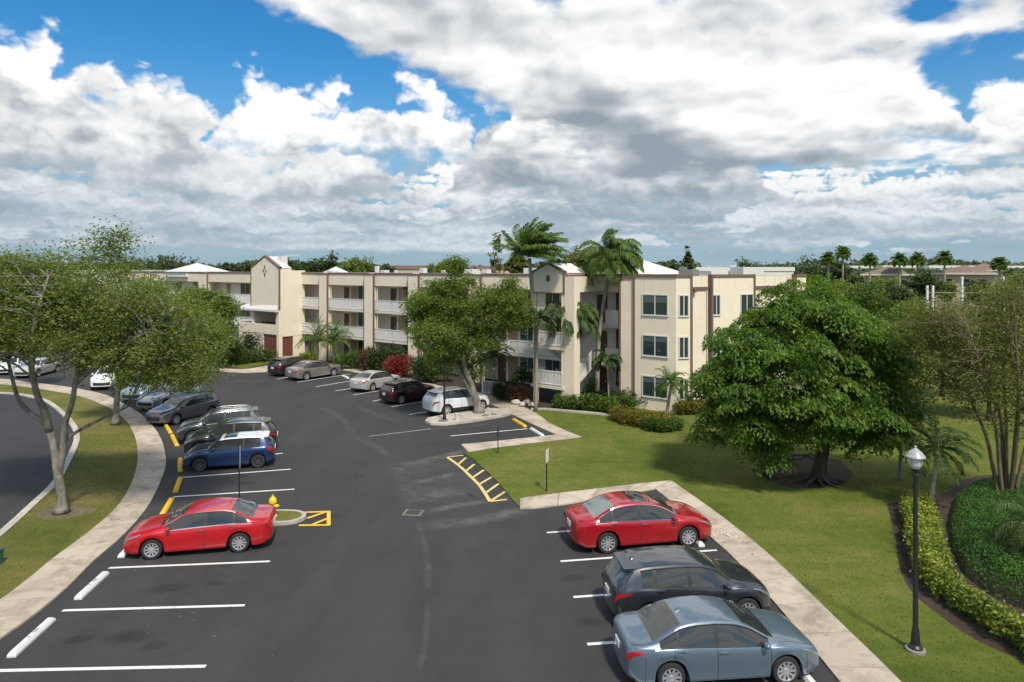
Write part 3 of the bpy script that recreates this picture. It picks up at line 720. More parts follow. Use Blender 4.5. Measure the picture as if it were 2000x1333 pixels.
for bi, (u0, u1) in enumerate(bays):
    L = u1 - u0
    for z in FL:
        if L < 4: door(FM, u0 + 1.0, z, 0.9, 2.05, BACK, M_TAN); continue
        door(FM, u0 + 0.75, z, 0.85, 2.08, BACK, M_DOOR); door(FM, u0 + 1.95, z, 1.0, 2.12, BACK, M_TAN)
        window(FM, u0 + (0.56 if L < 7 else 0.42) * L, z + 0.90, 1.5, 1.35, BACK, 2)
        if L > 7: window(FM, u0 + 0.72 * L, z + 0.92, 1.3, 1.25, BACK, 2)
for u in (-9.0, -15.6, -19.6, -27.5, -33.0):
    for z in FL:
        if u in (-9.0, -19.6): door(FM, u, z, 0.95, 2.1, BACK, M_TAN if u < -10 else M_DOOR)
        else: window(FM, u, z + 0.92, 2.1, 1.25, BACK, 2)
for z in FL:
    window(FM, 36.35, z + 0.80, 1.05, 1.45, BACK, 2); door(FM, 34.6, z, 0.9, 2.05, BACK, M_DOOR)
# --- gabled stair block on the left -------------------------------------------------------
u0, u1, v = -6.6, -1.33, 2.75
mb = MB()
mb.box((u0, -v, 2.55), (u1, -v + 0.25, 3.55), FM)                                    # terrace front wall
mb.box((u1 - 0.28, -v + 0.25, 2.55), (u1, -1.25, 9.45), FM); mb.box((u1 - 0.28, -1.25, 2.55), (u1, 0.35, 9.2), FM); mb.box((u0, -v + 0.25, 2.55), (u0 + 0.28, 0.35, 9.45), FM)
mb.box((u0, -v, 5.25), (u1, -v + 0.25, 9.45), FM)
um = (u0 + u1) / 2
mb.add([FM @ Vector(p) for p in ((u0, -v, 9.45), (u1, -v, 9.45), (um, -v, 10.62), (u0, -v + 0.25, 9.45), (u1, -v + 0.25, 9.45), (um, -v + 0.25, 10.62))], [(0, 1, 2), (3, 5, 4), (0, 2, 5, 3), (1, 4, 5, 2)])
mb.box((u1 - 0.55, -v, 3.55), (u1, -v + 0.25, 5.25), FM); mb.box((u0, -v, 3.55), (u0 + 0.4, -v + 0.25, 5.25), FM)
mb.box((u0, -v + 0.25, 2.35), (u1, 0.3, 2.55), FM)
mb.box((u0 - 2.6, -v, 2.55), (u0, -v + 0.25, 3.55), FM); mb.box((u0 - 2.6, -v + 0.02, 0), (u0, -v + 0.25, 2.55), FM); mb.box((u0 - 2.6, -v + 0.25, 2.35), (u0, -0.06, 2.55), FM); mb.box((u0 - 2.6, -v + 0.25, 0), (u0 - 2.35, -0.06, 3.55), FM)
mb.build('gable_block', M_CREAM, bld)
mb = MB(); mb.box((u0 + 0.4, -0.4, 2.55), (u1 - 0.3, -0.2, 5.3), FM); mb.build('terrace_wall', M_CREAM2, bld)
door(FM, u0 + 1.6, 2.6, 0.9, 2.1, -0.4, M_DOOR)
mb = MB()
for s in (0, 1):
    a = (u0 - 0.1, 9.42) if s == 0 else (u1 + 0.1, 9.42); b = (um, 10.66)
    mb.add([Vector((a[0], -v - 0.06, a[1])), Vector((b[0], -v - 0.06, b[1])), Vector((b[0], -v - 0.06, b[1] + 0.14)), Vector((a[0], -v - 0.06, a[1] + 0.14)),
            Vector((a[0], -v + 0.3, a[1])), Vector((b[0], -v + 0.3, b[1])), Vector((b[0], -v + 0.3, b[1] + 0.14)), Vector((a[0], -v + 0.3, a[1] + 0.14))],
           [(0, 1, 2, 3), (7, 6, 5, 4), (3, 2, 6, 7), (0, 4, 5, 1)] if s == 0 else [(3, 2, 1, 0), (4, 5, 6, 7), (7, 6, 2, 3), (1, 5, 4, 0)])
mb.box((u1, -v - 0.05, 5.2), (u1 + 0.10, -v + 0.12, 9.45), FM); mb.box((u0 - 0.1, -v - 0.05, 5.2), (u0, -v + 0.12, 9.45), FM)
mb.build('gable_trim', M_TRIM, bld)
mb = MB()
mb.add([Vector(p) for p in ((u0 - 0.05, -v + 0.25, 9.45), (um, -v + 0.25, 10.68), (u1 + 0.05, -v + 0.25, 9.45), (u0 - 0.05, -1.3, 9.45), (um, -1.3, 10.68), (u1 + 0.05, -1.3, 9.45))], [(0, 1, 4, 3), (1, 2, 5, 4), (3, 4, 5), (0, 3, 5, 2)])
mb.box((um + 0.75, -1.75, 9.6), (um + 1.5, -1.0, 10.72)); mb.build('gable_roof', M_ROOFW, bld)
mb = MB(); cxe = Vector((um, -v - 0.03, 9.15))
for k in range(4):
    a = k * math.pi / 2; pts = [Vector((0.10 * math.cos(a), 0, 0.17 * math.sin(a))), Vector((0.26 * math.cos(a + 0.55), 0, 0.42 * math.sin(a + 0.55))), Vector((0.34 * math.cos(a), 0, 0.66 * math.sin(a))), Vector((0.26 * math.cos(a - 0.55), 0, 0.42 * math.sin(a - 0.55)))]
    mb.add([cxe + p for p in pts] + [cxe + p + Vector((0, 0.035, 0)) for p in pts], [(3, 2, 1, 0), (4, 5, 6, 7), (0, 1, 5, 4), (1, 2, 6, 5), (2, 3, 7, 6), (3, 0, 4, 7)])
mb.build('emblem', M_TRIM, bld)
mb = MB()
mb.add([Vector(p) for p in ((u0 - 2.9, -v - 0.35, 5.10), (u1 - 0.05, -v - 0.35, 5.10), (u1 - 0.05, -v + 0.1, 5.75), (u0 - 2.9, 0.2, 5.85), (u0 - 2.9, -v - 0.35, 4.92), (u1 - 0.05, -v - 0.35, 4.92), (u1 - 0.05, -v + 0.1, 4.92), (u0 - 2.9, 0.2, 4.92))],
       [(0, 1, 2, 3), (7, 6, 5, 4), (0, 4, 5, 1), (1, 5, 6, 2), (2, 6, 7, 3), (3, 7, 4, 0)])
mb.build('awning', M_ROOFW, bld)
mb = MB(); mb.box((u0, -v + 0.02, 0), (um - 0.35, -v + 0.3, 2.55), FM); mb.box((u1 - 0.42, -v, 0), (u1, -v + 0.42, 2.55), FM); mb.box((u1 - 0.3, -1.05, 0), (u1 - 0.02, 0.35, 2.55), FM); mb.box((u0, -0.9, 0), (u1 - 0.3, -0.7, 2.4), FM); mb.build('wall', M_CREAM, bld)
mb = MB(); mb.box((um - 0.35, -v + 0.12, 0.0), (u1 - 0.42, -v + 0.2, 2.4))
for k in range(4): mb.box((um - 0.30, -v + 0.10, 0.08 + 0.58 * k), (u1 - 0.47, -v + 0.12, 0.60 + 0.58 * k))
mb.build('garage_door', M_GARAGE, bld)
mb = MB(); mb.box((u1 - 0.2, -v + 0.42, 0.0), (u1 - 0.12, -1.05, 2.4))
for k in range(6): mb.box((u1 - 0.12, -v + 0.46 + 0.21 * k, 0.08), (u1 - 0.10, -v + 0.63 + 0.21 * k, 2.3))
mb.build('garage_door', M_GARAGE, bld)
mb = MB()
for k in range(9): mb.box((u0 + 1.3 + 0.33 * k, -v + 0.5 + 0.1 * (k % 3), 3.55), (u0 + 1.5 + 0.33 * k, -v + 0.6 + 0.1 * (k % 3), 3.78))
mb.build('planter', mat('dark_planter', (0.03, 0.035, 0.02), rough=0.9), bld)
# --- white hip roofs, lift heads and vents on the flat roof -------------------------------------------------------
def hip(uc, wc, hu, hw, z0, z1, name='hip_roof', m=M_ROOFW, ridge=0.0):
    mb = MB()
    mb.add([Vector(p) for p in ((uc - hu, wc - hw, z0), (uc + hu, wc - hw, z0), (uc + hu, wc + hw, z0), (uc - hu, wc + hw, z0), (uc - ridge, wc, z1), (uc + ridge, wc, z1))], [(0, 1, 5, 4), (1, 2, 5), (2, 3, 4, 5), (3, 0, 4), (0, 3, 2, 1)])
    mb.box((uc - hu + 0.15, wc - hw + 0.15, 8.3), (uc + hu - 0.15, wc + hw - 0.15, z0)); return mb.build(name, m, bld)
lp = ROOT.inverted() @ Vector((-42.4, 92.0, 0)); hip(lp.x, lp.y, 3.0, 3.0, 9.0, 10.15); lp = ROOT.inverted() @ Vector((-18.7, 72.5, 0)); hip(lp.x, lp.y, 0.95, 0.95, 9.0, 9.62)
for u, w, h, s in ((9.4, 1.2, 0.9, 0.16), (10.1, 1.6, 0.5, 0.3), (11.8, 1.5, 0.5, 0.12), (15.9, 1.2, 0.7, 0.25), (17.5, 2.2, 0.5, 0.14), (23.4, 1.4, 0.6, 0.28), (19.8, 3.5, 0.6, 0.5), (27.2, 3.0, 0.7, 0.6), (-12.0, 4.0, 0.5, 0.4), (2.7, 0.9, 0.45, 0.45)):
    mb = MB(); mb.box((u - s, w - s, 8.38), (u + s, w + s, 8.75 + h)); mb.build('roof_vent', M_ROOFW, bld)
# --- open stair tower -------------------------------------------------------
u0, u1, v = 32.47, 35.05, 4.0
mb = MB()
mb.box((u0, -v, PZ0), (u1, -v + 0.2, 9.15)); mb.box((u1 - 0.2, -v + 0.2, PZ0), (u1, -0.02, PZ1)); mb.box((u0, -v + 0.2, PZ0), (u0 + 0.2, -0.02, PZ1))
um = (u0 + u1) / 2
mb.add([Vector(p) for p in ((u0, -v, 9.15), (u1, -v, 9.15), (um, -v, 9.72), (u0, -v + 0.2, 9.15), (u1, -v + 0.2, 9.15), (um, -v + 0.2, 9.72))], [(0, 1, 2), (3, 5, 4), (0, 2, 5, 3), (1, 4, 5, 2)])
mb.build('stair_gable', M_CREAM, bld)
mb = MB()
for s in (0, 1):
    a = (u0 - 0.12, 9.08) if s == 0 else (u1 + 0.12, 9.08); b = (um, 9.70)
    mb.add([Vector((a[0], -v - 0.07, a[1])), Vector((b[0], -v - 0.07, b[1])), Vector((b[0], -v - 0.07, b[1] + 0.13)), Vector((a[0], -v - 0.07, a[1] + 0.13)), Vector((a[0], -v + 0.25, a[1])), Vector((b[0], -v + 0.25, b[1])), Vector((b[0], -v + 0.25, b[1] + 0.13)), Vector((a[0], -v + 0.25, a[1] + 0.13))],
           [(0, 1, 2, 3), (7, 6, 5, 4), (3, 2, 6, 7), (0, 4, 5, 1)] if s == 0 else [(3, 2, 1, 0), (4, 5, 6, 7), (7, 6, 2, 3), (1, 5, 4, 0)])
mb.box((u1, -v - 0.05, PZ0 - 0.05), (u1 + 0.09, -v + 0.1, 9.12)); mb.box((u0 - 0.09, -v - 0.05, PZ0 - 0.05), (u0, -v + 0.1, 9.12))
mb.box((u1 - 0.24, -v + 0.25, PZ1), (u1 + 0.06, -0.08, CAP)); mb.box((u0 - 0.06, -v + 0.25, PZ1), (u0 + 0.24, -0.08, CAP)); mb.box((u0, -v - 0.03, PZ0 - 0.07), (u1, -v + 0.22, PZ0))
mb.build('gable_trim', M_TRIM, bld)
mb = MB(); mb.add([Vector(p) for p in ((u0 - 0.1, -v + 0.2, 9.1), (um, -v + 0.2, 9.78), (u1 + 0.1, -v + 0.2, 9.1), (u0 - 0.1, -1.2, 9.1), (um, -1.2, 9.78), (u1 + 0.1, -1.2, 9.1))], [(0, 1, 4, 3), (1, 2, 5, 4), (3, 4, 5), (0, 3, 5, 2)]); mb.build('gable_roof', M_ROOFW, bld)
mb = MB(); mb.lathe([(0.02, 0), (0.17, 0), (0.15, 0.04), (0.02, 0.04)], 12, Matrix.Translation((um, -v - 0.002, 8.72)) @ Matrix.Rotation(math.pi / 2, 4, 'X') @ Matrix.Diagonal((1, 1.5, 1, 1))); mb.build('emblem', M_TRIM, bld)
mb = MB(); mb.box((u1 + 0.03, -v + 0.05, 0), (u1 + 0.85, -v + 0.75, PZ0)); mb.build('pillar', M_CREAM, bld)
mb = MB(); mb.box((u1 + 0.03, -v + 0.05, PZ0), (u1 + 0.85, -v + 0.75, PZ1)); mb.box((u1 + 0.03, -v + 0.75, PZ0), (u1 + 0.25, -0.05, PZ1 - 0.003)); mb.build('stair_parapet', M_CREAM, bld)
mb = MB(); mb.box((u0 + 0.02, -v + 0.02, 0), (u0 + 0.22, -v + 0.22, PZ0)); mb.build('post', M_CREAM, bld)
mb = MB(); mb.box((u1 - 0.18, -v + 0.02, 0), (u1 - 0.04, -v + 0.18, PZ0)); mb.build('post', M_CREAM, bld)
for z in (1.35, 4.05):
    mb = MB(); mb.box((u0 - 0.15, -v - 0.08, z - 0.2), (u1 + 0.05, -v + 1.35, z)); mb.build('landing', M_SLAB, bld)
    railing(FM, (u0 + 0.1, -v - 0.02), (u1 - 0.05, -v - 0.02), z); railing(FM, (u0 + 0.02, -v), (u0 + 0.02, -v + 1.3), z)
    for (ua, ub), za, zz in (((u1 - 0.95, u1 - 0.02), z, z + 1.35), ((u0 + 0.05, u0 + 1.0), z, z - 1.35)):
        w_in, w_out = -0.1, -v + 1.35
        mb = MB(); n = 8
        for k in range(n):
            q0 = w_out + (w_in - w_out) * k / n; q1 = w_out + (w_in - w_out) * (k + 1) / n; zk = za + (zz - za) * (k + (1 if zz > za else 0)) / n
            mb.box((ua, q0, zk - 0.09), (ub, q1, zk))
        fo = mb.build('stair_flight', M_SLAB, bld)
        mb = MB()
        for us in (ua - 0.05, ub):
            mb.add([Vector(p) for p in ((us, w_out, za - 0.30), (us + 0.06, w_out, za - 0.30), (us + 0.06, w_in, zz - 0.30), (us, w_in, zz - 0.30), (us, w_out, za + 0.02), (us + 0.06, w_out, za + 0.02), (us + 0.06, w_in, zz + 0.02), (us, w_in, zz + 0.02))], [(0, 3, 2, 1), (4, 5, 6, 7), (0, 1, 5, 4), (1, 2, 6, 5), (2, 3, 7, 6), (3, 0, 4, 7)])
        mb.build('stringer', M_RAIL, fo)
        railing(FM, (ub + 0.03, w_out), (ub + 0.03, w_in), (za, zz), 0.95, 'handrail', fo)
mb = MB(); mb.box((u0 + 0.75, -1.5, 0), (u0 + 0.95, -1.3, PZ0)); mb.build('wall', M_CREAM, bld)
# --- right wing: front bay, chamfer and end wall -------------------------------------------------------
FB = sub(Vector((8.26, 45.9, 0)), dM)
pE0 = Vector((10.57, 44.02, 0)); pE1 = Vector((11.6, 44.2, 0)); dE = Vector((0.894, 0.449, 0)).normalized()
FC = sub(pE0, pE1 - pE0); FE = sub(pE1, dE)
Lb = (pE0 - Vector((8.26, 45.9, 0))).length; Lc = (pE1 - pE0).length
def wallbox(F, u0, u1, w0, z1=PZ1, m=M_CREAM, cap=True, z0=0.0, wd=0.3):
    mb = MB(); mb.box((u0, w0, z0), (u1, w0 + wd, z1), F); mb.build('wall', m, bld)
    if cap:
        mb = MB(); mb.box((u0 - 0.02, w0 - 0.07, z1), (u1 + 0.02, w0 + wd + 0.03, z1 + 0.17), F); mb.build('parapet_cap', M_TRIM, bld)
wallbox(FB, 0.0, Lb, 0.0); wallbox(FB, -1.10, -0.14, 0.05, PZ1 - 0.12)
mb = MB(); mb.box((-0.14, -0.06, 0), (0.0, 0.3, PZ1), FB); mb.box((-1.22, -0.02, 0), (-1.10, 0.4, PZ1), FB); mb.build('pier_trim', M_TRIM, bld)
mb = MB(); mb.box((-1.2, 0.35, 0), (-1.0, 3.2, PZ1), FB); mb.build('wall', M_CREAM, bld)
wallbox(FC, 0.0, Lc, 0.0)
for z in FL:
    window(FB, Lb * 0.5, z + 0.97, 1.75, 1.27, 0.0, 2, dark=False); window(FC, Lc * 0.5, z + 0.97, 0.55, 1.27, 0.0, 2)
segs = [(0.0, 1.75, 0.30, 0), (1.75, 5.55, 0.0, 1), (5.55, 9.55, 0.30, 0), (9.55, 10.6, 0.0, 1)]
for a, b, w0, full in segs:
    wallbox(FE, a, b, w0, PZ1 if full else PZ1 + 0.05, cap=bool(full))
    if not full:
        mb = MB(); mb.box((a, w0 - 0.10, 8.02), (b, w0 - 0.003, 8.20), FE); mb.build('trim_band', M_TRIM, bld)
        mb = MB(); mb.lathe([(0.02, -0.02), (0.1, 0.0), (0.1, 0.22), (0.02, 0.24)], 8, FE @ Matrix.Translation(((a + 0.45) if a < 1 else (b - 0.45), w0 - 0.18, 7.85))); mb.build('wall_light', M_TRIM, bld)
mb = MB()
for a in (0.0, 1.75, 5.55, 9.55): mb.box((a - 0.07, -0.07, 0), (a + 0.07, 0.29, PZ1 + 0.172), FE)
mb.build('pier_trim', M_TRIM, bld)
for z in FL:
    window(FE, 2.12, z + 0.97, 0.55, 1.25, 0.0, 2); window(FE, 4.85, z + 0.97, 1.05, 1.25, 0.0, 2); window(FE, 9.95, z + 0.97, 0.45, 1.25, 0.0, 1)
inv = ROOT.inverted()
pEnd = pE1 + dE * 10.6; back = Vector((-0.449, 0.894, 0))
poly = [inv @ p for p in (Vector((7.5, 46.9, 0)), pE0 + Vector((0, 0.25, 0)), pE1 + back * 0.32, pEnd + back * 0.32, pEnd + back * 14, pE1 + back * 16)]
mb = MB(); mb.prism([(p.x, p.y) for p in poly], 8.2, 8.42); mb.build('roof', ROOFG, bld)
mb = MB(); mb.box((10.3, 0.28, 0), (10.6, 14.0, 8.9), FE); mb.build('wall', M_CREAM, bld)
FL1 = sub(Vector((455 * 60 / 1334, 60, 0)), dE); mb = MB(); mb.box((-0.2, 0, 8.4), (1.3, 1.6, 9.52), FL1); mb.build('lift_head', M_ROOFW, bld); mb = MB(); mb.box((-2.2, 1.8, 8.4), (4.2, 5, 9.2), FL1); mb.build('lift_head', M_ROOFW, bld)
F5 = sub(Vector((10.0, 53.0, 0)), dM); mb = MB()
mb.add([F5 @ Vector(p) for p in ((-2.6, -2.6, 9.0), (2.6, -2.6, 9.0), (2.6, 2.6, 9.0), (-2.6, 2.6, 9.0), (0, 0, 10.12))], [(0, 1, 4), (1, 2, 4), (2, 3, 4), (3, 0, 4), (0, 3, 2, 1)]); mb.box((-2.4, -2.4, 8.4), (2.4, 2.4, 9.0), F5); mb.build('hip_roof', M_ROOFW, bld)
mb = MB(); mb.box((2.2, 2.0, 8.4), (3.2, 3.0, 9.35), FB); mb.build('air_conditioner', mat('grey_metal', (0.22, 0.2, 0.19), rough=0.6), bld)
for F, u, w0 in ((FM, 3.55, 0.10), (FM, 10.78, 0.10), (FM, 16.95, 0.10), (FE, 1.55, 0.22), (FE, 9.3, 0.22)):
    mb = MB(); mb.tube([F @ Vector((u, w0, 8.0)), F @ Vector((u, w0, 4.0)), F @ Vector((u, w0, 0.05))], 0.045, 6); mb.build('downpipe', M_SLAB, bld)
# ---------------------------------------------------------------- cars
def carpaint(name, base, metal=0.25, rough=0.32):
    def f(t, b, oc):
        n = t.noise(oc, 3.0, 5, 0.6); dz = t.xyz(oc)[2]
        dust = t.math('MULTIPLY', t.mapr(dz, 0.15, 0.7, 0.14, 0.0), t.mapr(n, 0.35, 0.7, 0.3, 1.0))
        t.put(b.inputs['Base Color'], t.mix(dust, base, (0.16, 0.15, 0.13)))
    return mat(name, base, rough=rough, metal=metal, coat=1.0, build=f)
M_GLASS = mat('car_glass', (0.030, 0.034, 0.033), rough=0.03, spec=0.8)
M_GLASSL = mat('pale_car_glass', (0.16, 0.20, 0.19), rough=0.05, spec=0.9)
M_BLACK = mat('black_plastic', (0.018, 0.018, 0.019), rough=0.55)
M_TYRE = mat('tyre_rubber', (0.022, 0.022, 0.023), rough=0.85, var=(8, 0.2))
M_ALLOY = mat('alloy', (0.62, 0.62, 0.63), rough=0.32, metal=0.7)
M_DALLOY = mat('dark_alloy', (0.10, 0.10, 0.105), rough=0.4, metal=0.6)
M_CHROME = mat('chrome', (0.75, 0.75, 0.76), rough=0.15, metal=1.0)
M_LAMP = mat('headlamp_glass', (0.30, 0.31, 0.33), rough=0.12, metal=0.5, spec=0.8, coat=1.0)
M_TAIL = mat('tail_lamp', (0.36, 0.012, 0.014), rough=0.12, coat=1.0)
M_PLATE = mat('number_plate', (0.62, 0.66, 0.62), rough=0.5)
def interp(keys, x):
    """smooth monotone curve through (x, y) keys"""
    xs = [k[0] for k in keys]; ys = [k[1] for k in keys]
    if x <= xs[0]: return ys[0]
    if x >= xs[-1]: return ys[-1]
    i = max(j for j in range(len(xs) - 1) if xs[j] <= x)
    h = xs[i + 1] - xs[i]; dl = (ys[i + 1] - ys[i]) / h
    def slope(j):
        if j <= 0 or j >= len(xs) - 1: 
            j2 = min(max(j, 0), len(xs) - 2) if j <= 0 else len(xs) - 2
            return (ys[j2 + 1] - ys[j2]) / (xs[j2 + 1] - xs[j2])
        d0 = (ys[j] - ys[j - 1]) / (xs[j] - xs[j - 1]); d1 = (ys[j + 1] - ys[j]) / (xs[j + 1] - xs[j])
        return 0 if d0 * d1 <= 0 else 2 * d0 * d1 / (d0 + d1)
    m0, m1 = slope(i), slope(i + 1); t = (x - xs[i]) / h
    return ys[i] * (2 * t ** 3 - 3 * t * t + 1) + h * m0 * (t ** 3 - 2 * t * t + t) + ys[i + 1] * (-2 * t ** 3 + 3 * t * t) + h * m1 * (t ** 3 - t * t)
def ss(v, a, b): t = min(max((v - a) / (b - a), 0), 1); return t * t * (3 - 2 * t)
BODY = {
 # lengths and heights in metres, x as a share of the length from the tail
 'sedan': dict(L=4.65, W=1.80, wb=2.70, ro=1.02, r=0.325,
   top=[(0, 0.84), (0.010, 0.98), (0.03, 1.045), (0.135, 1.085), (0.20, 1.22), (0.285, 1.375), (0.36, 1.43), (0.45, 1.445), (0.53, 1.42), (0.60, 1.345), (0.755, 1.02), (0.80, 0.985), (0.90, 0.90), (0.96, 0.80), (0.985, 0.70), (1, 0.60)],
   belt=[(0, 0.80), (0.05, 0.955), (0.2, 0.955), (0.45, 0.915), (0.72, 0.885), (0.78, 0.90), (0.90, 0.82), (0.96, 0.72), (1, 0.56)],
   rw=(0.135, 0.285), fw=(0.60, 0.755), glass=[(0.165, 0.255), (0.265, 0.44), (0.46, 0.715)], doors=[(0.235, 0.45), (0.45, 0.72)], roofz=(0.285, 0.60)),
 'suv': dict(L=4.42, W=1.84, wb=2.68, ro=0.96, r=0.355,
   top=[(0, 0.82), (0.008, 1.00), (0.025, 1.10), (0.05, 1.22), (0.115, 1.49), (0.15, 1.555), (0.22, 1.60), (0.40, 1.63), (0.52, 1.615), (0.605, 1.545), (0.755, 1.17), (0.80, 1.125), (0.91, 1.03), (0.965, 0.92), (0.985, 0.80), (1, 0.68)],
   belt=[(0, 0.80), (0.03, 1.05), (0.2, 1.10), (0.45, 1.045), (0.72, 0.995), (0.78, 1.01), (0.91, 0.93), (0.965, 0.82), (1, 0.62)],
   rw=(0.055, 0.118), fw=(0.605, 0.755), glass=[(0.165, 0.238), (0.262, 0.45), (0.475, 0.72)], doors=[(0.24, 0.462), (0.462, 0.73)], roofz=(0.125, 0.605)),
 'hatch': dict(L=3.95, W=1.72, wb=2.50, ro=0.70, r=0.315,
   top=[(0, 0.72), (0.008, 0.92), (0.025, 1.02), (0.05, 1.12), (0.115, 1.36), (0.17, 1.42), (0.30, 1.445), (0.50, 1.435), (0.60, 1.385), (0.735, 1.02), (0.78, 0.985), (0.91, 0.90), (0.965, 0.80), (0.985, 0.68), (1, 0.58)],
   belt=[(0, 0.70), (0.03, 0.94), (0.2, 0.955), (0.45, 0.93), (0.70, 0.895), (0.76, 0.91), (0.91, 0.82), (0.965, 0.70), (1, 0.55)],
   rw=(0.045, 0.12), fw=(0.60, 0.735), glass=[(0.15, 0.33), (0.345, 0.70)], doors=[(0.335, 0.715)], roofz=(0.12, 0.60)),
 'van': dict(L=4.3, W=1.76, wb=2.55, ro=0.78, r=0.315,
   top=[(0, 0.80), (0.008, 0.98), (0.025, 1.06), (0.05, 1.16), (0.11, 1.44), (0.16, 1.50), (0.30, 1.535), (0.46, 1.52), (0.56, 1.45), (0.745, 1.06), (0.79, 1.01), (0.91, 0.91), (0.965, 0.80), (0.985, 0.70), (1, 0.60)],
   belt=[(0, 0.78), (0.03, 0.99), (0.2, 1.00), (0.45, 0.95), (0.70, 0.90), (0.76, 0.92), (0.91, 0.82), (0.965, 0.72), (1, 0.56)],
   rw=(0.045, 0.12), fw=(0.56, 0.745), glass=[(0.135, 0.235), (0.255, 0.44), (0.46, 0.71)], doors=[(0.235, 0.45), (0.45, 0.72)], roofz=(0.12, 0.56)),
}
def wheel_mesh(r, wdt, spokes, alloy, parent, loc, side):
    M = Matrix.Rotation(-side * math.pi / 2, 4, 'X')     # lathe axis to +-y, outside face along +z before
    rr = r * 0.70; t = MB()
    t.lathe([(rr, -wdt / 2), (r * 0.93, -wdt / 2), (r, -wdt * 0.32), (r, wdt * 0.32), (r * 0.93, wdt / 2), (rr, wdt / 2), (rr * 0.98, wdt * 0.12), (0.01, wdt * 0.12)], 28, M, caps=False)
    o = t.build('wheel', M_TYRE, parent, True, 40); o.location = loc
    m = MB()
    m.lathe([(rr * 0.995, wdt * 0.40), (rr * 0.995, wdt * 0.52), (rr * 0.90, wdt * 0.50), (rr * 0.90, wdt * 0.20)], 28, M, caps=False)
    m.lathe([(rr * 0.20, wdt * 0.13), (rr * 0.20, wdt * 0.42), (0.005, wdt * 0.45)], 12, M, caps=False)
    for k in range(spokes):
        a = 2 * math.pi * k / spokes; Q = M @ Matrix.Rotation(a, 4, 'Z'); w0 = rr * 0.10 * (10 / spokes) ** 0.7; w1 = w0 * 1.25
        m.add([Q @ Vector(p) for p in ((rr * 0.15, -w0, wdt * 0.38), (rr * 0.15, w0, wdt * 0.38), (rr * 0.93, w1, wdt * 0.46), (rr * 0.93, -w1, wdt * 0.46), (rr * 0.15, -w0, wdt * 0.2), (rr * 0.15, w0, wdt * 0.2), (rr * 0.93, w1, wdt * 0.25), (rr * 0.93, -w1, wdt * 0.25))],
              [(3, 2, 1, 0), (0, 1, 5, 4), (1, 2, 6, 5), (2, 3, 7, 6), (3, 0, 4, 7)][:5])
    ro = m.build('rim', alloy, o)
    return o
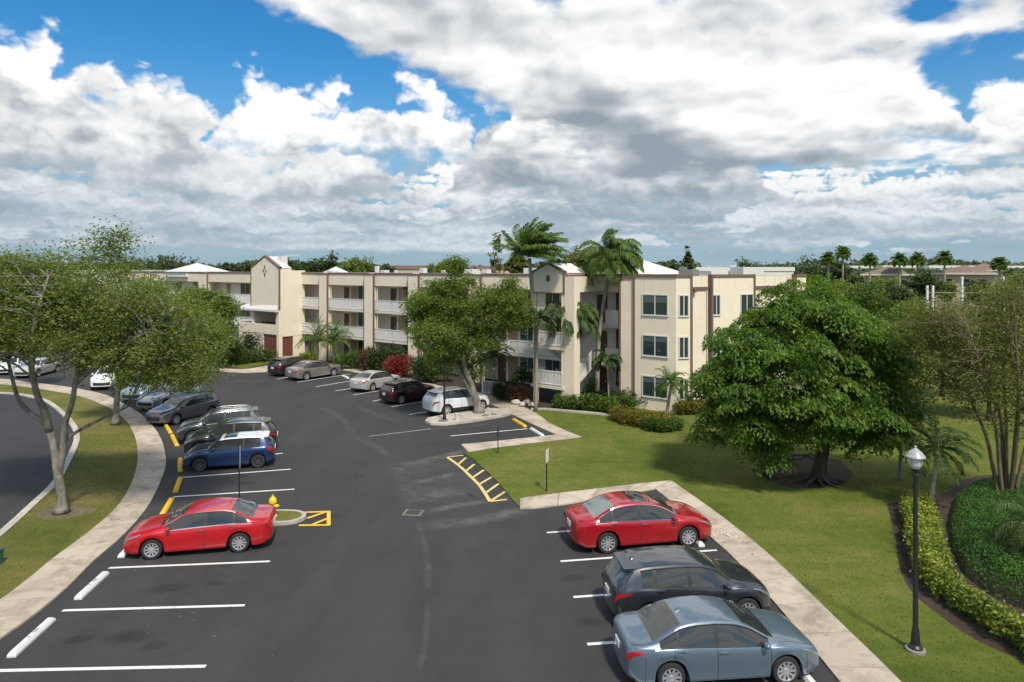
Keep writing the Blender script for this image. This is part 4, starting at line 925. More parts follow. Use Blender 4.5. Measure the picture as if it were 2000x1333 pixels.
def make_car(name, label, cat, kind, paint, near, rear, front, spokes=5, alloy=None, trim=None, roofpaint=None, sunroof=False, cladding=False, rails=False, scale=None, rgl=None, tail=(0.62, 0.90), group=None, zoff=0.0, yaw=0.0):
    S = BODY[kind]; L, W, wb, r = S['L'], S['W'], S['wb'], S['r']; W2 = W / 2; ro = S['ro']
    xr, xf = ro, ro + wb; R_ = r + 0.055; zc = r
    # stations along the car
    xs = set(np.linspace(0.42, L - 0.42, 38).tolist())
    for a in (*S['rw'], *S['fw'], *[q for g in S['glass'] for q in g], *[q for g in S['doors'] for q in g], *S['roofz'], 0.42, 0.56): xs.add(a * L)
    for c in (xr, xf):
        for k in range(13): xs.add(c + R_ * math.cos(math.pi * k / 12))
    for a, b in ((S['rw']), (S['fw'])):
        for k in range(1, 4): xs.add((a + (b - a) * k / 4) * L)
    for d in (0.055, 0.08, 0.11, 0.15, 0.20, 0.27, 0.34): xs.add(d); xs.add(L - d)
    xs = sorted(xs); ks = [xs[0]]
    must = {round(a * L, 5) for a in (*S['rw'], *S['fw'], *[q for g in S['glass'] for q in g], *[q for g in S['doors'] for q in g], *S['roofz'])}
    for x in xs[1:]:
        if x - ks[-1] > 0.022: ks.append(x)
        elif round(x, 5) in must and round(ks[-1], 5) not in must: ks[-1] = x
    def wide(x):
        d = min(x, L - x); rc = 0.62 if x > L / 2 else 0.45
        q = max(0.0, 1 - d / rc); return W2 * (1 - 0.26 * q ** 2.4) * (1 - 0.02 * ss(abs(x - L / 2), L * 0.25, L * 0.45))
    st = [(0.0, 0.0), (0.004, 0.25 * W2), (0.014, 0.50 * W2), (0.032, 0.66 * W2)] + [(x, wide(x)) for x in ks] + [(L - 0.045, 0.64 * W2), (L - 0.022, 0.48 * W2), (L - 0.006, 0.25 * W2), (L, 0.0)]
    def section(x, w):
        u = x / L; zt = interp(S['top'], u); zb = min(interp(S['belt'], u), zt - 0.012)
        z0 = 0.20 + 0.08 * (1 - ss(x, 0.0, 0.5)) + 0.03 * ss(x, L - 0.5, L) + (0.05 if kind == 'suv' else 0)
        arch = 0.0
        for c in (xr, xf):
            dx = abs(x - c)
            if dx < R_: z0 = max(z0, zc + math.sqrt(R_ * R_ - dx * dx))
            arch = max(arch, math.exp(-((x - c) / (R_ * 1.15)) ** 2))
        h = max(zb - z0, 0.02); dz = zt - zb; fl = 1 + 0.016 * arch
        drop = 0.05 - 0.02 * ss(dz, 0.1, 0.5); drop = min(drop, dz * 0.5)
        wr = w * (0.86 - 0.15 * ss(dz, 0.10, 0.50)); wg = 0.945 * w; ze = zt - drop
        P = [(0.90 * w, z0), (0.962 * w, z0 + 0.01), (0.985 * w * fl, z0 + 0.10 * h), (0.986 * w * fl, z0 + 0.28 * h), (0.998 * w * fl, z0 + 0.46 * h), (1.0 * w * fl, z0 + 0.64 * h), (0.992 * w, z0 + 0.80 * h), (0.984 * w, z0 + 0.91 * h), (0.958 * w, zb)]
        de = ze - zb
        for f in (0.08, 0.36, 0.64, 0.90): P.append((wg + (wr - wg) * f ** 1.25, zb + de * f))
        P += [(wr * 0.985, ze + drop * 0.15), (0.86 * wr, ze + drop * 0.55), (0.5 * wr, ze + drop * 0.88), (0.0, zt)]
        return P, dz
    secs = [section(x, w) for x, w in st]; n = len(st); J = 17
    def in_(x, rng_): return rng_[0] * L - 1e-4 < x < rng_[1] * L + 1e-4
    buckets = {}
    for i in range(n - 1):
        xm = 0.5 * (st[i][0] + st[i + 1][0]); dz = 0.5 * (secs[i][1] + secs[i + 1][1])
        inarch = min(abs(xm - xr), abs(xm - xf)) < R_
        for j in range(J - 1):
            key = ('body', 0)
            if j in (14, 15) and in_(xm, S['rw']): key = ('rear_window', 0)
            elif j in (14, 15) and in_(xm, S['fw']): key = ('windscreen', 0)
            elif j in (9, 10, 11) and dz > 0.17:
                hit = False
                for g in S['glass']:
                    if in_(xm, g): key = ('side_window', g); hit = True
                if not hit and S['glass'][0][1] * L < xm < S['glass'][-1][0] * L: key = ('body', 1)
            elif sunroof and j in (14, 15) and in_(xm, (0.42, 0.56)): key = ('sunroof', 0)
            elif roofpaint and j >= 12 and in_(xm, S['roofz']): key = ('roof', 0)
            elif 2 <= j <= 7 and not inarch:
                for g in S['doors']:
                    if in_(xm, (g[0], g[1])): key = ('door', g)
            if key[0] == 'body':
                zmid = 0.5 * (secs[i][0][j][1] + secs[i][0][j + 1][1]); ymid = secs[i][0][j][0]
                if xm > L - 0.05 and 3 <= j <= 6: key = ('grille', 0)
                elif j <= 1 and (xm < 0.2 or xm > L - 0.2): key = ('body', 1)
                elif cladding and (j <= 1): key = ('body', 1)
            if key[0] == 'door' and cladding and j <= 2: key = ('body', 1)
            buckets.setdefault(key, []).append((i, j))
    mid = xr + wb / 2
    def emit(cells, sides, mats, nm, parent, off=0.0, mi=None):
        idx = {}; vs = []; fs = []; ms = []
        for q, (i, j) in enumerate(cells):
            for sgn in sides:
                ids = []
                for a, b in ((i, j), (i + 1, j), (i + 1, j + 1), (i, j + 1)):
                    y, z = secs[a][0][b]; k = (a, b, sgn if y > 1e-6 else 0)
                    if k not in idx: idx[k] = len(vs); vs.append((st[a][0] - mid, sgn * y, z))
                    if idx[k] not in ids: ids.append(idx[k])
                if len(ids) >= 3: fs.append(tuple(ids if sgn < 0 else ids[::-1])); ms.append(mi[q] if mi else 0)
        b = MB(); b.v = vs; b.f = fs; b.m = ms
        return b.build(nm, mats, parent, True, 42)
    # place: the near side's two wheel contact points
    pr, pf = Vector(rear), Vector(front); hd = (pf - pr).normalized()
    if yaw: hd = Matrix.Rotation(yaw, 3, 'Z') @ hd
    sc = scale or min(1.10, max(0.92, (pf - pr).length / wb)); left = Vector((-hd.y, hd.x, 0))
    ctr = (pr + pf) / 2 - left * (W2 - 0.10) * sc * (1 if near == 'left' else -1)
    root = thing(name, label, cat, (ctr.x, ctr.y, zoff), math.atan2(hd.y, hd.x), group); root.scale = (sc,) * 3
    cells = []; mi = []
    for key in (('body', 0), ('body', 1)):
        for c in buckets.get(key, []): cells.append(c); mi.append(key[1])
    body = emit(cells, (1, -1), [paint, M_BLACK], 'body', root, mi=mi)
    glz = M_GLASS
    for key, cl in buckets.items():
        nm = key[0]
        if nm == 'body': continue
        if nm in ('windscreen', 'grille', 'sunroof'): emit(cl, (1, -1), {'grille': M_BLACK}.get(nm, glz), nm, root)
        elif nm == 'rear_window': emit(cl, (1, -1), rgl or glz, nm, root)
        elif nm == 'roof': emit(cl, (1, -1), roofpaint, nm, root)
        elif nm == 'side_window':
            for sgn in (1, -1): emit(cl, (sgn,), glz, nm, root)
        elif nm == 'door':
            for sgn in (1, -1):
                d = emit(cl, (sgn,), paint, 'door', root)
                a, b_ = key[1][0] * L, key[1][1] * L; P, _ = section(a + 0.10 * L * 0.22 + 0.06, wide(a + 0.08)); y, z = P[7]
                h = MB(); xh = a + 0.05 - mid; h.box((xh, min(sgn * (y - 0.005), sgn * (y + 0.03)), z - 0.035), (xh + 0.20, max(sgn * (y - 0.005), sgn * (y + 0.03)), z - 0.005)); h.build('handle', trim or paint, d)
    # lamps wrap round the corners, a few millimetres proud of the body
    def surf(x, t_):
        P, _ = section(x, wide(x)); j = min(int(t_), 15); f = t_ - j; return P[j][0] * (1 - f) + P[j + 1][0] * f, P[j][1] * (1 - f) + P[j + 1][1] * f
    def lamp_patch(nm, m, x0, x1, lo0, lo1, hi0, hi1, end):
        for sgn in (1, -1):
            b = MB(); vs = []; nx, nt = 10, 4
            for a in range(nx + 1):
                q = a / nx; x = x0 + (x1 - x0) * q; lo = lo0 + (lo1 - lo0) * q ** 0.8; hi = hi0 + (hi1 - hi0) * q
                for c in range(nt + 1):
                    y, z = surf(x, lo + (hi - lo) * c / nt); vs.append((x - mid + 0.006 * end, sgn * (y + 0.007), z))
            k = nt + 1; fs = [(a * k + c, (a + 1) * k + c, (a + 1) * k + c + 1, a * k + c + 1) for a in range(nx) for c in range(nt)]
            if (sgn > 0) == (x1 > x0): fs = [f[::-1] for f in fs]
            b.add(vs, fs); b.build(nm, m, root, True)
    if kind == 'sedan': lamp_patch('tail_light', M_TAIL, 0.035, 0.40, 5.3, 7.1, 7.75, 7.6, -1)
    elif kind == 'suv': lamp_patch('tail_light', M_TAIL, 0.035, 0.46, 5.3, 6.7, 7.2, 6.9, -1)
    else: lamp_patch('tail_light', M_TAIL, 0.035, 0.28, 5.0, 6.0, 8.3, 8.2, -1)
    lamp_patch('headlight', M_LAMP, L - 0.05, L - 0.62, 5.6, 7.3, 7.3, 7.9, 1)
    # shut lines
    sl = MB()
    edges = sorted({q for g in S['doors'] for q in g})
    for e in edges:
        x = e * L; P, _ = section(x, wide(x))
        if min(abs(x - xr), abs(x - xf)) < R_ - 0.02:  # follow the arch
            pass
        for sgn in (1, -1):
            for j in range(1, 8):
                (y0, z0), (y1, z1) = P[j], P[j + 1]
                sl.add([(x - 0.007 - mid, sgn * (y0 + 0.002), z0), (x + 0.007 - mid, sgn * (y0 + 0.002), z0), (x + 0.007 - mid, sgn * (y1 + 0.002), z1), (x - 0.007 - mid, sgn * (y1 + 0.002), z1)], [(0, 1, 2, 3) if sgn < 0 else (3, 2, 1, 0)])
    def seam(x, j0, j1):
        P, _ = section(x, wide(x))
        for sgn in (1, -1):
            for j in range(j0, j1):
                (y0, z0), (y1, z1) = P[j], P[j + 1]
                sl.add([(x - 0.005 - mid, sgn * (y0 + 0.002), z0), (x + 0.005 - mid, sgn * (y0 + 0.002), z0), (x + 0.005 - mid, sgn * (y1 + 0.002), z1), (x - 0.005 - mid, sgn * (y1 + 0.002), z1)], [(0, 1, 2, 3) if sgn < 0 else (3, 2, 1, 0)])
    seam(0.42, 1, 6); seam(L - 0.42, 1, 6)
    for sgn in (1, -1):                       # bonnet edges
        pts = []
        for q in np.linspace(S['fw'][1] + 0.015, 0.955, 9):
            x = q * L; P, _ = section(x, wide(x)); y, z = P[13]; pts.append((x - mid, sgn * y, z + 0.001))
        sl.tube(pts, 0.006, 4)
    if kind == 'sedan':
        for sgn in (1, -1):
            pts = []
            for q in np.linspace(0.03, S['rw'][0] - 0.004, 6):
                x = q * L; P, _ = section(x, wide(x)); y, z = P[13]; pts.append((x - mid, sgn * y, z + 0.001))
            sl.tube(pts, 0.006, 4)
    sl.build('door_gap', M_BLACK, root)
    # window trim along belt and roof edge
    tr = MB()
    for sgn in (1, -1):
        for f, j in ((0, 9), (0, 12)):
            pts = []
            for i in range(n):
                x = st[i][0]
                if S['glass'][0][0] * L - 0.01 <= x <= S['glass'][-1][1] * L + 0.01:
                    y, z = secs[i][0][j]; pts.append((x - mid, sgn * (y + 0.004), z + (-0.01 if j == 9 else 0.008)))
            tr.tube(pts, 0.015, 5)
    tr.build('window_trim', trim or M_BLACK, root)
    # dark underside and wheel wells
    ub = MB(); ub.box((0.25 - mid, -W2 + 0.30, 0.17), (L - 0.25 - mid, W2 - 0.30, 0.62))
    for c in (xr, xf):
        for sgn in (1, -1):
            vs = []; m = 12
            for k in range(m + 1):
                a = math.pi * k / m; px_ = c - mid + (R_ + 0.005) * math.cos(a); pz = zc + (R_ + 0.005) * math.sin(a)
                vs += [(px_, sgn * (W2 * 0.90), pz), (px_, sgn * (W2 - 0.34), pz)]
            ub.add(vs, [(2 * k, 2 * k + 1, 2 * k + 3, 2 * k + 2) for k in range(m)])
    ub.box((0.30 - mid, -W2 * 0.86, 0.20), (xr - R_ - mid, W2 * 0.86, 0.32)); ub.box((xr + R_ - mid, -W2 * 0.88, 0.20), (xf - R_ - mid, W2 * 0.88, 0.32))
    ub.build('underbody', M_BLACK, root)
    for c in (xr, xf):
        for sgn in (1, -1): wheel_mesh(r, 0.215, spokes, alloy or M_ALLOY, root, (c - mid, sgn * (W2 - 0.115), r), sgn)
    # door mirrors
    xm_ = S['fw'][1] * L - 0.30
    Pm, _ = section(xm_, wide(xm_))
    for sgn in (1, -1):
        m = MB(); y, z = Pm[9]
        m.sphere((xm_ - mid, sgn * (y + 0.13), z + 0.085), (0.075, 0.11, 0.072), 8); m.box((xm_ - 0.03 - mid, min(sgn * (y - 0.03), sgn * (y + 0.09)), z + 0.03), (xm_ + 0.03 - mid, max(sgn * (y - 0.03), sgn * (y + 0.09)), z + 0.06))
        m.build('mirror', paint, root, True, 40)
    zz = interp(S['belt'], 0.0); pl = MB(); pz = 0.66 if kind == 'sedan' else 0.80
    if kind != 'sedan': pz = 0.70
    pl.box((-0.022 - mid, -0.165, pz), (0.003 - mid, 0.165, pz + 0.16)); pl.build('number_plate', M_PLATE, root)
    an = MB(); xa = (S['roofz'][0] + 0.03) * L; za = interp(S['top'], xa / L)
    an.add([(xa - 0.07 - mid, -0.015, za - 0.01), (xa + 0.06 - mid, -0.01, za), (xa + 0.06 - mid, 0.01, za), (xa - 0.07 - mid, 0.015, za - 0.01), (xa - 0.07 - mid, 0, za + 0.05)], [(0, 1, 4), (1, 2, 4), (2, 3, 4), (3, 0, 4)]); an.build('antenna', roofpaint or paint, root)
    if kind != 'sedan':
        spl = MB(); xs0 = S['rw'][1] * L; zs = interp(S['top'], xs0 / L); ws = wide(xs0) * 0.62
        spl.add([(xs0 + 0.10 - mid, -ws, zs + 0.035), (xs0 + 0.10 - mid, ws, zs + 0.035), (xs0 - 0.20 - mid, ws * 0.97, zs + 0.02), (xs0 - 0.20 - mid, -ws * 0.97, zs + 0.02), (xs0 - 0.20 - mid, -ws * 0.97, zs - 0.03), (xs0 - 0.20 - mid, ws * 0.97, zs - 0.03), (xs0 + 0.02 - mid, ws, zs - 0.02), (xs0 + 0.02 - mid, -ws, zs - 0.02)],
                [(0, 1, 2, 3), (3, 2, 5, 4), (4, 5, 6, 7), (0, 3, 4, 7), (1, 6, 5, 2)]); spl.build('spoiler', roofpaint or paint, root)
    # wipers
    wp = MB(); x0 = (S['fw'][1]) * L - 0.05; 
    for yy in (-0.45, 0.10):
        pts = []
        for q in range(5):
            x = x0 - 0.10 - 0.03 * q; z = interp(S['top'], x / L) - 0.012 * abs(yy + 0.13 * q) / 0.5; pts.append((x - mid, yy + 0.14 * q, z + 0.012))
        wp.tube(pts, 0.008, 4)
    wp.build('wiper', M_BLACK, root)
    if rails:
        for sgn in (1, -1):
            rl_ = MB(); pts = []
            for q in np.linspace(S['roofz'][0] + 0.03, S['roofz'][1] - 0.04, 9):
                x = q * L; P, _ = section(x, wide(x)); y, z = P[13]; up = 0.055 if 0.16 < q < 0.54 else 0.02
                pts.append((x - mid, sgn * (y - 0.05), z + up))
            rl_.tube(pts, 0.018, 6); rl_.build('roof_rail', M_ALLOY, root, True)
    return root
P_BLUE = carpaint('blue_grey_paint', (0.135, 0.185, 0.235), 0.45); P_GREY = carpaint('dark_grey_paint', (0.034, 0.040, 0.050), 0.45); P_MKS = carpaint('candy_red_paint', (0.38, 0.004, 0.012), 0.20)
P_RED = carpaint('bright_red_paint', (0.46, 0.003, 0.008), 0.05); P_NAVY = carpaint('navy_paint', (0.010, 0.030, 0.105), 0.35); P_BLK = carpaint('black_paint', (0.012, 0.013, 0.015), 0.2); P_GG = carpaint('grey_green_paint', (0.055, 0.066, 0.066), 0.5)
P_LGR = carpaint('mid_grey_paint', (0.16, 0.155, 0.165), 0.5); P_SIL = carpaint('silver_paint', (0.42, 0.43, 0.43), 0.55); P_WHT = carpaint('white_paint', (0.70, 0.71, 0.72), 0.0); P_BEI = carpaint('warm_silver_paint', (0.30, 0.275, 0.25), 0.5)
P_PUR = carpaint('dark_plum_paint', (0.030, 0.022, 0.032), 0.4); P_MAR = carpaint('maroon_paint', (0.045, 0.010, 0.012), 0.35); P_TEAL = carpaint('pale_teal_paint', (0.26, 0.34, 0.34), 0.45); P_PEARL = carpaint('pearl_paint', (0.55, 0.55, 0.53), 0.35)
KR = 'cars parked nose to the lawn on the right'; KL = 'cars parked along the curved sidewalk'; KB = 'cars parked in front of the building'; KF = 'cars parked beyond the left lawn'
make_car('parked_car', 'blue grey sedan nearest the camera on the right, pale silver wheels', 'car', 'sedan', P_BLUE, 'right', G(1308, 1349), G(1535, 1335), 10, scale=0.985, group=KR)
make_car('parked_car', 'dark charcoal crossover parked between the blue grey sedan and the red sedan with sunroof', 'car', 'suv', P_GREY, 'right', G(1263, 1231), G(1465, 1218), 10, cladding=True, scale=0.98, group=KR)
make_car('parked_car', 'glossy red sedan with dark sunroof and chrome window line by the lawn corner', 'car', 'sedan', P_MKS, 'right', G(1186, 1080), G(1343, 1067), 10, trim=M_CHROME, sunroof=True, rgl=M_GLASSL, group=KR)
make_car('parked_car', 'bright red sedan with silver wheels parked alone beside the yellow hydrant', 'car', 'sedan', P_RED, 'left', G(468, 1078), G(297, 1092), 10, trim=M_CHROME, group=KL)
make_car('parked_car', 'navy blue hatchback with white roof and dark wheels', 'car', 'hatch', P_NAVY, 'left', G(504, 914), G(390, 922), 8, M_DALLOY, roofpaint=P_WHT, sunroof=True, group=KL)
make_car('parked_car', 'black crossover with red tail lights directly behind the navy hatchback', 'car', 'suv', P_BLK, 'left', G(503, 886), G(388, 894), 6, scale=1.0, group=KL)
make_car('parked_car', 'dark grey green crossover with silver roof rails', 'car', 'suv', P_GG, 'left', G(480, 859), G(377, 868), 6, rails=True, scale=1.0, group=KL)
make_car('parked_car', 'mid grey small van with red tail lamps in the curved row', 'car', 'van', P_LGR, 'left', G(414, 813), G(341, 830), 8, scale=1.0, group=KL)
make_car('parked_car', 'silver sedan partly under the oak foliage in the curved row', 'car', 'sedan', P_SIL, 'left', G(385, 783), G(315, 801), 8, scale=1.0, group=KL)
make_car('parked_car', 'pale teal sedan half hidden by leaves at the far bend of the row', 'car', 'sedan', P_TEAL, 'left', G(348, 767), G(288, 786), 8, group=KL)
make_car('parked_car', 'black sedan under the oak between the pale teal car and the white crossover', 'car', 'sedan', P_BLK, 'left', G(318, 752), G(266, 770), 8, group=KL)
make_car('parked_car', 'white crossover seen nose on behind the slim oak trunk', 'car', 'suv', P_WHT, 'left', G(250, 746), G(222, 762), 6, scale=1.0, group=KL)
make_car('parked_car', 'silver white car behind the staked young tree', 'car', 'sedan', P_PEARL, 'left', G(112, 727), G(72, 737), 8, scale=1.0, group=KF)
make_car('parked_car', 'white hatchback at the far left edge beyond the path', 'car', 'hatch', P_WHT, 'left', G(62, 722), G(28, 732), 8, scale=1.0, group=KF)
make_car('parked_car', 'white crossover parked beside the leaning oak of the island', 'car', 'suv', P_WHT, 'right', G(872, 813), G(940, 803), 6, cladding=True, group=KB)
make_car('parked_car', 'dark maroon crossover with bright red tail lamps next to the white crossover', 'car', 'suv', P_MAR, 'right', G(783, 789.5), G(838, 780), 8, group=KB)
make_car('parked_car', 'pearl silver sedan in front of the red leaved shrub', 'car', 'sedan', P_PEARL, 'right', G(727, 765), G(771, 755), 8, group=KB)
make_car('parked_car', 'warm silver sedan parked in front of the bushy palms', 'car', 'sedan', P_BEI, 'right', G(598, 743), G(651, 735), 8, group=KB)
make_car('parked_car', 'dark plum crossover farthest along the building beside the hatched corner', 'car', 'suv', P_PUR, 'right', G(561, 735), G(607, 727.5), 6, group=KB)
# ---------------------------------------------------------------- plants
L_OAK = leafmat('oak_leaves', (0.105, 0.142, 0.038), (0.200, 0.245, 0.068), (0.31, 0.32, 0.12), 0.52)
L_OAK2 = leafmat('bright_oak_leaves', (0.088, 0.135, 0.025), (0.172, 0.232, 0.045), (0.27, 0.29, 0.085), 0.48)
L_POIN = leafmat('fern_leaves', (0.045, 0.105, 0.014), (0.120, 0.215, 0.030), (0.29, 0.345, 0.06), 0.46)
L_OLIVE = leafmat('olive_leaves', (0.090, 0.110, 0.028), (0.170, 0.190, 0.052), (0.27, 0.255, 0.10), 0.45)
L_PALM = leafmat('palm_leaves', (0.065, 0.120, 0.024), (0.135, 0.220, 0.046), (0.25, 0.30, 0.085), 0.48, 0.5)
L_DARK = leafmat('dark_leaves', (0.022, 0.045, 0.012), (0.052, 0.090, 0.022), (0.10, 0.14, 0.04), 0.3)
L_FAR = leafmat('far_leaves', (0.050, 0.076, 0.038), (0.085, 0.118, 0.052), (0.15, 0.17, 0.07), 0.35)
L_HEDGE = leafmat('hedge_leaves', (0.040, 0.085, 0.013), (0.092, 0.155, 0.024), (0.18, 0.22, 0.04), 0.34)
L_GOLD = leafmat('golden_leaves', (0.075, 0.125, 0.016), (0.21, 0.26, 0.030), (0.52, 0.50, 0.09), 0.36)
L_RED = leafmat('red_leaves', (0.11, 0.012, 0.012), (0.28, 0.030, 0.022), (0.42, 0.10, 0.05), 0.25)
L_RUST = leafmat('rusty_leaves', (0.06, 0.022, 0.012), (0.13, 0.055, 0.028), (0.20, 0.12, 0.05), 0.25)
L_BRONZE = leafmat('bronze_hedge_leaves', (0.09, 0.10, 0.014), (0.20, 0.175, 0.024), (0.36, 0.25, 0.035), 0.36)
L_MOUND = leafmat('mound_leaves', (0.030, 0.090, 0.014), (0.065, 0.165, 0.024), (0.12, 0.22, 0.04), 0.36)
def bark_nodes(c1, c2):
    def f(t, b, oc):
        n = t.noise(t.vmath('MULTIPLY', oc, (1, 1, 0.35)), 4.5, 6, 0.7, 0.6); n2 = t.noise(oc, 1.2, 3, 0.5)
        t.put(b.inputs['Base Color'], t.mix(t.mapr(t.math('ADD', t.math('MULTIPLY', n, 0.7), t.math('MULTIPLY', n2, 0.3)), 0.36, 0.62), c1, c2)); b.inputs['Roughness'].default_value = 0.95; b.inputs['Specular IOR Level'].default_value = 0.15
        bn = t.node('ShaderNodeBump'); bn.inputs['Strength'].default_value = 0.9; bn.inputs['Distance'].default_value = 0.03
        t.put(bn.inputs['Height'], t.noise(t.vmath('MULTIPLY', oc, (1, 1, 0.3)), 12, 5, 0.7)); t.l.new(bn.outputs[0], b.inputs['Normal'])
    return f
B_OAK = mat('oak_bark', (0.25, 0.23, 0.2), build=bark_nodes((0.075, 0.066, 0.054), (0.32, 0.295, 0.25)))
B_DARK = mat('dark_bark', (0.08, 0.06, 0.045), build=bark_nodes((0.045, 0.035, 0.026), (0.14, 0.11, 0.08)))
B_PALM = mat('palm_bark', (0.28, 0.25, 0.21), build=bark_nodes((0.20, 0.175, 0.14), (0.38, 0.345, 0.29)))
B_TWIG = mat('tan_twigs', (0.2, 0.15, 0.1), build=bark_nodes((0.12, 0.088, 0.06), (0.26, 0.205, 0.145)))
def leaf_quads(P, size, flat=0.35, aspect=0.55, updir=None):
    """one rhombic leaf at each point, any way up"""
    n = len(P); d = rng.normal(size=(n, 3)); d[:, 2] *= 0.6; d /= np.linalg.norm(d, axis=1)[:, None] + 1e-9
    nr = rng.normal(size=(n, 3)); nr[:, 2] = np.abs(nr[:, 2]) + flat * 2; s = np.cross(nr, d); s /= np.linalg.norm(s, axis=1)[:, None] + 1e-9
    L = size * rng.uniform(0.6, 1.35, n)[:, None]; w = L * aspect * 0.5
    a = P - d * L * 0.5; c = P + d * L * 0.5; m = P + np.cross(d, s) * L * 0.08
    V = np.stack([a, m + s * w, c, m - s * w], 1).reshape(-1, 3)
    return V, np.arange(4 * n).reshape(n, 4)
def in_lobes(lobes, n, shell=0.55):
    """points spread through ellipsoid lobes, denser towards their skins"""
    vol = np.array([l[3] * l[4] * l[5] for l in lobes]) ** 0.75; pick = rng.choice(len(lobes), n, p=vol / vol.sum()); L = np.array(lobes)[pick]
    d = rng.normal(size=(n, 3)); d /= np.linalg.norm(d, axis=1)[:, None]
    r = np.where(rng.random(n) < shell, rng.uniform(0.72, 1.0, n), rng.uniform(0.15, 0.85, n))
    return L[:, :3] + d * r[:, None] * L[:, 3:6]
def crown(name, lobes, clumps, per, spread, leaf, m, parent, shell=0.6, flat=0.35, aspect=0.55, keep=None):
    C = in_lobes(lobes, clumps, shell)
    if keep is not None: C = C[keep(C)]
    k = len(C); sz = rng.uniform(0.6, 1.3, k)
    idx = np.repeat(np.arange(k), per)
    P = C[idx] + rng.normal(size=(k * per, 3)) * (spread * sz[idx])[:, None] * np.array((0.55, 0.55, 0.36))
    V, F = leaf_quads(P, leaf, flat, aspect)
    return np_mesh(name, V, F, m, parent), C
def limb_pts(a, b, sag=0.0, n=5, jit=0.06):
    a = Vector(a); b = Vector(b); L = (b - a).length; out = []
    for i in range(n + 1):
        t = i / n; p = a.lerp(b, t); j = jit * L * math.sin(math.pi * t)
        out.append(p + Vector((random.uniform(-j, j), random.uniform(-j, j), random.uniform(-j, j) + sag * math.sin(math.pi * t) * L)))
    return out
def branches(mb, nodes, tips, r0, r1=0.012, sides=5):
    """join each tip to a nearby limb point below or inside it"""
    N = np.array([n[0] for n in nodes]); Rr = np.array([n[1] for n in nodes])
    for t in tips:
        d = np.linalg.norm(N - t, axis=1) + np.maximum(0, N[:, 2] - t[2]) * 1.5; k = int(np.argmin(d + rng.uniform(0, 0.6, len(d))))
        if d[k] < 0.3: continue
        pts = limb_pts(N[k], t, 0.05, 4, 0.07); ra = min(r0, Rr[k] * 0.7); mb.tube(pts, [ra + (r1 - ra) * i / 4 for i in range(5)], sides, cap=False)
def tree(name, label, base, limbs, lobes, clumps, per, spread, leaf, lm, bm_, tips=120, group=None, cat='tree', tip_r=0.05, sides=10, shell=0.6, flare=1.5, **kw):
    """limbs: list of (points, radii) in world space; lobes in world space"""
    base = Vector(base); t = thing(name, label, cat, base, 0, group); mb = MB(); nodes = []
    for li, (pts, rad) in enumerate(limbs):
        P = smooth_line([tuple(Vector(p) - base) for p in pts], 4); k = len(P); Rr = np.interp(np.linspace(0, 1, k), np.linspace(0, 1, len(rad)), rad)
        if li == 0: 
            Rr = Rr.copy(); Rr[0] *= flare; Rr[1] *= 1 + (flare - 1) * 0.35
        mb.tube(P, list(Rr), sides)
        for p, r in zip(P[len(P) // 3:], Rr[len(P) // 3:]): nodes.append((np.array(p), float(r)))
    lb = [(l[0] - base.x, l[1] - base.y, l[2] - base.z, *l[3:]) for l in lobes]
    co, C = crown('crown', lb, clumps, per, spread, leaf, lm, t, shell, **kw)
    sel = C[rng.choice(len(C), min(tips, len(C)), replace=False)]
    branches(mb, nodes, sel, tip_r)
    mb.build('trunk', bm_, t, True)
    return t
def LB(px, py, Y, dy, rx, ry, rz): p = A(px, py, Y); return (p.x, p.y + dy, p.z, rx, ry, rz)

# --- the big grey oak on the left -------------------------------------------------------
b = G(120, 1000, 0.09); Y = b.y
q = lambda px, py, dy=0.0: tuple(A(px, py, Y + dy))
limbs = [([tuple(b), q(119, 965), q(113, 925), q(107, 880), q(98, 845)], [0.21, 0.175, 0.16, 0.145, 0.13]),
         ([q(112, 935), q(122, 890, -.1), q(127, 830, -.2), q(140, 790, -.3), q(148, 745, -.4), q(160, 690, -.6), q(190, 620, -.8), q(215, 560, -.6)], [0.13, 0.118, 0.105, 0.095, 0.085, 0.07, 0.05, 0.025]),
         ([q(98, 845), q(82, 822, .1), q(58, 806, .2), q(36, 780, .4), q(24, 740, .6), q(10, 690, .8), q(-30, 620, 1.0)], [0.115, 0.10, 0.09, 0.08, 0.065, 0.05, 0.025]),
         ([q(96, 842), q(86, 800, -.3), q(72, 770, -.8), q(60, 700, -1.4), q(70, 620, -1.8), q(95, 540, -1.5)], [0.15, 0.13, 0.11, 0.09, 0.06, 0.03]),
         ([q(146, 752), q(180, 720, -.9), q(235, 680, -1.6), q(300, 640, -2.0), q(340, 600, -2.0)], [0.10, 0.09, 0.07, 0.05, 0.03]),
         ([q(148, 745), q(165, 710, .5), q(150, 640, 1.3), q(170, 560, 1.8), q(185, 490, 1.6)], [0.11, 0.09, 0.07, 0.05, 0.02]),
         ([q(128, 858), q(160, 838, .3), q(200, 818, .6), q(248, 796, .9)], [0.07, 0.06, 0.05, 0.03])]
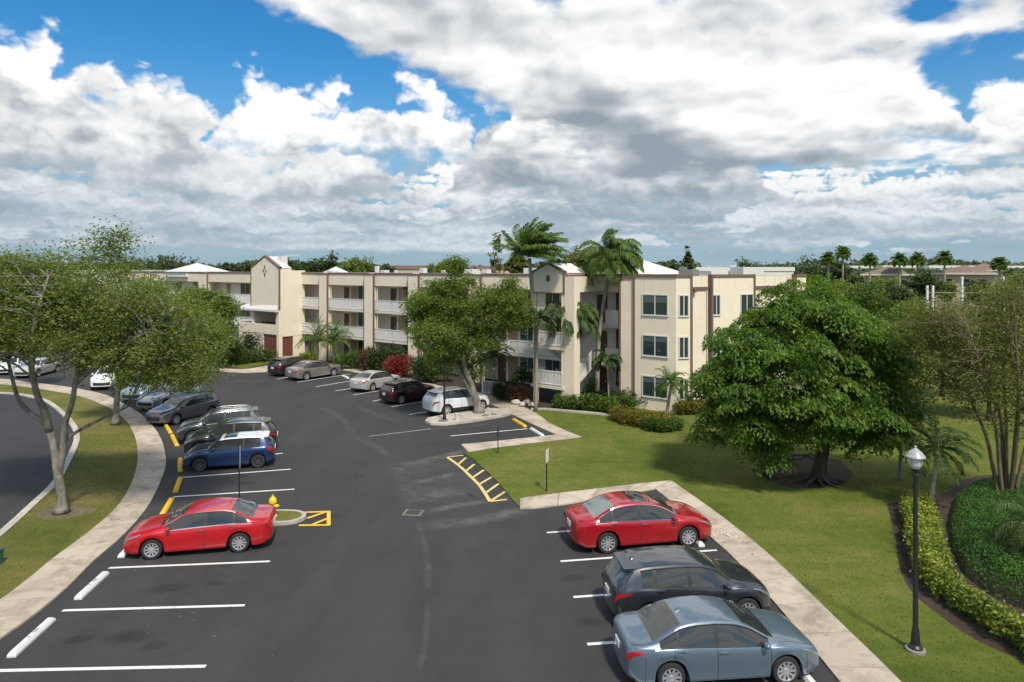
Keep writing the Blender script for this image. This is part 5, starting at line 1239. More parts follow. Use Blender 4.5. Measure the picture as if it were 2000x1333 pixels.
lobes = [LB(120, 600, Y, 0, 3.4, 3.0, 1.9), LB(10, 590, Y, 0.5, 2.6, 2.6, 1.7), LB(-80, 610, Y, 0.5, 2.2, 2.6, 2.0), LB(225, 600, Y, -0.5, 2.4, 2.4, 1.7), LB(310, 610, Y, -1.2, 1.9, 1.9, 1.3), LB(178, 505, Y, 1.2, 1.1, 1.3, 0.8), LB(60, 530, Y, 0, 1.8, 1.6, 0.7),
         LB(260, 675, Y, -1.2, 2.5, 1.8, 0.9), LB(370, 690, Y, -1.6, 1.3, 1.3, 1.0), LB(90, 650, Y, -1.5, 2.4, 1.5, 0.7), LB(20, 640, Y, -1.2, 2.0, 1.4, 1.0), LB(340, 715, Y, 0, 1.7, 1.4, 0.7), LB(395, 655, Y, -1.2, 1.2, 1.3, 1.2), LB(280, 640, Y, 0.6, 2.2, 2.0, 1.6), LB(200, 695, Y, 1.0, 2.0, 1.5, 0.6), LB(150, 472, Y, 1.0, 0.5, 0.5, 0.4), LB(208, 472, Y, 1.2, 0.6, 0.5, 0.45), LB(180, 458, Y, 1.2, 0.4, 0.4, 0.3), LB(100, 506, Y, .4, .5, .5, .35), LB(35, 498, Y, .2, .6, .5, .4), LB(255, 505, Y, .2, .4, .4, .3), LB(5, 505, Y, .4, .6, .6, .5)]
tree('oak_tree', 'large grey barked oak in the left foreground with forked trunk and wide crown', b, limbs, lobes, 760, 120, 0.60, 0.118, L_OAK, B_OAK, tips=480, tip_r=0.035, sides=12)
# --- a slimmer oak behind it, by the sidewalk -------------------------------------------------------
b = G(226, 828, 0.09); Y = b.y; q = lambda px, py, dy=0.0: tuple(A(px, py, Y + dy))
limbs = [([tuple(b), q(227, 800), q(229, 770), q(232, 745)], [0.20, 0.17, 0.16, 0.15]), ([q(232, 745), q(245, 715), q(285, 680), q(330, 640)], [0.13, 0.11, 0.08, 0.03]), ([q(232, 748), q(222, 715), q(205, 670), q(210, 610)], [0.12, 0.10, 0.07, 0.03]), ([q(240, 725, .2), q(262, 660, .8), q(280, 590, 1)], [0.09, 0.07, 0.03])]
lobes = [LB(290, 650, Y, 0, 2.9, 2.6, 2.0), LB(350, 690, Y, -0.5, 2.2, 2.0, 1.5), LB(390, 660, Y, 0.3, 1.5, 1.6, 1.7), LB(215, 640, Y, 0, 2.4, 2.2, 1.8), LB(300, 725, Y, -0.8, 2.2, 1.6, 0.8), LB(385, 735, Y, -0.6, 1.3, 1.2, 0.7)]
tree('oak_tree', 'slimmer oak beside the curved sidewalk, its trunk behind the forked one', b, limbs, lobes, 480, 100, 0.7, 0.165, L_OAK2, B_OAK, tips=120, tip_r=0.035)
b = G(410, 772, 0.0) + Vector((-2, 5, 0)); Y = b.y; q = lambda px, py, dy=0.0: tuple(A(px, py, Y + dy))
b = G(400, 722, 0.05); Y = b.y; q = lambda px, py, dy=0.0: tuple(A(px, py, Y + dy))
limbs = [([tuple(b), q(402, 700), q(400, 670)], [0.2, 0.17, 0.14]), ([q(400, 670), q(420, 640), q(440, 610)], [0.1, 0.08, 0.03]), ([q(400, 670), q(380, 640), q(370, 600)], [0.1, 0.08, 0.03])]
lobes = [LB(405, 620, Y, 0, 2.6, 2.2, 2.6), LB(435, 605, Y, 0, 1.2, 1.4, 1.4), LB(370, 610, Y, 0, 2.0, 2.0, 2.6), LB(340, 600, Y, 0.5, 2.6, 2.0, 2.2)]
tree('broadleaf_tree', 'yellow green tree between the curved parking row and the left wing', b, limbs, lobes, 360, 70, 0.8, 0.25, L_OAK2, B_OAK, tips=60)
# staked sapling by the far path
b = G(65, 753, 0.09); Y = b.y; q = lambda px, py, dy=0.0: tuple(A(px, py, Y + dy))
tree('young_tree', 'slim pale trunked young tree on the strip of lawn by the far path', b, [([tuple(b), q(65, 730), q(65, 700), q(62, 670)], [0.12, 0.10, 0.09, 0.05])], [LB(65, 660, Y, 0, 1.5, 1.4, 1.5)], 70, 50, 0.6, 0.20, L_OAK2, B_PALM, tips=24, flare=1.1)
# --- leaning oak on the island -------------------------------------------------------
b = G(935, 806, 0.12); Y = b.y; q = lambda px, py, dy=0.0: tuple(A(px, py, Y + dy))
limbs = [([tuple(b), q(931, 785), q(924, 768), q(908, 742), q(890, 712), q(876, 690), q(862, 655), q(850, 610)], [0.30, 0.26, 0.25, 0.21, 0.19, 0.17, 0.12, 0.05]),
         ([q(928, 775), q(918, 745, -.2), q(907, 715, -.3), q(905, 680, -.4), q(925, 640, -.5), q(960, 600, -.5)], [0.21, 0.18, 0.16, 0.13, 0.09, 0.04]),
         ([q(876, 690), q(840, 660, .4), q(815, 620, .8)], [0.11, 0.08, 0.03]), ([q(890, 712), q(895, 650, .6), q(890, 590, 1.0)], [0.12, 0.08, 0.03]), ([q(905, 680, -.4), q(950, 660, .2), q(1000, 620, .6)], [0.09, 0.06, 0.03])]
lobes = [LB(850, 600, Y, 0, 1.9, 2.0, 1.4), LB(815, 615, Y, 0.3, 1.1, 1.4, 1.0), LB(880, 560, Y, 0.4, 1.7, 1.7, 0.8), LB(930, 610, Y, 0, 1.9, 2.0, 1.5), LB(985, 600, Y, 0.3, 1.7, 1.7, 1.3), LB(1000, 565, Y, 0.6, 1.0, 1.2, 0.7),
         LB(900, 660, Y, -0.5, 1.7, 1.5, 1.2), LB(870, 690, Y, -0.2, 1.2, 1.2, 0.7), LB(950, 660, Y, 0.2, 1.2, 1.2, 0.8), LB(1010, 625, Y, 0.4, 1.0, 1.2, 0.7), LB(860, 640, Y, -0.8, 1.6, 1.3, 0.8), LB(890, 525, Y, 0.3, 0.8, 0.9, 0.6), LB(925, 720, Y, 0.4, 0.8, 0.8, 0.9), LB(868, 660, Y, -2.9, 0.9, 0.8, 1.0), LB(840, 650, Y, -1.8, 1.2, 1.0, 0.9)]
tree('oak_tree', 'leaning twin trunked oak on the concrete island beside the white crossover', b, limbs, lobes, 640, 110, 0.55, 0.155, L_OAK2, B_OAK, tips=190, tip_r=0.035)
# --- broad dark fern leaved tree on the right lawn -------------------------------------------------------
b = G(1600, 938, 0.10); Y = b.y; q = lambda px, py, dy=0.0: tuple(A(px, py, Y + dy))
limbs = [([tuple(b), q(1602, 905), q(1610, 870), q(1612, 830)], [0.36, 0.27, 0.25, 0.22])]
for (x, y, d) in ((1490, 720, -1.2), (1560, 640, 1.2), (1690, 690, 0.8), (1720, 790, -1.0), (1640, 640, -0.6), (1460, 800, 0.4), (1580, 720, -2.6), (1640, 760, 2.8)):
    limbs.append(([q(1610, 860), q((1610 + x) / 2, (840 + y) / 2 - 10, d * 0.5), q(x, y, d)], [0.16, 0.10, 0.03]))
lobes = [LB(1500, 690, Y, 0, 2.6, 2.8, 1.4), LB(1600, 660, Y, 0.6, 2.6, 2.8, 1.5), LB(1675, 700, Y, 0.3, 2.0, 2.4, 1.6), LB(1440, 760, Y, 0, 1.6, 2.2, 1.5), LB(1560, 760, Y, -1.4, 2.5, 2.0, 1.3), LB(1665, 785, Y, -1.0, 1.8, 2.0, 1.1), LB(1455, 830, Y, -0.3, 1.0, 1.4, 1.0), LB(1715, 790, Y, 0.3, 1.0, 1.6, 1.0), LB(1640, 620, Y, 1.6, 1.8, 2.0, 0.9), LB(1490, 850, Y, -0.8, 0.9, 1.0, 0.8), LB(1525, 850, Y, -1.4, 0.9, 0.9, 0.6), LB(1430, 820, Y, 0.2, 0.8, 1.0, 0.8), LB(1675, 845, Y, -1.0, 0.9, 0.9, 0.5), LB(1540, 590, Y, 0.5, 0.8, 1.0, 0.5), LB(1420, 700, Y, 0.2, 0.7, 1.0, 0.6), LB(1620, 575, Y, 1.0, 0.7, 0.9, 0.4)]
def fern_spray(name, lobes, clumps, parent, m, per=430, length=0.155):
    """umbrella shaped tufts of drooping pinnate leaves"""
    C = in_lobes(lobes, clumps, 0.8); C = C + rng.normal(size=C.shape) * 0.28; k = len(C); idx = np.repeat(np.arange(k), per); n = len(idx)
    Rt = rng.uniform(0.55, 1.05, k)[idx]; tilt = rng.normal(size=(k, 2))[idx] * 0.22; a = rng.uniform(0, 2 * np.pi, n); t = np.sqrt(rng.random(n))
    x = Rt * t * np.cos(a); y = Rt * t * np.sin(a); z = Rt * (0.30 - 0.62 * t ** 2) + rng.normal(size=n) * 0.07 + tilt[:, 0] * x + tilt[:, 1] * y
    P = C[idx] + np.stack([x, y, z], 1)
    sl = -0.25 - 1.0 * t; aa = a + rng.normal(size=n) * 0.95; d = np.stack([np.cos(aa), np.sin(aa), sl * 0.7 + rng.normal(size=n) * 0.45], 1); d /= np.linalg.norm(d, axis=1)[:, None]
    nr = np.stack([rng.normal(size=n) * 0.45 + 0.4 * np.cos(aa), rng.normal(size=n) * 0.45 + 0.4 * np.sin(aa), np.ones(n)], 1); s_ = np.cross(nr, d); s_ /= np.linalg.norm(s_, axis=1)[:, None] + 1e-9
    L = length * rng.uniform(0.6, 1.3, n)[:, None]; w = L * 0.20
    V = np.stack([P - d * L * 0.5, P + s_ * w, P + d * L * 0.5, P - s_ * w], 1).reshape(-1, 3)
    return np_mesh(name, V, np.arange(4 * n).reshape(n, 4), m, parent), C
def fern_tree(name, label, base, limbs, lobes, clumps, lm, bm_, length=0.62, tips=120, group=None):
    base = Vector(base); t = thing(name, label, 'tree', base, 0, group); mb = MB(); nodes = []
    for li, (pts, rad) in enumerate(limbs):
        P = smooth_line([tuple(Vector(p) - base) for p in pts], 4); k = len(P); Rr = np.interp(np.linspace(0, 1, k), np.linspace(0, 1, len(rad)), rad); mb.tube(P, list(Rr), 10)
        for p, r in zip(P[len(P) // 3:], Rr[len(P) // 3:]): nodes.append((np.array(p), float(r)))
    lb = [(l[0] - base.x, l[1] - base.y, l[2] - base.z, *l[3:]) for l in lobes]
    _, C = fern_spray('crown', lb, clumps, t, lm, length=length); branches(mb, nodes, C[rng.choice(len(C), min(tips, len(C)), replace=False)], 0.05)
    for k in range(11):
        a = k * 0.571 + 0.3; r = rng.uniform(0.7, 1.5); mb.tube([(0.15 * math.cos(a), 0.15 * math.sin(a), 0.5), (0.36 * math.cos(a), 0.36 * math.sin(a), 0.14), (r * 0.7 * math.cos(a + .1), r * 0.7 * math.sin(a + .1), 0.05), (r * math.cos(a + .2), r * math.sin(a + .2), -0.02)], [0.13, 0.10, 0.06, 0.03], 6)
    mb.build('trunk', bm_, t, True); return t
fern_tree('flame_tree', 'broad dark green fern leaved tree with spreading roots on the right lawn', b, limbs, lobes, 370, L_POIN, B_DARK, 0.20, 150)
# --- thin many stemmed trees at the right edge -------------------------------------------------------
b = G(1965, 990, 0.10); Y = b.y; q = lambda px, py, dy=0.0: tuple(A(px, py, Y + dy))
limbs = []
for (x0, x1, y1, x2, y2, d) in ((1955, 1925, 850, 1850, 700, 0.4), (1960, 1945, 840, 1890, 640, -0.8), (1966, 1965, 820, 1950, 600, 1.0), (1972, 1985, 830, 2010, 620, -0.4), (1978, 2010, 850, 2080, 680, 0.6), (1968, 1950, 800, 1830, 640, 1.6), (1970, 1990, 800, 1980, 590, -1.4)):
    limbs.append(([q(x0, 990), q((x0 + x1) / 2, 915, d * .2), q(x1, y1, d * .5), q((x1 + x2) / 2, (y1 + y2) / 2 - 10, d), q(x2, y2, d * 1.5)], [0.085, 0.075, 0.06, 0.04, 0.015]))
lobes = [LB(1880, 690, Y, 0, 1.9, 2.2, 1.7), LB(1840, 640, Y, 0.6, 1.4, 1.8, 1.3), LB(1950, 640, Y, 0.4, 2.0, 2.2, 1.9), LB(2020, 680, Y, 0, 2.0, 2.0, 2.2), LB(1920, 770, Y, -0.4, 1.9, 1.8, 1.0), LB(1850, 760, Y, 0.3, 1.0, 1.2, 0.8), LB(2000, 580, Y, 0.3, 1.4, 1.4, 0.8), LB(2000, 800, Y, -0.6, 1.6, 1.4, 1.1)]
tree('multi_stem_tree', 'airy olive tree with many thin stems at the right edge', b, limbs, lobes, 620, 60, 0.6, 0.098, L_OLIVE, B_TWIG, tips=560, tip_r=0.022, sides=7, shell=0.45, flare=1.1)

# --- palms -------------------------------------------------------
def frond(base, az, el, length, wind, droop, nl, lw, ll, hang):
    """arching rib with leaflets; returns rib points and leaflet quads"""
    n = 12; d = np.array((math.cos(az) * math.cos(el), math.sin(az) * math.cos(el), math.sin(el))); p = np.array(base, float); pts = [p.copy()]; W = np.array(wind, float)
    for i in range(n):
        t = (i + 1) / n; d = d + W * 0.16 * (0.4 + t) + np.array((0, 0, -1)) * droop * 0.22 * (0.3 + 1.2 * t); d /= np.linalg.norm(d); p = p + d * length / n; pts.append(p.copy())
    pts = np.array(pts); s = np.linspace(0.14, 0.995, nl) * n; i0 = np.minimum(s.astype(int), n - 1); fr = (s - i0)[:, None]
    c = pts[i0] * (1 - fr) + pts[i0 + 1] * fr; dr = pts[i0 + 1] - pts[i0]; dr /= np.linalg.norm(dr, axis=1)[:, None]
    side = np.cross(dr, np.array((0, 0, 1.0))); side /= np.linalg.norm(side, axis=1)[:, None] + 1e-6; t = s / n; out = []
    l = ll * (np.sin(np.pi * np.clip(0.12 + 0.84 * t, 0, 1)) ** 0.6)[:, None] * rng.uniform(0.8, 1.15, (nl, 1))
    for sg in (1, -1):
        dv = side * sg * 0.75 + dr * 0.55 + np.array((0, 0, 1)) * rng.uniform(-0.15, 0.30, (nl, 1)); dv += W * 0.35; dv /= np.linalg.norm(dv, axis=1)[:, None]
        m = c + dv * l * 0.5; e = c + dv * l * (0.96 - 0.25 * hang) + np.array((0, 0, -1)) * l * hang * 0.62
        wv = np.cross(dv, rng.normal(size=(nl, 3)) * 0.5 + side * 0.2 + np.array((0, 0, 1))); wv /= np.linalg.norm(wv, axis=1)[:, None] + 1e-6; wv *= lw
        out.append(np.stack([c - wv * 0.5, c + wv * 0.5, m + wv, m - wv], 1)); out.append(np.stack([m - wv, m + wv, e + wv * 0.15, e - wv * 0.15], 1))
    return pts, np.concatenate(out)
def palm(name, label, base, top, r, nf, length, wind=(0, 0, 0), droop=0.6, ll=0.55, nl=26, lw=0.022, hang=0.5, el=(-0.2, 1.3), lm=None, bend=0.0, shaft=False, group=None, mid=None, cat='palm tree', dead=0):
    base = Vector(base); t = thing(name, label, cat, base, 0, group); top = Vector(top) - base
    md = (Vector(mid) - base) if mid is not None else top * 0.5 + Vector((bend, 0, 0))
    P = smooth_line([(0, 0, -0.05), tuple(md), tuple(top)], 7); k = len(P)
    tr = MB(); Rr = [r * (1.35 - 0.45 * min(1, i / k * 4)) if i < k / 4 else r * (0.95 - 0.2 * i / k) for i in range(k)]; tr.tube(P, Rr, 10)
    if shaft: tr.lathe([(r * 0.9, -0.05), (r * 1.15, 0.25), (r * 0.75, 0.75), (r * 0.4, 1.0)], 10, Matrix.Translation(top))
    Q = []
    for f in range(nf):
        az = f * 2.39996 + rng.uniform(-0.2, 0.2); e = el[0] + (el[1] - el[0]) * ((f + 0.5) / nf) ** 0.8 + rng.uniform(-0.12, 0.12)
        pts, q = frond(tuple(top + Vector((0, 0, 0.6 if shaft else 0.1))), az, e, length * rng.uniform(0.85, 1.12), wind, droop, nl, lw, ll, hang); Q.append(q)
        tr.tube([tuple(p) for p in pts[::2]], [0.022, 0.018, 0.015, 0.012, 0.009, 0.006, 0.004], 4, mi=1, cap=False)
    V = np.concatenate(Q).reshape(-1, 3); np_mesh('crown', V, np.arange(len(V)).reshape(-1, 4), lm or L_PALM, t)
    tr.build('trunk', [B_PALM, mat('frond_rib', (0.13, 0.16, 0.05), rough=0.7)], t, True)
    return t
WIND = (0.55, -0.1, 0.0)
b = G(1047, 793, 0.1); Y = b.y
palm('queen_palm', 'tallest windswept palm left of the stair tower, rising above its small gable', b, A(1034, 505, Y), 0.17, 46, 2.75, (0.66, -0.1, 0.16), 0.40, 0.80, 70, 0.030, 0.6, (0.1, 1.5), mid=A(1046, 660, Y))
b = G(1165, 782, 0.1); Y = b.y
palm('queen_palm', 'tall palm with drooping fronds in front of the roof right of the stair tower', b, A(1194, 511, Y), 0.15, 42, 2.6, (0.40, -0.1, -0.1), 0.85, 0.80, 66, 0.030, 0.9, (-0.1, 1.4), mid=A(1172, 640, Y))
b = G(1124, 786, 0.1); Y = b.y
palm('queen_palm', 'medium palm with long hanging pale fronds beside the stair pillar', b, A(1118, 622, Y), 0.13, 24, 2.4, (0.40, -0.2, -0.25), 0.95, 0.7, 50, 0.04, 0.95, (0.1, 1.4), mid=A(1126, 710, Y), lm=leafmat('pale_palm_leaves', (0.05, 0.085, 0.022), (0.10, 0.15, 0.045), (0.19, 0.23, 0.09), 0.35, 0.4))
b = G(1040, 797, 0.1) + Vector((0.2, -0.6, 0)); Y = b.y
palm('fan_leaf_palm', 'dark feathery palm in front of the stair landing', b, A(1050, 640, Y), 0.09, 14, 1.7, (0.35, 0, 0), 0.8, 0.55, 26, 0.04, 0.5, (-0.1, 1.2), lm=L_DARK, shaft=True)
b = G(1300, 822, 0.1); Y = b.y
palm('pygmy_palm', 'short windblown date palm before the right front windows', b, A(1311, 752, Y), 0.11, 26, 1.35, (0.30, 0, 0), 0.75, 0.36, 28, 0.020, 0.3, (-0.5, 1.3))
b = G(1190, 796, 0.1); Y = b.y
palm('young_palm', 'slender young palm against the stairs between the palm trunks', b, A(1186, 706, Y), 0.06, 10, 1.2, (0.2, 0, 0), 0.8, 0.5, 20, 0.06, 0.5, (-0.3, 1.2), lm=L_DARK)
b = G(1815, 1000, 0.1); Y = b.y
palm('pygmy_palm', 'dark small palm behind the lamp post lantern', b, A(1832, 880, Y), 0.10, 26, 1.55, (0.25, 0, 0), 0.75, 0.42, 32, 0.018, 0.35, (-0.5, 1.3), lm=L_DARK)
b = G(1757, 935, 0.1); Y = b.y
palm('pygmy_palm', 'dark thin trunked palm under the right side of the fern leaved tree', b, A(1762, 840, Y), 0.09, 20, 1.6, (0.2, 0, 0), 0.8, 0.45, 26, 0.02, 0.4, (-0.4, 1.2), lm=L_DARK)
b = G(2010, 1120, 0.1); Y = b.y
palm('bushy_palm', 'bright arching palm fronds reaching in at the right edge above the clipped mound', b, A(2025, 1035, Y), 0.10, 20, 1.5, (-0.1, 0, 0), 0.9, 0.40, 32, 0.016, 0.7, (-0.3, 1.2), lm=leafmat('pale_palm_leaves', (0, 0, 0), (0, 0, 0)))
for i, (px, py, top, Ln, lab) in enumerate(((622, 712, 670, 2.6, 'leftmost bushy areca palm against the first balcony bay'), (652, 712, 668, 2.3, 'areca palm clump in front of the second balcony bay beside its twin'), (965, 775, 700, 1.7, 'small palm by the ground floor terrace left of the tall windswept palm'), (770, 728, 700, 1.3, 'low palm behind the pearl silver sedan near the red leaved shrub'), (1020, 775, 745, 1.1, 'low dark palm at the foot of the stair landing'))):
    b = G(px, py, 0.1); palm('areca_palm', lab, b, A(px, top, b.y), 0.06, 26, Ln, (0.15, 0, 0), 0.75, 0.5, 24, 0.03, 0.5, (0.1, 1.5), lm=L_PALM if i < 2 else L_DARK, cat='palm')

# --- hedges and shrubs -------------------------------------------------------
def shrub(name, label, lobes, n, leaf, m, cat='shrub', group=None, stems=True, shell=0.85, core=None):
    c = np.array([l[:3] for l in lobes]).mean(0); base = Vector((c[0], c[1], 0.08)); t = thing(name, label, cat, base, 0, group)
    lb = [(l[0] - base.x, l[1] - base.y, l[2] - base.z, *l[3:]) for l in lobes]
    P = in_lobes(lb, n, shell); P = P[P[:, 2] > -0.02] + rng.normal(size=(len(P[P[:, 2] > -0.02]), 3)) * leaf * 0.5
    V, F = leaf_quads(P, leaf, 0.3, 0.6); np_mesh('foliage', V, F, m, t)
    mb = MB()
    for i in range(len(lb) - 1): mb.tube([(lb[i][0], lb[i][1], -0.04), (lb[i + 1][0], lb[i + 1][1], -0.04)], 0.05, 4)
    for l in lb[:40]:
        for k in range(3): mb.tube([(l[0], l[1], -0.05), (l[0] + random.uniform(-.3, .3) * l[3], l[1] + random.uniform(-.3, .3) * l[4], l[2] + 0.3 * l[5])], [0.02, 0.006], 4)
    mb.build('stem', B_DARK, t); return t
def hedge_line(pts, w, h, step=0.45):
    P = resample([tuple(G(*p))[:2] for p in pts], max(2, int(sum(math.dist(G(*a)[:2], G(*b)[:2]) for a, b in zip(pts, pts[1:])) / step)))
    return [(x, y, 0.08 + h * 0.5 + random.uniform(-.10, .10) * h, w * random.uniform(.34, .62), w * random.uniform(.34, .62), h * random.uniform(.42, .68)) for x, y in P]
shrub('golden_hedge', 'yellow green variegated hedge running past the lamp post', hedge_line(((1780, 1008), (1790, 1045), (1797, 1085), (1808, 1128), (1838, 1165), (1886, 1200), (1945, 1240), (2025, 1292), (2130, 1365)), 0.78, 0.72, 0.3) + hedge_line(((1808, 998), (1820, 1040), (1826, 1085), (1840, 1120)), 0.6, 0.62, 0.3), 17000, 0.11, L_GOLD, 'hedge')
def mound(label, poly, h, n, leaf, m, name='clipped_mound'):
    """a clipped bed: leaves over a rounded slab"""
    xs = [p[0] for p in poly]; ys = [p[1] for p in poly]; P = np.stack([rng.uniform(min(xs), max(xs), n * 3), rng.uniform(min(ys), max(ys), n * 3)], 1); P = P[inside(P, poly)][:n]
    C = np.array(poly); d = np.full(len(P), 9e9)
    for i in range(len(C)):
        a = C[i]; b_ = C[(i + 1) % len(C)]; ab = b_ - a; tt = np.clip(((P - a) @ ab) / (ab @ ab + 1e-9), 0, 1); d = np.minimum(d, np.linalg.norm(P - (a + tt[:, None] * ab), axis=1))
    top = h * np.clip(d / 0.55, 0, 1) ** 0.45 + 0.05 * np.sin(P[:, 0] * 3.1) * np.cos(P[:, 1] * 2.7); k = len(P); u = rng.random(k)
    z = np.where(u < 0.72, top - rng.uniform(0, 0.10, k), rng.uniform(0.05, 1, k) * top) + 0.08
    base = Vector((float(C[:, 0].mean()), float(C[:, 1].mean()), 0.08)); t = thing(name, label, 'hedge', base)
    V, F = leaf_quads(np.stack([P[:, 0] - base.x, P[:, 1] - base.y, z - base.z], 1), leaf, 0.6, 0.6); np_mesh('foliage', V, F, m, t)
    mb = MB()
    for q in P[:60]: mb.tube([(q[0] - base.x, q[1] - base.y, -0.03), (q[0] - base.x, q[1] - base.y, h * 0.4)], [0.02, 0.008], 4)
    mb.build('stem', B_DARK, t); return t
mound('broad clipped green mound of ground cover at the right edge', gp([(1866, 985), (1856, 1030), (1862, 1080), (1886, 1128), (1942, 1170), (2025, 1210), (2150, 1300), (2300, 1200), (2200, 1000), (2050, 950), (1940, 955), (1895, 965)]), 0.75, 52000, 0.075, L_MOUND)
shrub('clipped_hedge', 'bright green hedge at the foot of the stair pillar', hedge_line(((1092, 800), (1130, 802), (1170, 806), (1195, 812)), 1.2, 1.0), 5200, 0.14, L_HEDGE, 'hedge')
shrub('clipped_hedge', 'long dark hedge against the right wing below its windows', hedge_line(((1180, 792), (1230, 796), (1290, 800), (1340, 800), (1400, 796)), 1.1, 1.05), 6500, 0.14, L_DARK, 'hedge')
shrub('clipped_hedge', 'bronze yellow clipped hedge curving onto the lawn', hedge_line(((1205, 822), (1235, 832), (1270, 838), (1300, 838)), 1.3, 0.85), 6500, 0.11, L_BRONZE, 'hedge')
shrub('clipped_hedge', 'low dark clipped hedge end beside the short date palm', hedge_line(((1270, 843), (1300, 846), (1325, 842)), 0.9, 0.62), 3600, 0.11, L_HEDGE, 'hedge')
shrub('clipped_hedge', 'low olive hedge right of the short date palm along the end wall', hedge_line(((1330, 812), (1370, 810), (1400, 812)), 1.0, 0.9), 3600, 0.13, L_BRONZE, 'hedge')
shrub('clipped_hedge', 'box clipped green hedge in front of the red brown garage doors', hedge_line(((440, 713), (470, 713), (500, 709), (530, 706)), 1.3, 1.2), 4200, 0.16, L_HEDGE, 'hedge')
for (px, py, w, h, n, lf, m, lab) in ((465, 708, 1.3, 2.4, 1500, .2, L_HEDGE, 'rounded green shrub at the left end of the hedge by the garage'), (485, 704, 1.6, 3.4, 2200, .2, L_DARK, 'tall dark pointed shrub beside the garage doors'), (600, 716, 1.2, 1.5, 1400, .18, L_GOLD, 'yellow green shrub at the foot of the areca palms'), (683, 720, 1.8, 1.8, 2200, .18, L_HEDGE, 'lime green rounded shrub behind the warm silver sedan'), (712, 724, 1.5, 2.3, 2200, .17, L_RUST, 'rusty brown leaved shrub beside the lime green shrub'), (745, 730, 1.6, 2.8, 2600, .18, L_DARK, 'dark green shrub between the rusty and the red leaved shrubs'),
                                      (787, 737, 1.7, 2.0, 3400, .15, L_RED, 'bright red leaved shrub behind the maroon crossover'), (832, 745, 1.9, 2.4, 3000, .18, L_DARK, 'dark green bush left of the leaning oak trunk'), (858, 748, 1.4, 2.2, 2000, .18, L_HEDGE, 'green bush just left of the leaning oak trunk'), (985, 780, 1.1, 1.4, 1500, .15, L_DARK, 'low dark shrub by the ground floor terrace'), (1010, 786, 0.9, 1.2, 1200, .14, L_RUST, 'brownish shrub at the left foot of the stair tower'), (1215, 798, 1.0, 1.0, 1200, .14, L_HEDGE, 'light green shrub in front of the dark hedge'), (1150, 786, 0.7, 2.0, 900, .15, L_HEDGE, 'tall loose shrub under the stair flight'),
                                      (1500, 928, 0.5, 0.7, 900, .10, L_RUST, 'small dark red plant in the mulch under the fern leaved tree')):
    g = G(px, py, 0.08); k = max(2, int(w * 2)); lb = [(g.x + random.uniform(-.5, .5) * w, g.y + random.uniform(-.3, .3) * w, 0.1 + h * random.uniform(.35, .6), w * random.uniform(.4, .6), w * random.uniform(.4, .6), h * random.uniform(.32, .45)) for _ in range(k + 2)]
    shrub('shrub', lab, lb, n, lf, m)
# --- trees between and beyond -------------------------------------------------------
def bgtree(label, px, top, w, Y, m, leaf=None, clumps=90, per=40, name='broadleaf_tree', shape='round', base_z=0.0, ry=None, dens=1.0):
    """w: crown width in photo pixels"""
    pm = FOC / Y; ht = CAM_H - (top - HOR) / pm; r = w / 2 / pm; x = (px - 1000) / pm; base = Vector((x, Y, 0)); lob = []
    ch = min(ht * 0.62, r * 1.5) if shape == 'round' else ht * 0.75
    for k in range(9 if shape == 'round' else 7):
        a = k * 2.4; rr = r * (0.55 if k else 0.0)
        if shape == 'round': lob.append((x + rr * math.cos(a), Y + rr * math.sin(a) * 0.8, ht - ch * (0.5 + random.uniform(-0.1, 0.25)), r * random.uniform(.42, .6), r * .5, ch * random.uniform(.30, .45)))
        else: f = k / 6; lob.append((x + random.uniform(-.2, .2) * r, Y + random.uniform(-.2, .2) * r, ht - ch * f - 0.5, r * (0.25 + 0.75 * f) * random.uniform(.7, 1), r * (0.25 + 0.7 * f), ch * 0.13))
    if shape == 'round': lob.append((x + random.uniform(-.2, .2) * r, Y, ht - ch * 0.25, r * 0.5, r * 0.5, ch * 0.25))
    leaf = leaf or max(0.16, Y * 0.0045); limbs = [([(x, Y, 0), (x + 0.1, Y, ht * 0.3), (x, Y, ht * 0.55)], [0.05 * ht * .5, 0.035 * ht * .5, 0.02 * ht * .5])]
    for k in range(5): a = k * 1.257; limbs.append(([(x, Y, ht * 0.4), (x + r * .3 * math.cos(a), Y + r * .3 * math.sin(a), ht * .62), (x + r * .6 * math.cos(a), Y + r * .6 * math.sin(a), ht * .8)], [0.012 * ht, 0.008 * ht, 0.003 * ht]))
    return tree(name, label, base, limbs, lob, int(clumps * dens), per, max(0.35, r * 0.22), leaf, m, B_DARK, tips=25 if Y < 90 else 8, flare=1.2, sides=7)
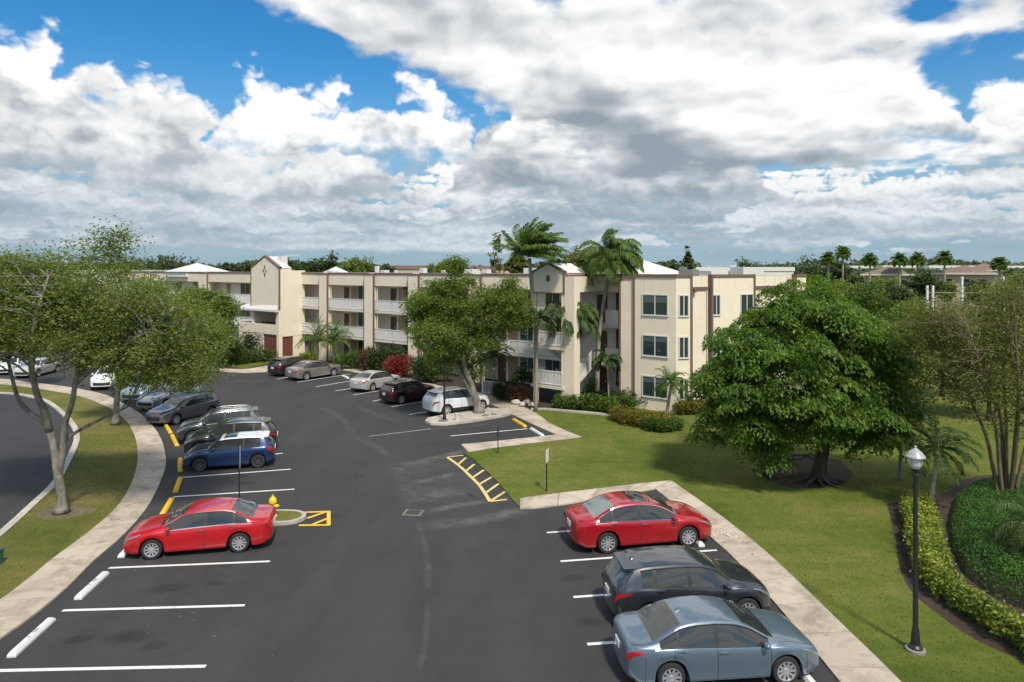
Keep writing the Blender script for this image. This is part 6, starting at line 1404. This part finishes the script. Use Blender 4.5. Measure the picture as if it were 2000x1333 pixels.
BG = [('dark wide tree on the horizon above the white hip roof of the left wing', 330, 492, 120, 150, L_FAR, 'round'), ('dark tree on the horizon left of the white hip roof', 262, 497, 110, 150, L_FAR, 'round'), ('small dark tree on the horizon just right of the white hip roof', 447, 513, 30, 130, L_FAR, 'round'), ('small palm like dark tree left of the big gable', 478, 512, 36, 120, L_FAR, 'round'), ('tiny dark tree peeping over the right slope of the big gable', 553, 505, 24, 110, L_FAR, 'round'),
      ('flat topped dark tree behind the main wing right of the big gable', 632, 493, 80, 110, L_DARK, 'round'), ('olive green tree behind the main wing beside the flat topped one', 700, 495, 84, 105, L_OAK, 'round'), ('low tree at the right end of the clump behind the main wing', 748, 514, 44, 105, L_FAR, 'round'), ('low olive tree above the far roofs left of the sparse tall tree', 866, 508, 60, 95, L_OAK, 'round'), ('low green tree above the roofs over the leaning oak', 905, 516, 56, 95, L_FAR, 'round'),
      ('sparse tall grey green tree left of the windswept palm', 972, 466, 62, 85, L_OLIVE, 'cone'), ('olive tree directly left behind the windswept palm', 1010, 500, 50, 80, L_OLIVE, 'round'), ('greyish tree between the two tall palms', 1135, 482, 84, 80, L_OLIVE, 'round'), ('darker tree right of the greyish one behind the drooping palm', 1180, 488, 50, 84, L_FAR, 'round'), ('slim dark conifer behind the right hip roof', 1275, 502, 26, 100, L_FAR, 'cone'), ('spiky dark conifer cluster right of the right hip roof', 1345, 492, 46, 100, L_DARK, 'cone'), ('low bush like tree left of the spiky conifers', 1312, 512, 40, 100, L_FAR, 'round'),
      ('dome shaped dark tree above the end wall roof', 1482, 501, 90, 130, L_FAR, 'round'), ('broad dark dome shaped tree right of the building roof', 1580, 499, 110, 125, L_FAR, 'round'), ('low dark tree between the two dome shaped trees', 1530, 512, 60, 135, L_FAR, 'round'), ('dark tree right of the broad dome beneath the tall thin palm', 1635, 510, 50, 125, L_FAR, 'round'),
      ('bright green tree right behind the building corner', 1610, 535, 110, 56, L_POIN, 'round'), ('yellow green tree behind the fern leaved tree', 1690, 552, 130, 46, L_HEDGE, 'round'), ('bright tree above the fern leaved crown', 1650, 548, 110, 50, L_OAK2, 'round'), ('blue green dark tree in front of the tan house', 1755, 560, 70, 80, L_FAR, 'round'), ('dark tree between the two tile roofed houses', 1805, 528, 70, 85, L_DARK, 'round'), ('olive tree before the pink tiled house', 1915, 592, 90, 62, L_OLIVE, 'round'), ('light olive tree at the right edge before the pink tiled house', 1985, 535, 80, 62, L_OAK, 'round'), ('round tree hiding the wall of the tan roofed house', 1725, 538, 90, 84, L_OAK, 'round'), ('tree hiding the wall of the pink tiled house', 1915, 546, 60, 84, L_FAR, 'round'), ('small tree at the left corner of the pink tiled house', 1848, 548, 40, 88, L_OAK, 'round'), ('green tree between the court fence and the fern leaved crown', 1785, 585, 90, 58, L_OAK2, 'round'), ('pale green tree behind the right hand court post', 1965, 555, 80, 76, L_OAK, 'round'), ('brown olive bushy tree in front of the court fence', 1840, 600, 150, 50, L_OLIVE, 'round'), ('green tree behind the thin stemmed one', 1930, 640, 150, 42, L_OLIVE, 'round'), ('shaded tree filling the gap right of the fern leaved tree', 1770, 640, 120, 44, L_OLIVE, 'round'), ('dark low tree beyond the lawn right of the fern leaved trunk', 1750, 760, 120, 44, L_DARK, 'round'),
      ('tree at the left edge behind the big oak', 20, 560, 160, 75, L_OAK, 'round'), ('tree behind the big oak left of the far cars', 150, 580, 150, 80, L_OAK2, 'round'), ('tree behind the big oak in front of the left wing', 290, 560, 120, 90, L_OAK, 'round')]
for lab, px, top, w, Y, m, sh in BG: bgtree(lab, px, top, w, Y, m, clumps=100 if Y > 70 else 190, per=34, shape=sh, name='conifer' if sh == 'cone' else 'broadleaf_tree')
# palms on the right horizon
for px, top, ht_px, Y, lab in ((1646, 487, 24, 120, 'tallest thin palm on the right horizon, left of the others'), (1618, 498, 20, 118, 'short palm head beside the tallest thin palm on the horizon'), (1699, 500, 22, 110, 'bushy headed palm before the left end of the white buildings'), (1757, 500, 22, 110, 'bushy headed palm above the tan house roof'), (1792, 500, 22, 110, 'bushy headed palm close right of the one above the tan roof'), (1845, 496, 24, 108, 'bushy headed palm left of the pink tiled house'), (1952, 508, 18, 100, 'small windblown palm behind the pink tiled house')):
    pm = FOC / Y; x = (px - 1000) / pm; zt = CAM_H - (top + 9 - HOR) / pm
    palm('fan_palm', lab, (x, Y, 0), (x, Y, zt), 0.2, 26, 15 / pm * 1.05, (0.05, 0, 0), 0.55, 9 / pm, 14, 0.10, 0.3, (-0.8, 1.4), lm=L_PALM, group='palms along the right horizon')
# the far wood that closes the horizon
n = 70000; a = rng.uniform(-0.75, 0.75, n); Yf = rng.uniform(240, 420, n); X = np.tan(a) * Yf; hh = 9.8 + 1.8 * np.sin(X * 0.045) + 1.2 * np.sin(X * 0.13 + Yf * 0.05) + 0.8 * np.sin(X * 0.4 + 1.7)
z = hh * rng.beta(3.5, 1.3, n); V, F = leaf_quads(np.stack([X, Yf, z], 1), 2.3, 0.3, 0.7); tag(np_mesh('far_trees', V, F, L_FAR), kind='stuff')
n = 26000; Yf = rng.uniform(140, 178, n); X = rng.uniform(62, 150, n) * Yf / 160; hh = 8.7 + 0.5 * np.sin(X * 0.31) + 0.4 * np.sin(X * 0.83 + Yf * 0.1); V, F = leaf_quads(np.stack([X, Yf, hh * rng.beta(3.5, 1.2, n)], 1), 1.1, 0.3, 0.7); tag(np_mesh('far_trees', V, F, L_FAR), kind='stuff')
# ---------------------------------------------------------------- wheel stops
M_STOPW = mat('white_stop_paint', (0.70, 0.70, 0.68), build=paint_nodes((0.70, 0.70, 0.68), 0.72)); M_STOPY = mat('yellow_stop_paint', (0.78, 0.46, 0.02), build=paint_nodes((0.78, 0.47, 0.02), 0.74)); M_INK = mat('stencil_ink', (0.10, 0.10, 0.10), rough=0.8)
def wheel_stop(a, b, m, label, ink=False, group='concrete wheel stops'):
    a = Vector(G(*a)); b = Vector(G(*b)); L = (b - a).length; d = (b - a).normalized(); ang = math.atan2(d.y, d.x); c = (a + b) / 2
    t = thing('wheel_stop', label, 'wheel stop', c, ang, group); mb = MB(); w0, w1, h = 0.105, 0.060, 0.125; e = 0.07
    ring0 = [(-L / 2, -w0), (L / 2, -w0), (L / 2, w0), (-L / 2, w0)]; ring1 = [(-L / 2 + e, -w1), (L / 2 - e, -w1), (L / 2 - e, w1), (-L / 2 + e, w1)]
    vs = [(*p, 0.0) for p in ring0] + [(*p, 0.055) for p in ring0] + [(*p, h) for p in ring1]
    fs = [(8, 9, 10, 11)] + [(i, (i + 1) % 4, 4 + (i + 1) % 4, 4 + i) for i in range(4)] + [(4 + i, 4 + (i + 1) % 4, 8 + (i + 1) % 4, 8 + i) for i in range(4)]
    mb.add(vs, fs); mb.build('block', m, t)
    if ink:
        mb = MB(); x = -0.18
        for wd, gap in ((0.05, 0.18), (0.055, 0.018), (0.055, 0.018), (0.055, 0.0)):
            mb.box((x, -0.045, h), (x + 0.016, 0.045, h + 0.002)); mb.box((x + wd - 0.016, -0.045, h), (x + wd, 0.045, h + 0.002)); mb.box((x, 0.032, h), (x + wd, 0.045, h + 0.0025)); x += wd + gap
        mb.build('stencil_mark', M_INK, t)
    return t
for a, b, m, lab, ink in (((152, 1172), (207, 1122), M_STOPW, 'white wheel stop in the empty bay next to the bright red sedan', 1), ((22, 1285), (101, 1213), M_STOPW, 'white wheel stop in the empty bay nearest the camera on the left', 1), ((236, 1090), (262, 1062), M_STOPW, 'white wheel stop under the nose of the bright red sedan', 0),
                          ((317, 1007), (335, 977), M_STOPY, 'yellow wheel stop just behind the bright red sedan', 0), ((342, 963), (352, 936), M_STOPY, 'yellow wheel stop in the empty bay before the navy hatchback', 0), ((352, 922), (352, 898), M_STOPY, 'yellow wheel stop at the nose of the navy hatchback', 0), ((346, 872), (336, 852), M_STOPY, 'yellow wheel stop at the nose of the black crossover', 0), ((333, 847), (324, 832), M_STOPY, 'yellow wheel stop at the nose of the grey green crossover', 0), ((316, 826), (303, 812), M_STOPY, 'yellow wheel stop at the nose of the mid grey van', 0), ((291, 801), (272, 790), M_STOPY, 'yellow wheel stop at the nose of the silver sedan', 0), ((264, 786), (247, 778), M_STOPY, 'yellow wheel stop at the far bend of the curved row', 0),
                          ((1338, 1036), (1371, 1069), M_STOPW, 'white wheel stop at the nose of the red sedan with sunroof', 0), ((1400, 1098), (1438, 1138), M_STOPW, 'white wheel stop at the nose of the charcoal crossover', 0), ((1480, 1196), (1520, 1245), M_STOPW, 'white wheel stop at the nose of the blue grey sedan', 0), ((1566, 1316), (1612, 1372), M_STOPW, 'white wheel stop at the bottom edge beside the front wheel of the blue grey sedan', 0),
                          ((1003, 821), (1026, 835), M_STOPY, 'yellow wheel stop beside the tip of the concrete island', 0), ((1037, 839), (1060, 853), M_STOPW, 'white wheel stop in the corner bay by the lawn walk', 0), ((944, 797), (964, 805), M_STOPW, 'white wheel stop before the white crossover near the oak', 0), ((840, 770), (858, 777), M_STOPW, 'white wheel stop before the maroon crossover', 0), ((669, 735), (680, 740), M_STOPW, 'white wheel stop before the warm silver sedan', 0), ((775, 751), (790, 757), M_STOPW, 'white wheel stop before the pearl silver sedan', 0)):
    wheel_stop(a, b, m, lab, ink)
# ---------------------------------------------------------------- lamps and posts
M_POST = mat('black_post', (0.016, 0.017, 0.018), rough=0.4, spec=0.5); M_OPAL = mat('opal_glass', (0.55, 0.56, 0.55), rough=0.25, spec=0.6); M_CAPM = mat('grey_lamp_cap', (0.36, 0.36, 0.35), rough=0.4)
def lamp(label, base, H):
    t = thing('street_lamp', label, 'street lamp', base); mb = MB()
    mb.lathe([(0.16, 0.025), (0.16, 0.07), (0.11, 0.12), (0.085, 0.45), (0.075, 0.5), (0.062, 0.55), (0.050, H - 0.75), (0.075, H - 0.74), (0.075, H - 0.68), (0.045, H - 0.66), (0.045, H - 0.60), (0.09, H - 0.57), (0.10, H - 0.53), (0.02, H - 0.52)], 16); mb.build('post', M_POST, t, True, 40)
    mb = MB(); mb.lathe([(0.23, -0.05), (0.23, 0.015), (0.20, 0.03), (0.0005, 0.03)], 20, caps=False); mb.build('base', mat('lamp_base', (0.22, 0.20, 0.17), rough=0.9), t)
    mb = MB(); mb.lathe([(0.085, H - 0.53), (0.135, H - 0.45), (0.175, H - 0.25), (0.02, H - 0.245)], 8); mb.build('lantern', M_OPAL, t)
    mb = MB(); mb.lathe([(0.225, H - 0.25), (0.225, H - 0.235), (0.14, H - 0.12), (0.06, H - 0.06), (0.03, H - 0.03), (0.035, H), (0.002, H + 0.03)], 16)
    for k in range(4): a = k * math.pi / 2 + 0.4; mb.tube([(0.095 * math.cos(a), 0.095 * math.sin(a), H - 0.53), (0.19 * math.cos(a), 0.19 * math.sin(a), H - 0.25)], 0.010, 5)
    mb.build('lantern_cap', M_CAPM, t); return t
b = G(1788, 1268, 0.09); lamp('black lamp post with white lantern standing on the right lawn', b, (1268 - 873) / FOC * b.y)
b = G(868, 822, 0.12); lamp('black lamp post on the island in front of the leaning oak', b, 5.7)
def sign_post(label, base, H, plate=(0.3, 0.45), yaw=0.0, post=M_POST, m=None):
    t = thing('sign_post', label, 'sign', base, yaw); mb = MB(); mb.box((-0.03, -0.012, -0.05), (0.03, 0.012, H)); mb.box((-0.012, 0.012, -0.05), (0.012, 0.035, H)); mb.build('post', post, t)
    mb = MB(); mb.box((-plate[0] / 2, -0.022, H - plate[1]), (plate[0] / 2, -0.014, H + 0.02)); mb.box((-0.02, -0.014, H - 0.1), (0.02, -0.012, H - 0.05)); mb.build('plate', m or mat('white_sign', (0.72, 0.72, 0.70), rough=0.4), t); return t
b = G(1068, 958, 0.09); sign_post('sign post with narrow white plate on the lawn behind the red sedan with sunroof', b, (958 - 879) / FOC * b.y, (0.42, 0.52), R(72))
b = G(973, 884, 0.09); sign_post('thin dark sign post at the lawn corner by the yellow hatching', b, (884 - 835) / FOC * b.y, (0.3, 0.45), R(86), M_POST, M_POST)
b = G(468, 1006, 0.0); sign_post('thin sign post between the bright red sedan and the navy hatchback', b, (1006 - 874) / FOC * b.y, (0.30, 0.75), R(109))
# hydrant
M_HYD = mat('yellow_hydrant_paint', (0.80, 0.52, 0.03), rough=0.45, var=(6, 0.15))
b = G(530, 1012, 0.12) + Vector((0.0, 0.15, 0)); t = thing('fire_hydrant', 'yellow fire hydrant on the small kerbed island behind the bright red sedan', 'fire hydrant', b); k = 0.98
mb = MB(); mb.lathe([(0.17, -0.01), (0.17, 0.05), (0.11, 0.06), (0.105, 0.52), (0.15, 0.53), (0.15, 0.58), (0.12, 0.59)], 14, Matrix.Diagonal((k, k, k, 1))); mb.build('barrel', M_HYD, t, True, 40)
mb = MB(); mb.lathe([(0.15, 0.585), (0.15, 0.62), (0.11, 0.70), (0.05, 0.76), (0.035, 0.77), (0.035, 0.83), (0.002, 0.83)], 14, Matrix.Diagonal((k, k, k, 1))); mb.build('bonnet', M_HYD, t, True, 40)
for a, r in ((0.0, 0.06), (math.pi, 0.06), (-math.pi / 2, 0.085)):
    mb = MB(); mb.lathe([(r, 0.08), (r, 0.17), (r * 1.2, 0.17), (r * 1.2, 0.21), (0.03, 0.22), (0.03, 0.25), (0.002, 0.25)], 10, Matrix.Diagonal((k, k, k, 1)) @ Matrix.Translation((0, 0, 0.40)) @ Matrix.Rotation(a, 4, 'Z') @ Matrix.Rotation(math.pi / 2, 4, 'Y')); mb.build('nozzle', M_HYD, t, True, 40)
# drain
c = G(807, 1002); t = thing('storm_drain', 'square iron storm drain with concrete collar in the lane', 'drain', c, R(-8)); t.scale = (0.60, 0.62, 1.0); mb = MB(); mb.box((-0.62, -0.5, -0.02), (0.62, 0.5, 0.012)); mb.build('collar', mat('worn_collar', (0.17, 0.16, 0.145), rough=0.9, var=(4, 0.3)), t)
mb = MB(); mb.box((-0.45, -0.36, 0.012), (0.45, 0.36, 0.016)); mb.build('pit', M_BLACK, t); mb = MB()
for k in range(13): x = -0.43 + k * 0.0717; mb.box((x - 0.014, -0.36, 0.016), (x + 0.014, 0.36, 0.024))
for y in (-0.34, 0.0, 0.34): mb.box((-0.45, y - 0.02, 0.0165), (0.45, y + 0.02, 0.026))
mb.build('grate', mat('rusty_iron', (0.09, 0.075, 0.065), rough=0.8, var=(10, 0.3)), t)
# odds and ends on the island, and the cable lying over the bay
c = G(893, 821, 0.13); t = thing('bucket', 'white plastic bucket on the island next to the white crossover', 'bucket', c); mb = MB(); mb.lathe([(0.13, 0), (0.16, 0.36), (0.175, 0.36), (0.175, 0.40), (0.15, 0.40), (0.12, 0.02)], 16); mb.build('body', M_WINF, t, True, 40)
mb = MB(); mb.tube([(0.175 * math.cos(a), 0.03 * math.sin(a), 0.38 + 0.10 * math.sin(a)) for a in np.linspace(0, math.pi, 9)], 0.006, 4); mb.build('handle', M_ALLOY, t)
for px, py, s, lab in ((865, 823, 0.30, 'flat grey stone slab on the island beside the lamp post foot'), (948, 812, 0.26, 'dark flat stone on the island right of the oak trunk'), (965, 810, 0.22, 'smaller dark stone near the tip of the island')):
    c = G(px, py, 0.13); mb = MB(); mb.sphere((0, 0, 0.03), (s, s * 0.6, 0.06), 7); o = mb.build('stone', mat('grey_stone', (0.16, 0.155, 0.15), rough=0.9, var=(6, 0.3)), None, True); o.location = c; tag(o, lab, 'stone')
    for v in o.data.vertices: v.co.x *= 1 + 0.15 * math.sin(v.co.y * 9 + px); v.co.z *= 1 + 0.3 * math.sin(v.co.x * 11 + px)
for i, (px, py, s) in enumerate(((1008, 789, 0.35), (1020, 793, 0.28), (1030, 788, 0.32), (1038, 794, 0.26))):
    c = G(px, py, 0.09); mb = MB(); mb.sphere((0, 0, 0.1), (s, s * 0.8, s * 0.6), 6); o = mb.build('boulder', mat('pale_stone', (0.45, 0.42, 0.37), rough=0.9, var=(5, 0.25)), None, True); o.location = c; o.rotation_euler.z = i * 1.3
    tag(o, ('pale boulder leftmost at the foot of the dark palm', 'small pale boulder nearest the walk by the dark palm', 'pale boulder close to the stair post', 'smallest pale boulder at the right end of the rock group')[i], 'boulder', 'pale boulders by the stair tower')
    for v in o.data.vertices: v.co *= 1 + 0.12 * math.sin(v.co.x * 17 + i) * math.cos(v.co.y * 13)
b = G(-6, 1103, 0.05); t = thing('utility_box', 'small green utility box on the lawn at the left edge', 'utility box', b); mb = MB(); mb.box((-0.16, -0.16, 0), (0.10, 0.16, 0.42)); mb.build('cabinet', mat('green_box_paint', (0.03, 0.10, 0.07), rough=0.5), t); mb = MB(); mb.box((-0.18, -0.18, 0.42), (0.12, 0.18, 0.47)); mb.build('lid', mat('green_box_paint', (0.03, 0.10, 0.07)), t)
# ---------------------------------------------------------------- houses beyond
M_TILE = mat('pink_tile_roof', (0.21, 0.145, 0.12), rough=0.9, var=(2.5, 0.3)); M_TILE2 = mat('tan_tile_roof', (0.20, 0.165, 0.11), rough=0.9, var=(2.5, 0.25)); M_TAUPE = mat('taupe_wall', (0.42, 0.33, 0.24), rough=0.9); M_PINK = mat('pinkish_wall', (0.48, 0.37, 0.30), rough=0.9)
def house(label, px, Y, wpx, peak, eave, m, wm, depth=14, wins=3, hipf=0.35):
    pm = FOC / Y; w = wpx / pm; x = (px - 1000) / pm; ze = CAM_H - (eave - HOR) / pm; zp = CAM_H - (peak - HOR) / pm; t = thing('house', label, 'house', (x, Y, 0), -math.atan2(x, Y)); mb = MB(); mb.box((-w / 2 + 0.5, 0, 0), (w / 2 - 0.5, depth, ze)); mb.build('wall', wm, t)
    mb = MB(); e = 0.5
    mb.add([Vector(p) for p in ((-w / 2, -e, ze), (w / 2, -e, ze), (w / 2, depth + e, ze), (-w / 2, depth + e, ze), (0, 2.5 * hipf, zp), (0, depth - 2.5 * hipf, zp))], [(0, 1, 4), (1, 2, 5, 4), (2, 3, 5), (3, 0, 4, 5), (0, 3, 2, 1)]); mb.build('roof', m, t)
    mb = MB(); mb.box((-w / 2 - 0.05, -e - 0.12, ze - 0.22), (w / 2 + 0.05, -e, ze + 0.08)); mb.build('fascia', M_WINF, t)
    for f in range(2):
        for k in range(wins):
            xx = -w / 2 + w * (k + 1) / (wins + 1); zz = ze - 2.1 - f * 2.9; mb = MB(); mb.box((xx - 0.7, -0.04, zz), (xx + 0.7, 0.02, zz + 1.25)); fo = mb.build('window', M_WINF, t); mb = MB(); mb.box((xx - 0.62, -0.055, zz + 0.08), (xx + 0.62, -0.041, zz + 1.17)); mb.build('pane', M_WIN, fo)
    return t
house('house with tan tile roof beyond the right trees, left of the pink one', 1735, 112, 96, 520, 536, M_TILE2, M_TAUPE)
house('house with pinkish tile roof and pale screen porch beyond the right trees', 1884, 108, 110, 518, 534, M_TILE, M_PINK)
house('second pink tiled roof behind the right slope of the larger pink one', 1922, 132, 70, 514, 528, M_TILE, M_PINK, wins=2)
def flat_block(label, px, Y, wpx, top, depth=16, m=M_ROOFW, group=None, roofm=None):
    pm = FOC / Y; w = wpx / pm; x = (px - 1000) / pm; zt = CAM_H - (top - HOR) / pm; t = thing('flat_roof_building', label, 'building', (x, Y, 0), 0, group); mb = MB(); mb.box((-w / 2, 0, 0), (w / 2, depth, zt - 0.7)); mb.build('wall', m, t); mb = MB(); mb.box((-w / 2 - 0.15, -0.15, zt - 0.7), (w / 2 + 0.15, depth + 0.15, zt)); mb.build('roof', roofm or M_ROOFW, t)
    for k in range(max(2, int(w / 6))):
        xx = -w / 2 + 3 + k * 6
        for z in (1.0, 4.0, 6.6):
            if z + 1.2 < zt - 0.8 and xx < w / 2 - 1: mb = MB(); mb.box((xx - 0.8, -0.04, z), (xx + 0.8, 0.0, z + 1.2)); mb.build('window', M_WIN, t)
    return t
flat_block('low white flat roofed building left of the first bushy palm on the horizon', 1680, 190, 50, 519.5); flat_block('white flat roofed building on the horizon between the bushy palms', 1775, 200, 100, 519); flat_block('white flat roofed building on the horizon behind the pink tiled house', 1870, 195, 110, 519); flat_block('white flat roofed building on the horizon at the right edge', 1985, 200, 80, 519.5)
flat_block('cream flat roofed building behind the end wall roof', 1455, 120, 190, 522); flat_block('low brown roofed building behind the middle of the main wing', 800, 125, 110, 519, 18, M_PINK, None, M_TILE); flat_block('long brown roofed building behind the leaning oak', 930, 130, 130, 520, 18, M_PINK, None, M_TILE); flat_block('brown roofed building left of the big gable on the horizon', 470, 140, 60, 519.5, 18, M_CREAM2, None, M_TILE)
flat_block('white walled building hidden by the oak at the far left', 130, 118, 240, 528)
# ---------------------------------------------------------------- tall court fence by the houses
pm = FOC / 70.0; t = thing('court_fence', 'tall white posted screen fence in front of the pink tiled house', 'fence', ((1880 - 1000) / pm, 70, 0)); mpo = M_RAIL
zt = CAM_H - (541 - HOR) / pm
for px in (1811, 1822, 1879, 1960):
    mb = MB(); x = (px - 1880) / pm; h = zt if px > 1830 else zt - 0.9; mb.box((x - 0.09, -0.09, 0), (x + 0.09, 0.09, h)); mb.build('post', mpo, t)
mb = MB()
for py in (572, 592): z = CAM_H - (py - HOR) / pm; mb.box(((1811 - 1880) / pm, -0.04, z - 0.05), ((1960 - 1880) / pm, 0.04, z + 0.05))
mb.build('rail', mat('grey_rail', (0.25, 0.23, 0.2), rough=0.7), t)
# pool like terrace fence by the ground floor
b = G(943, 770, 0.1)
t = thing('terrace_fence', 'low white picket fence by the ground floor terrace left of the stair tower', 'fence', b, R(-30)); mb = MB(); mb.box((0, -0.02, 0.95), (1.9, 0.02, 1.0)); mb.box((0, -0.02, 0.1), (1.9, 0.02, 0.15))
for k in range(17): mb.box((k * 0.117, -0.012, 0.15), (k * 0.117 + 0.03, 0.012, 0.95))
mb.build('panel', M_RAIL, t); mb = MB(); mb.box((-0.06, -0.05, 0), (0.05, 0.05, 2.6)); mb.build('post', M_RAIL, t)
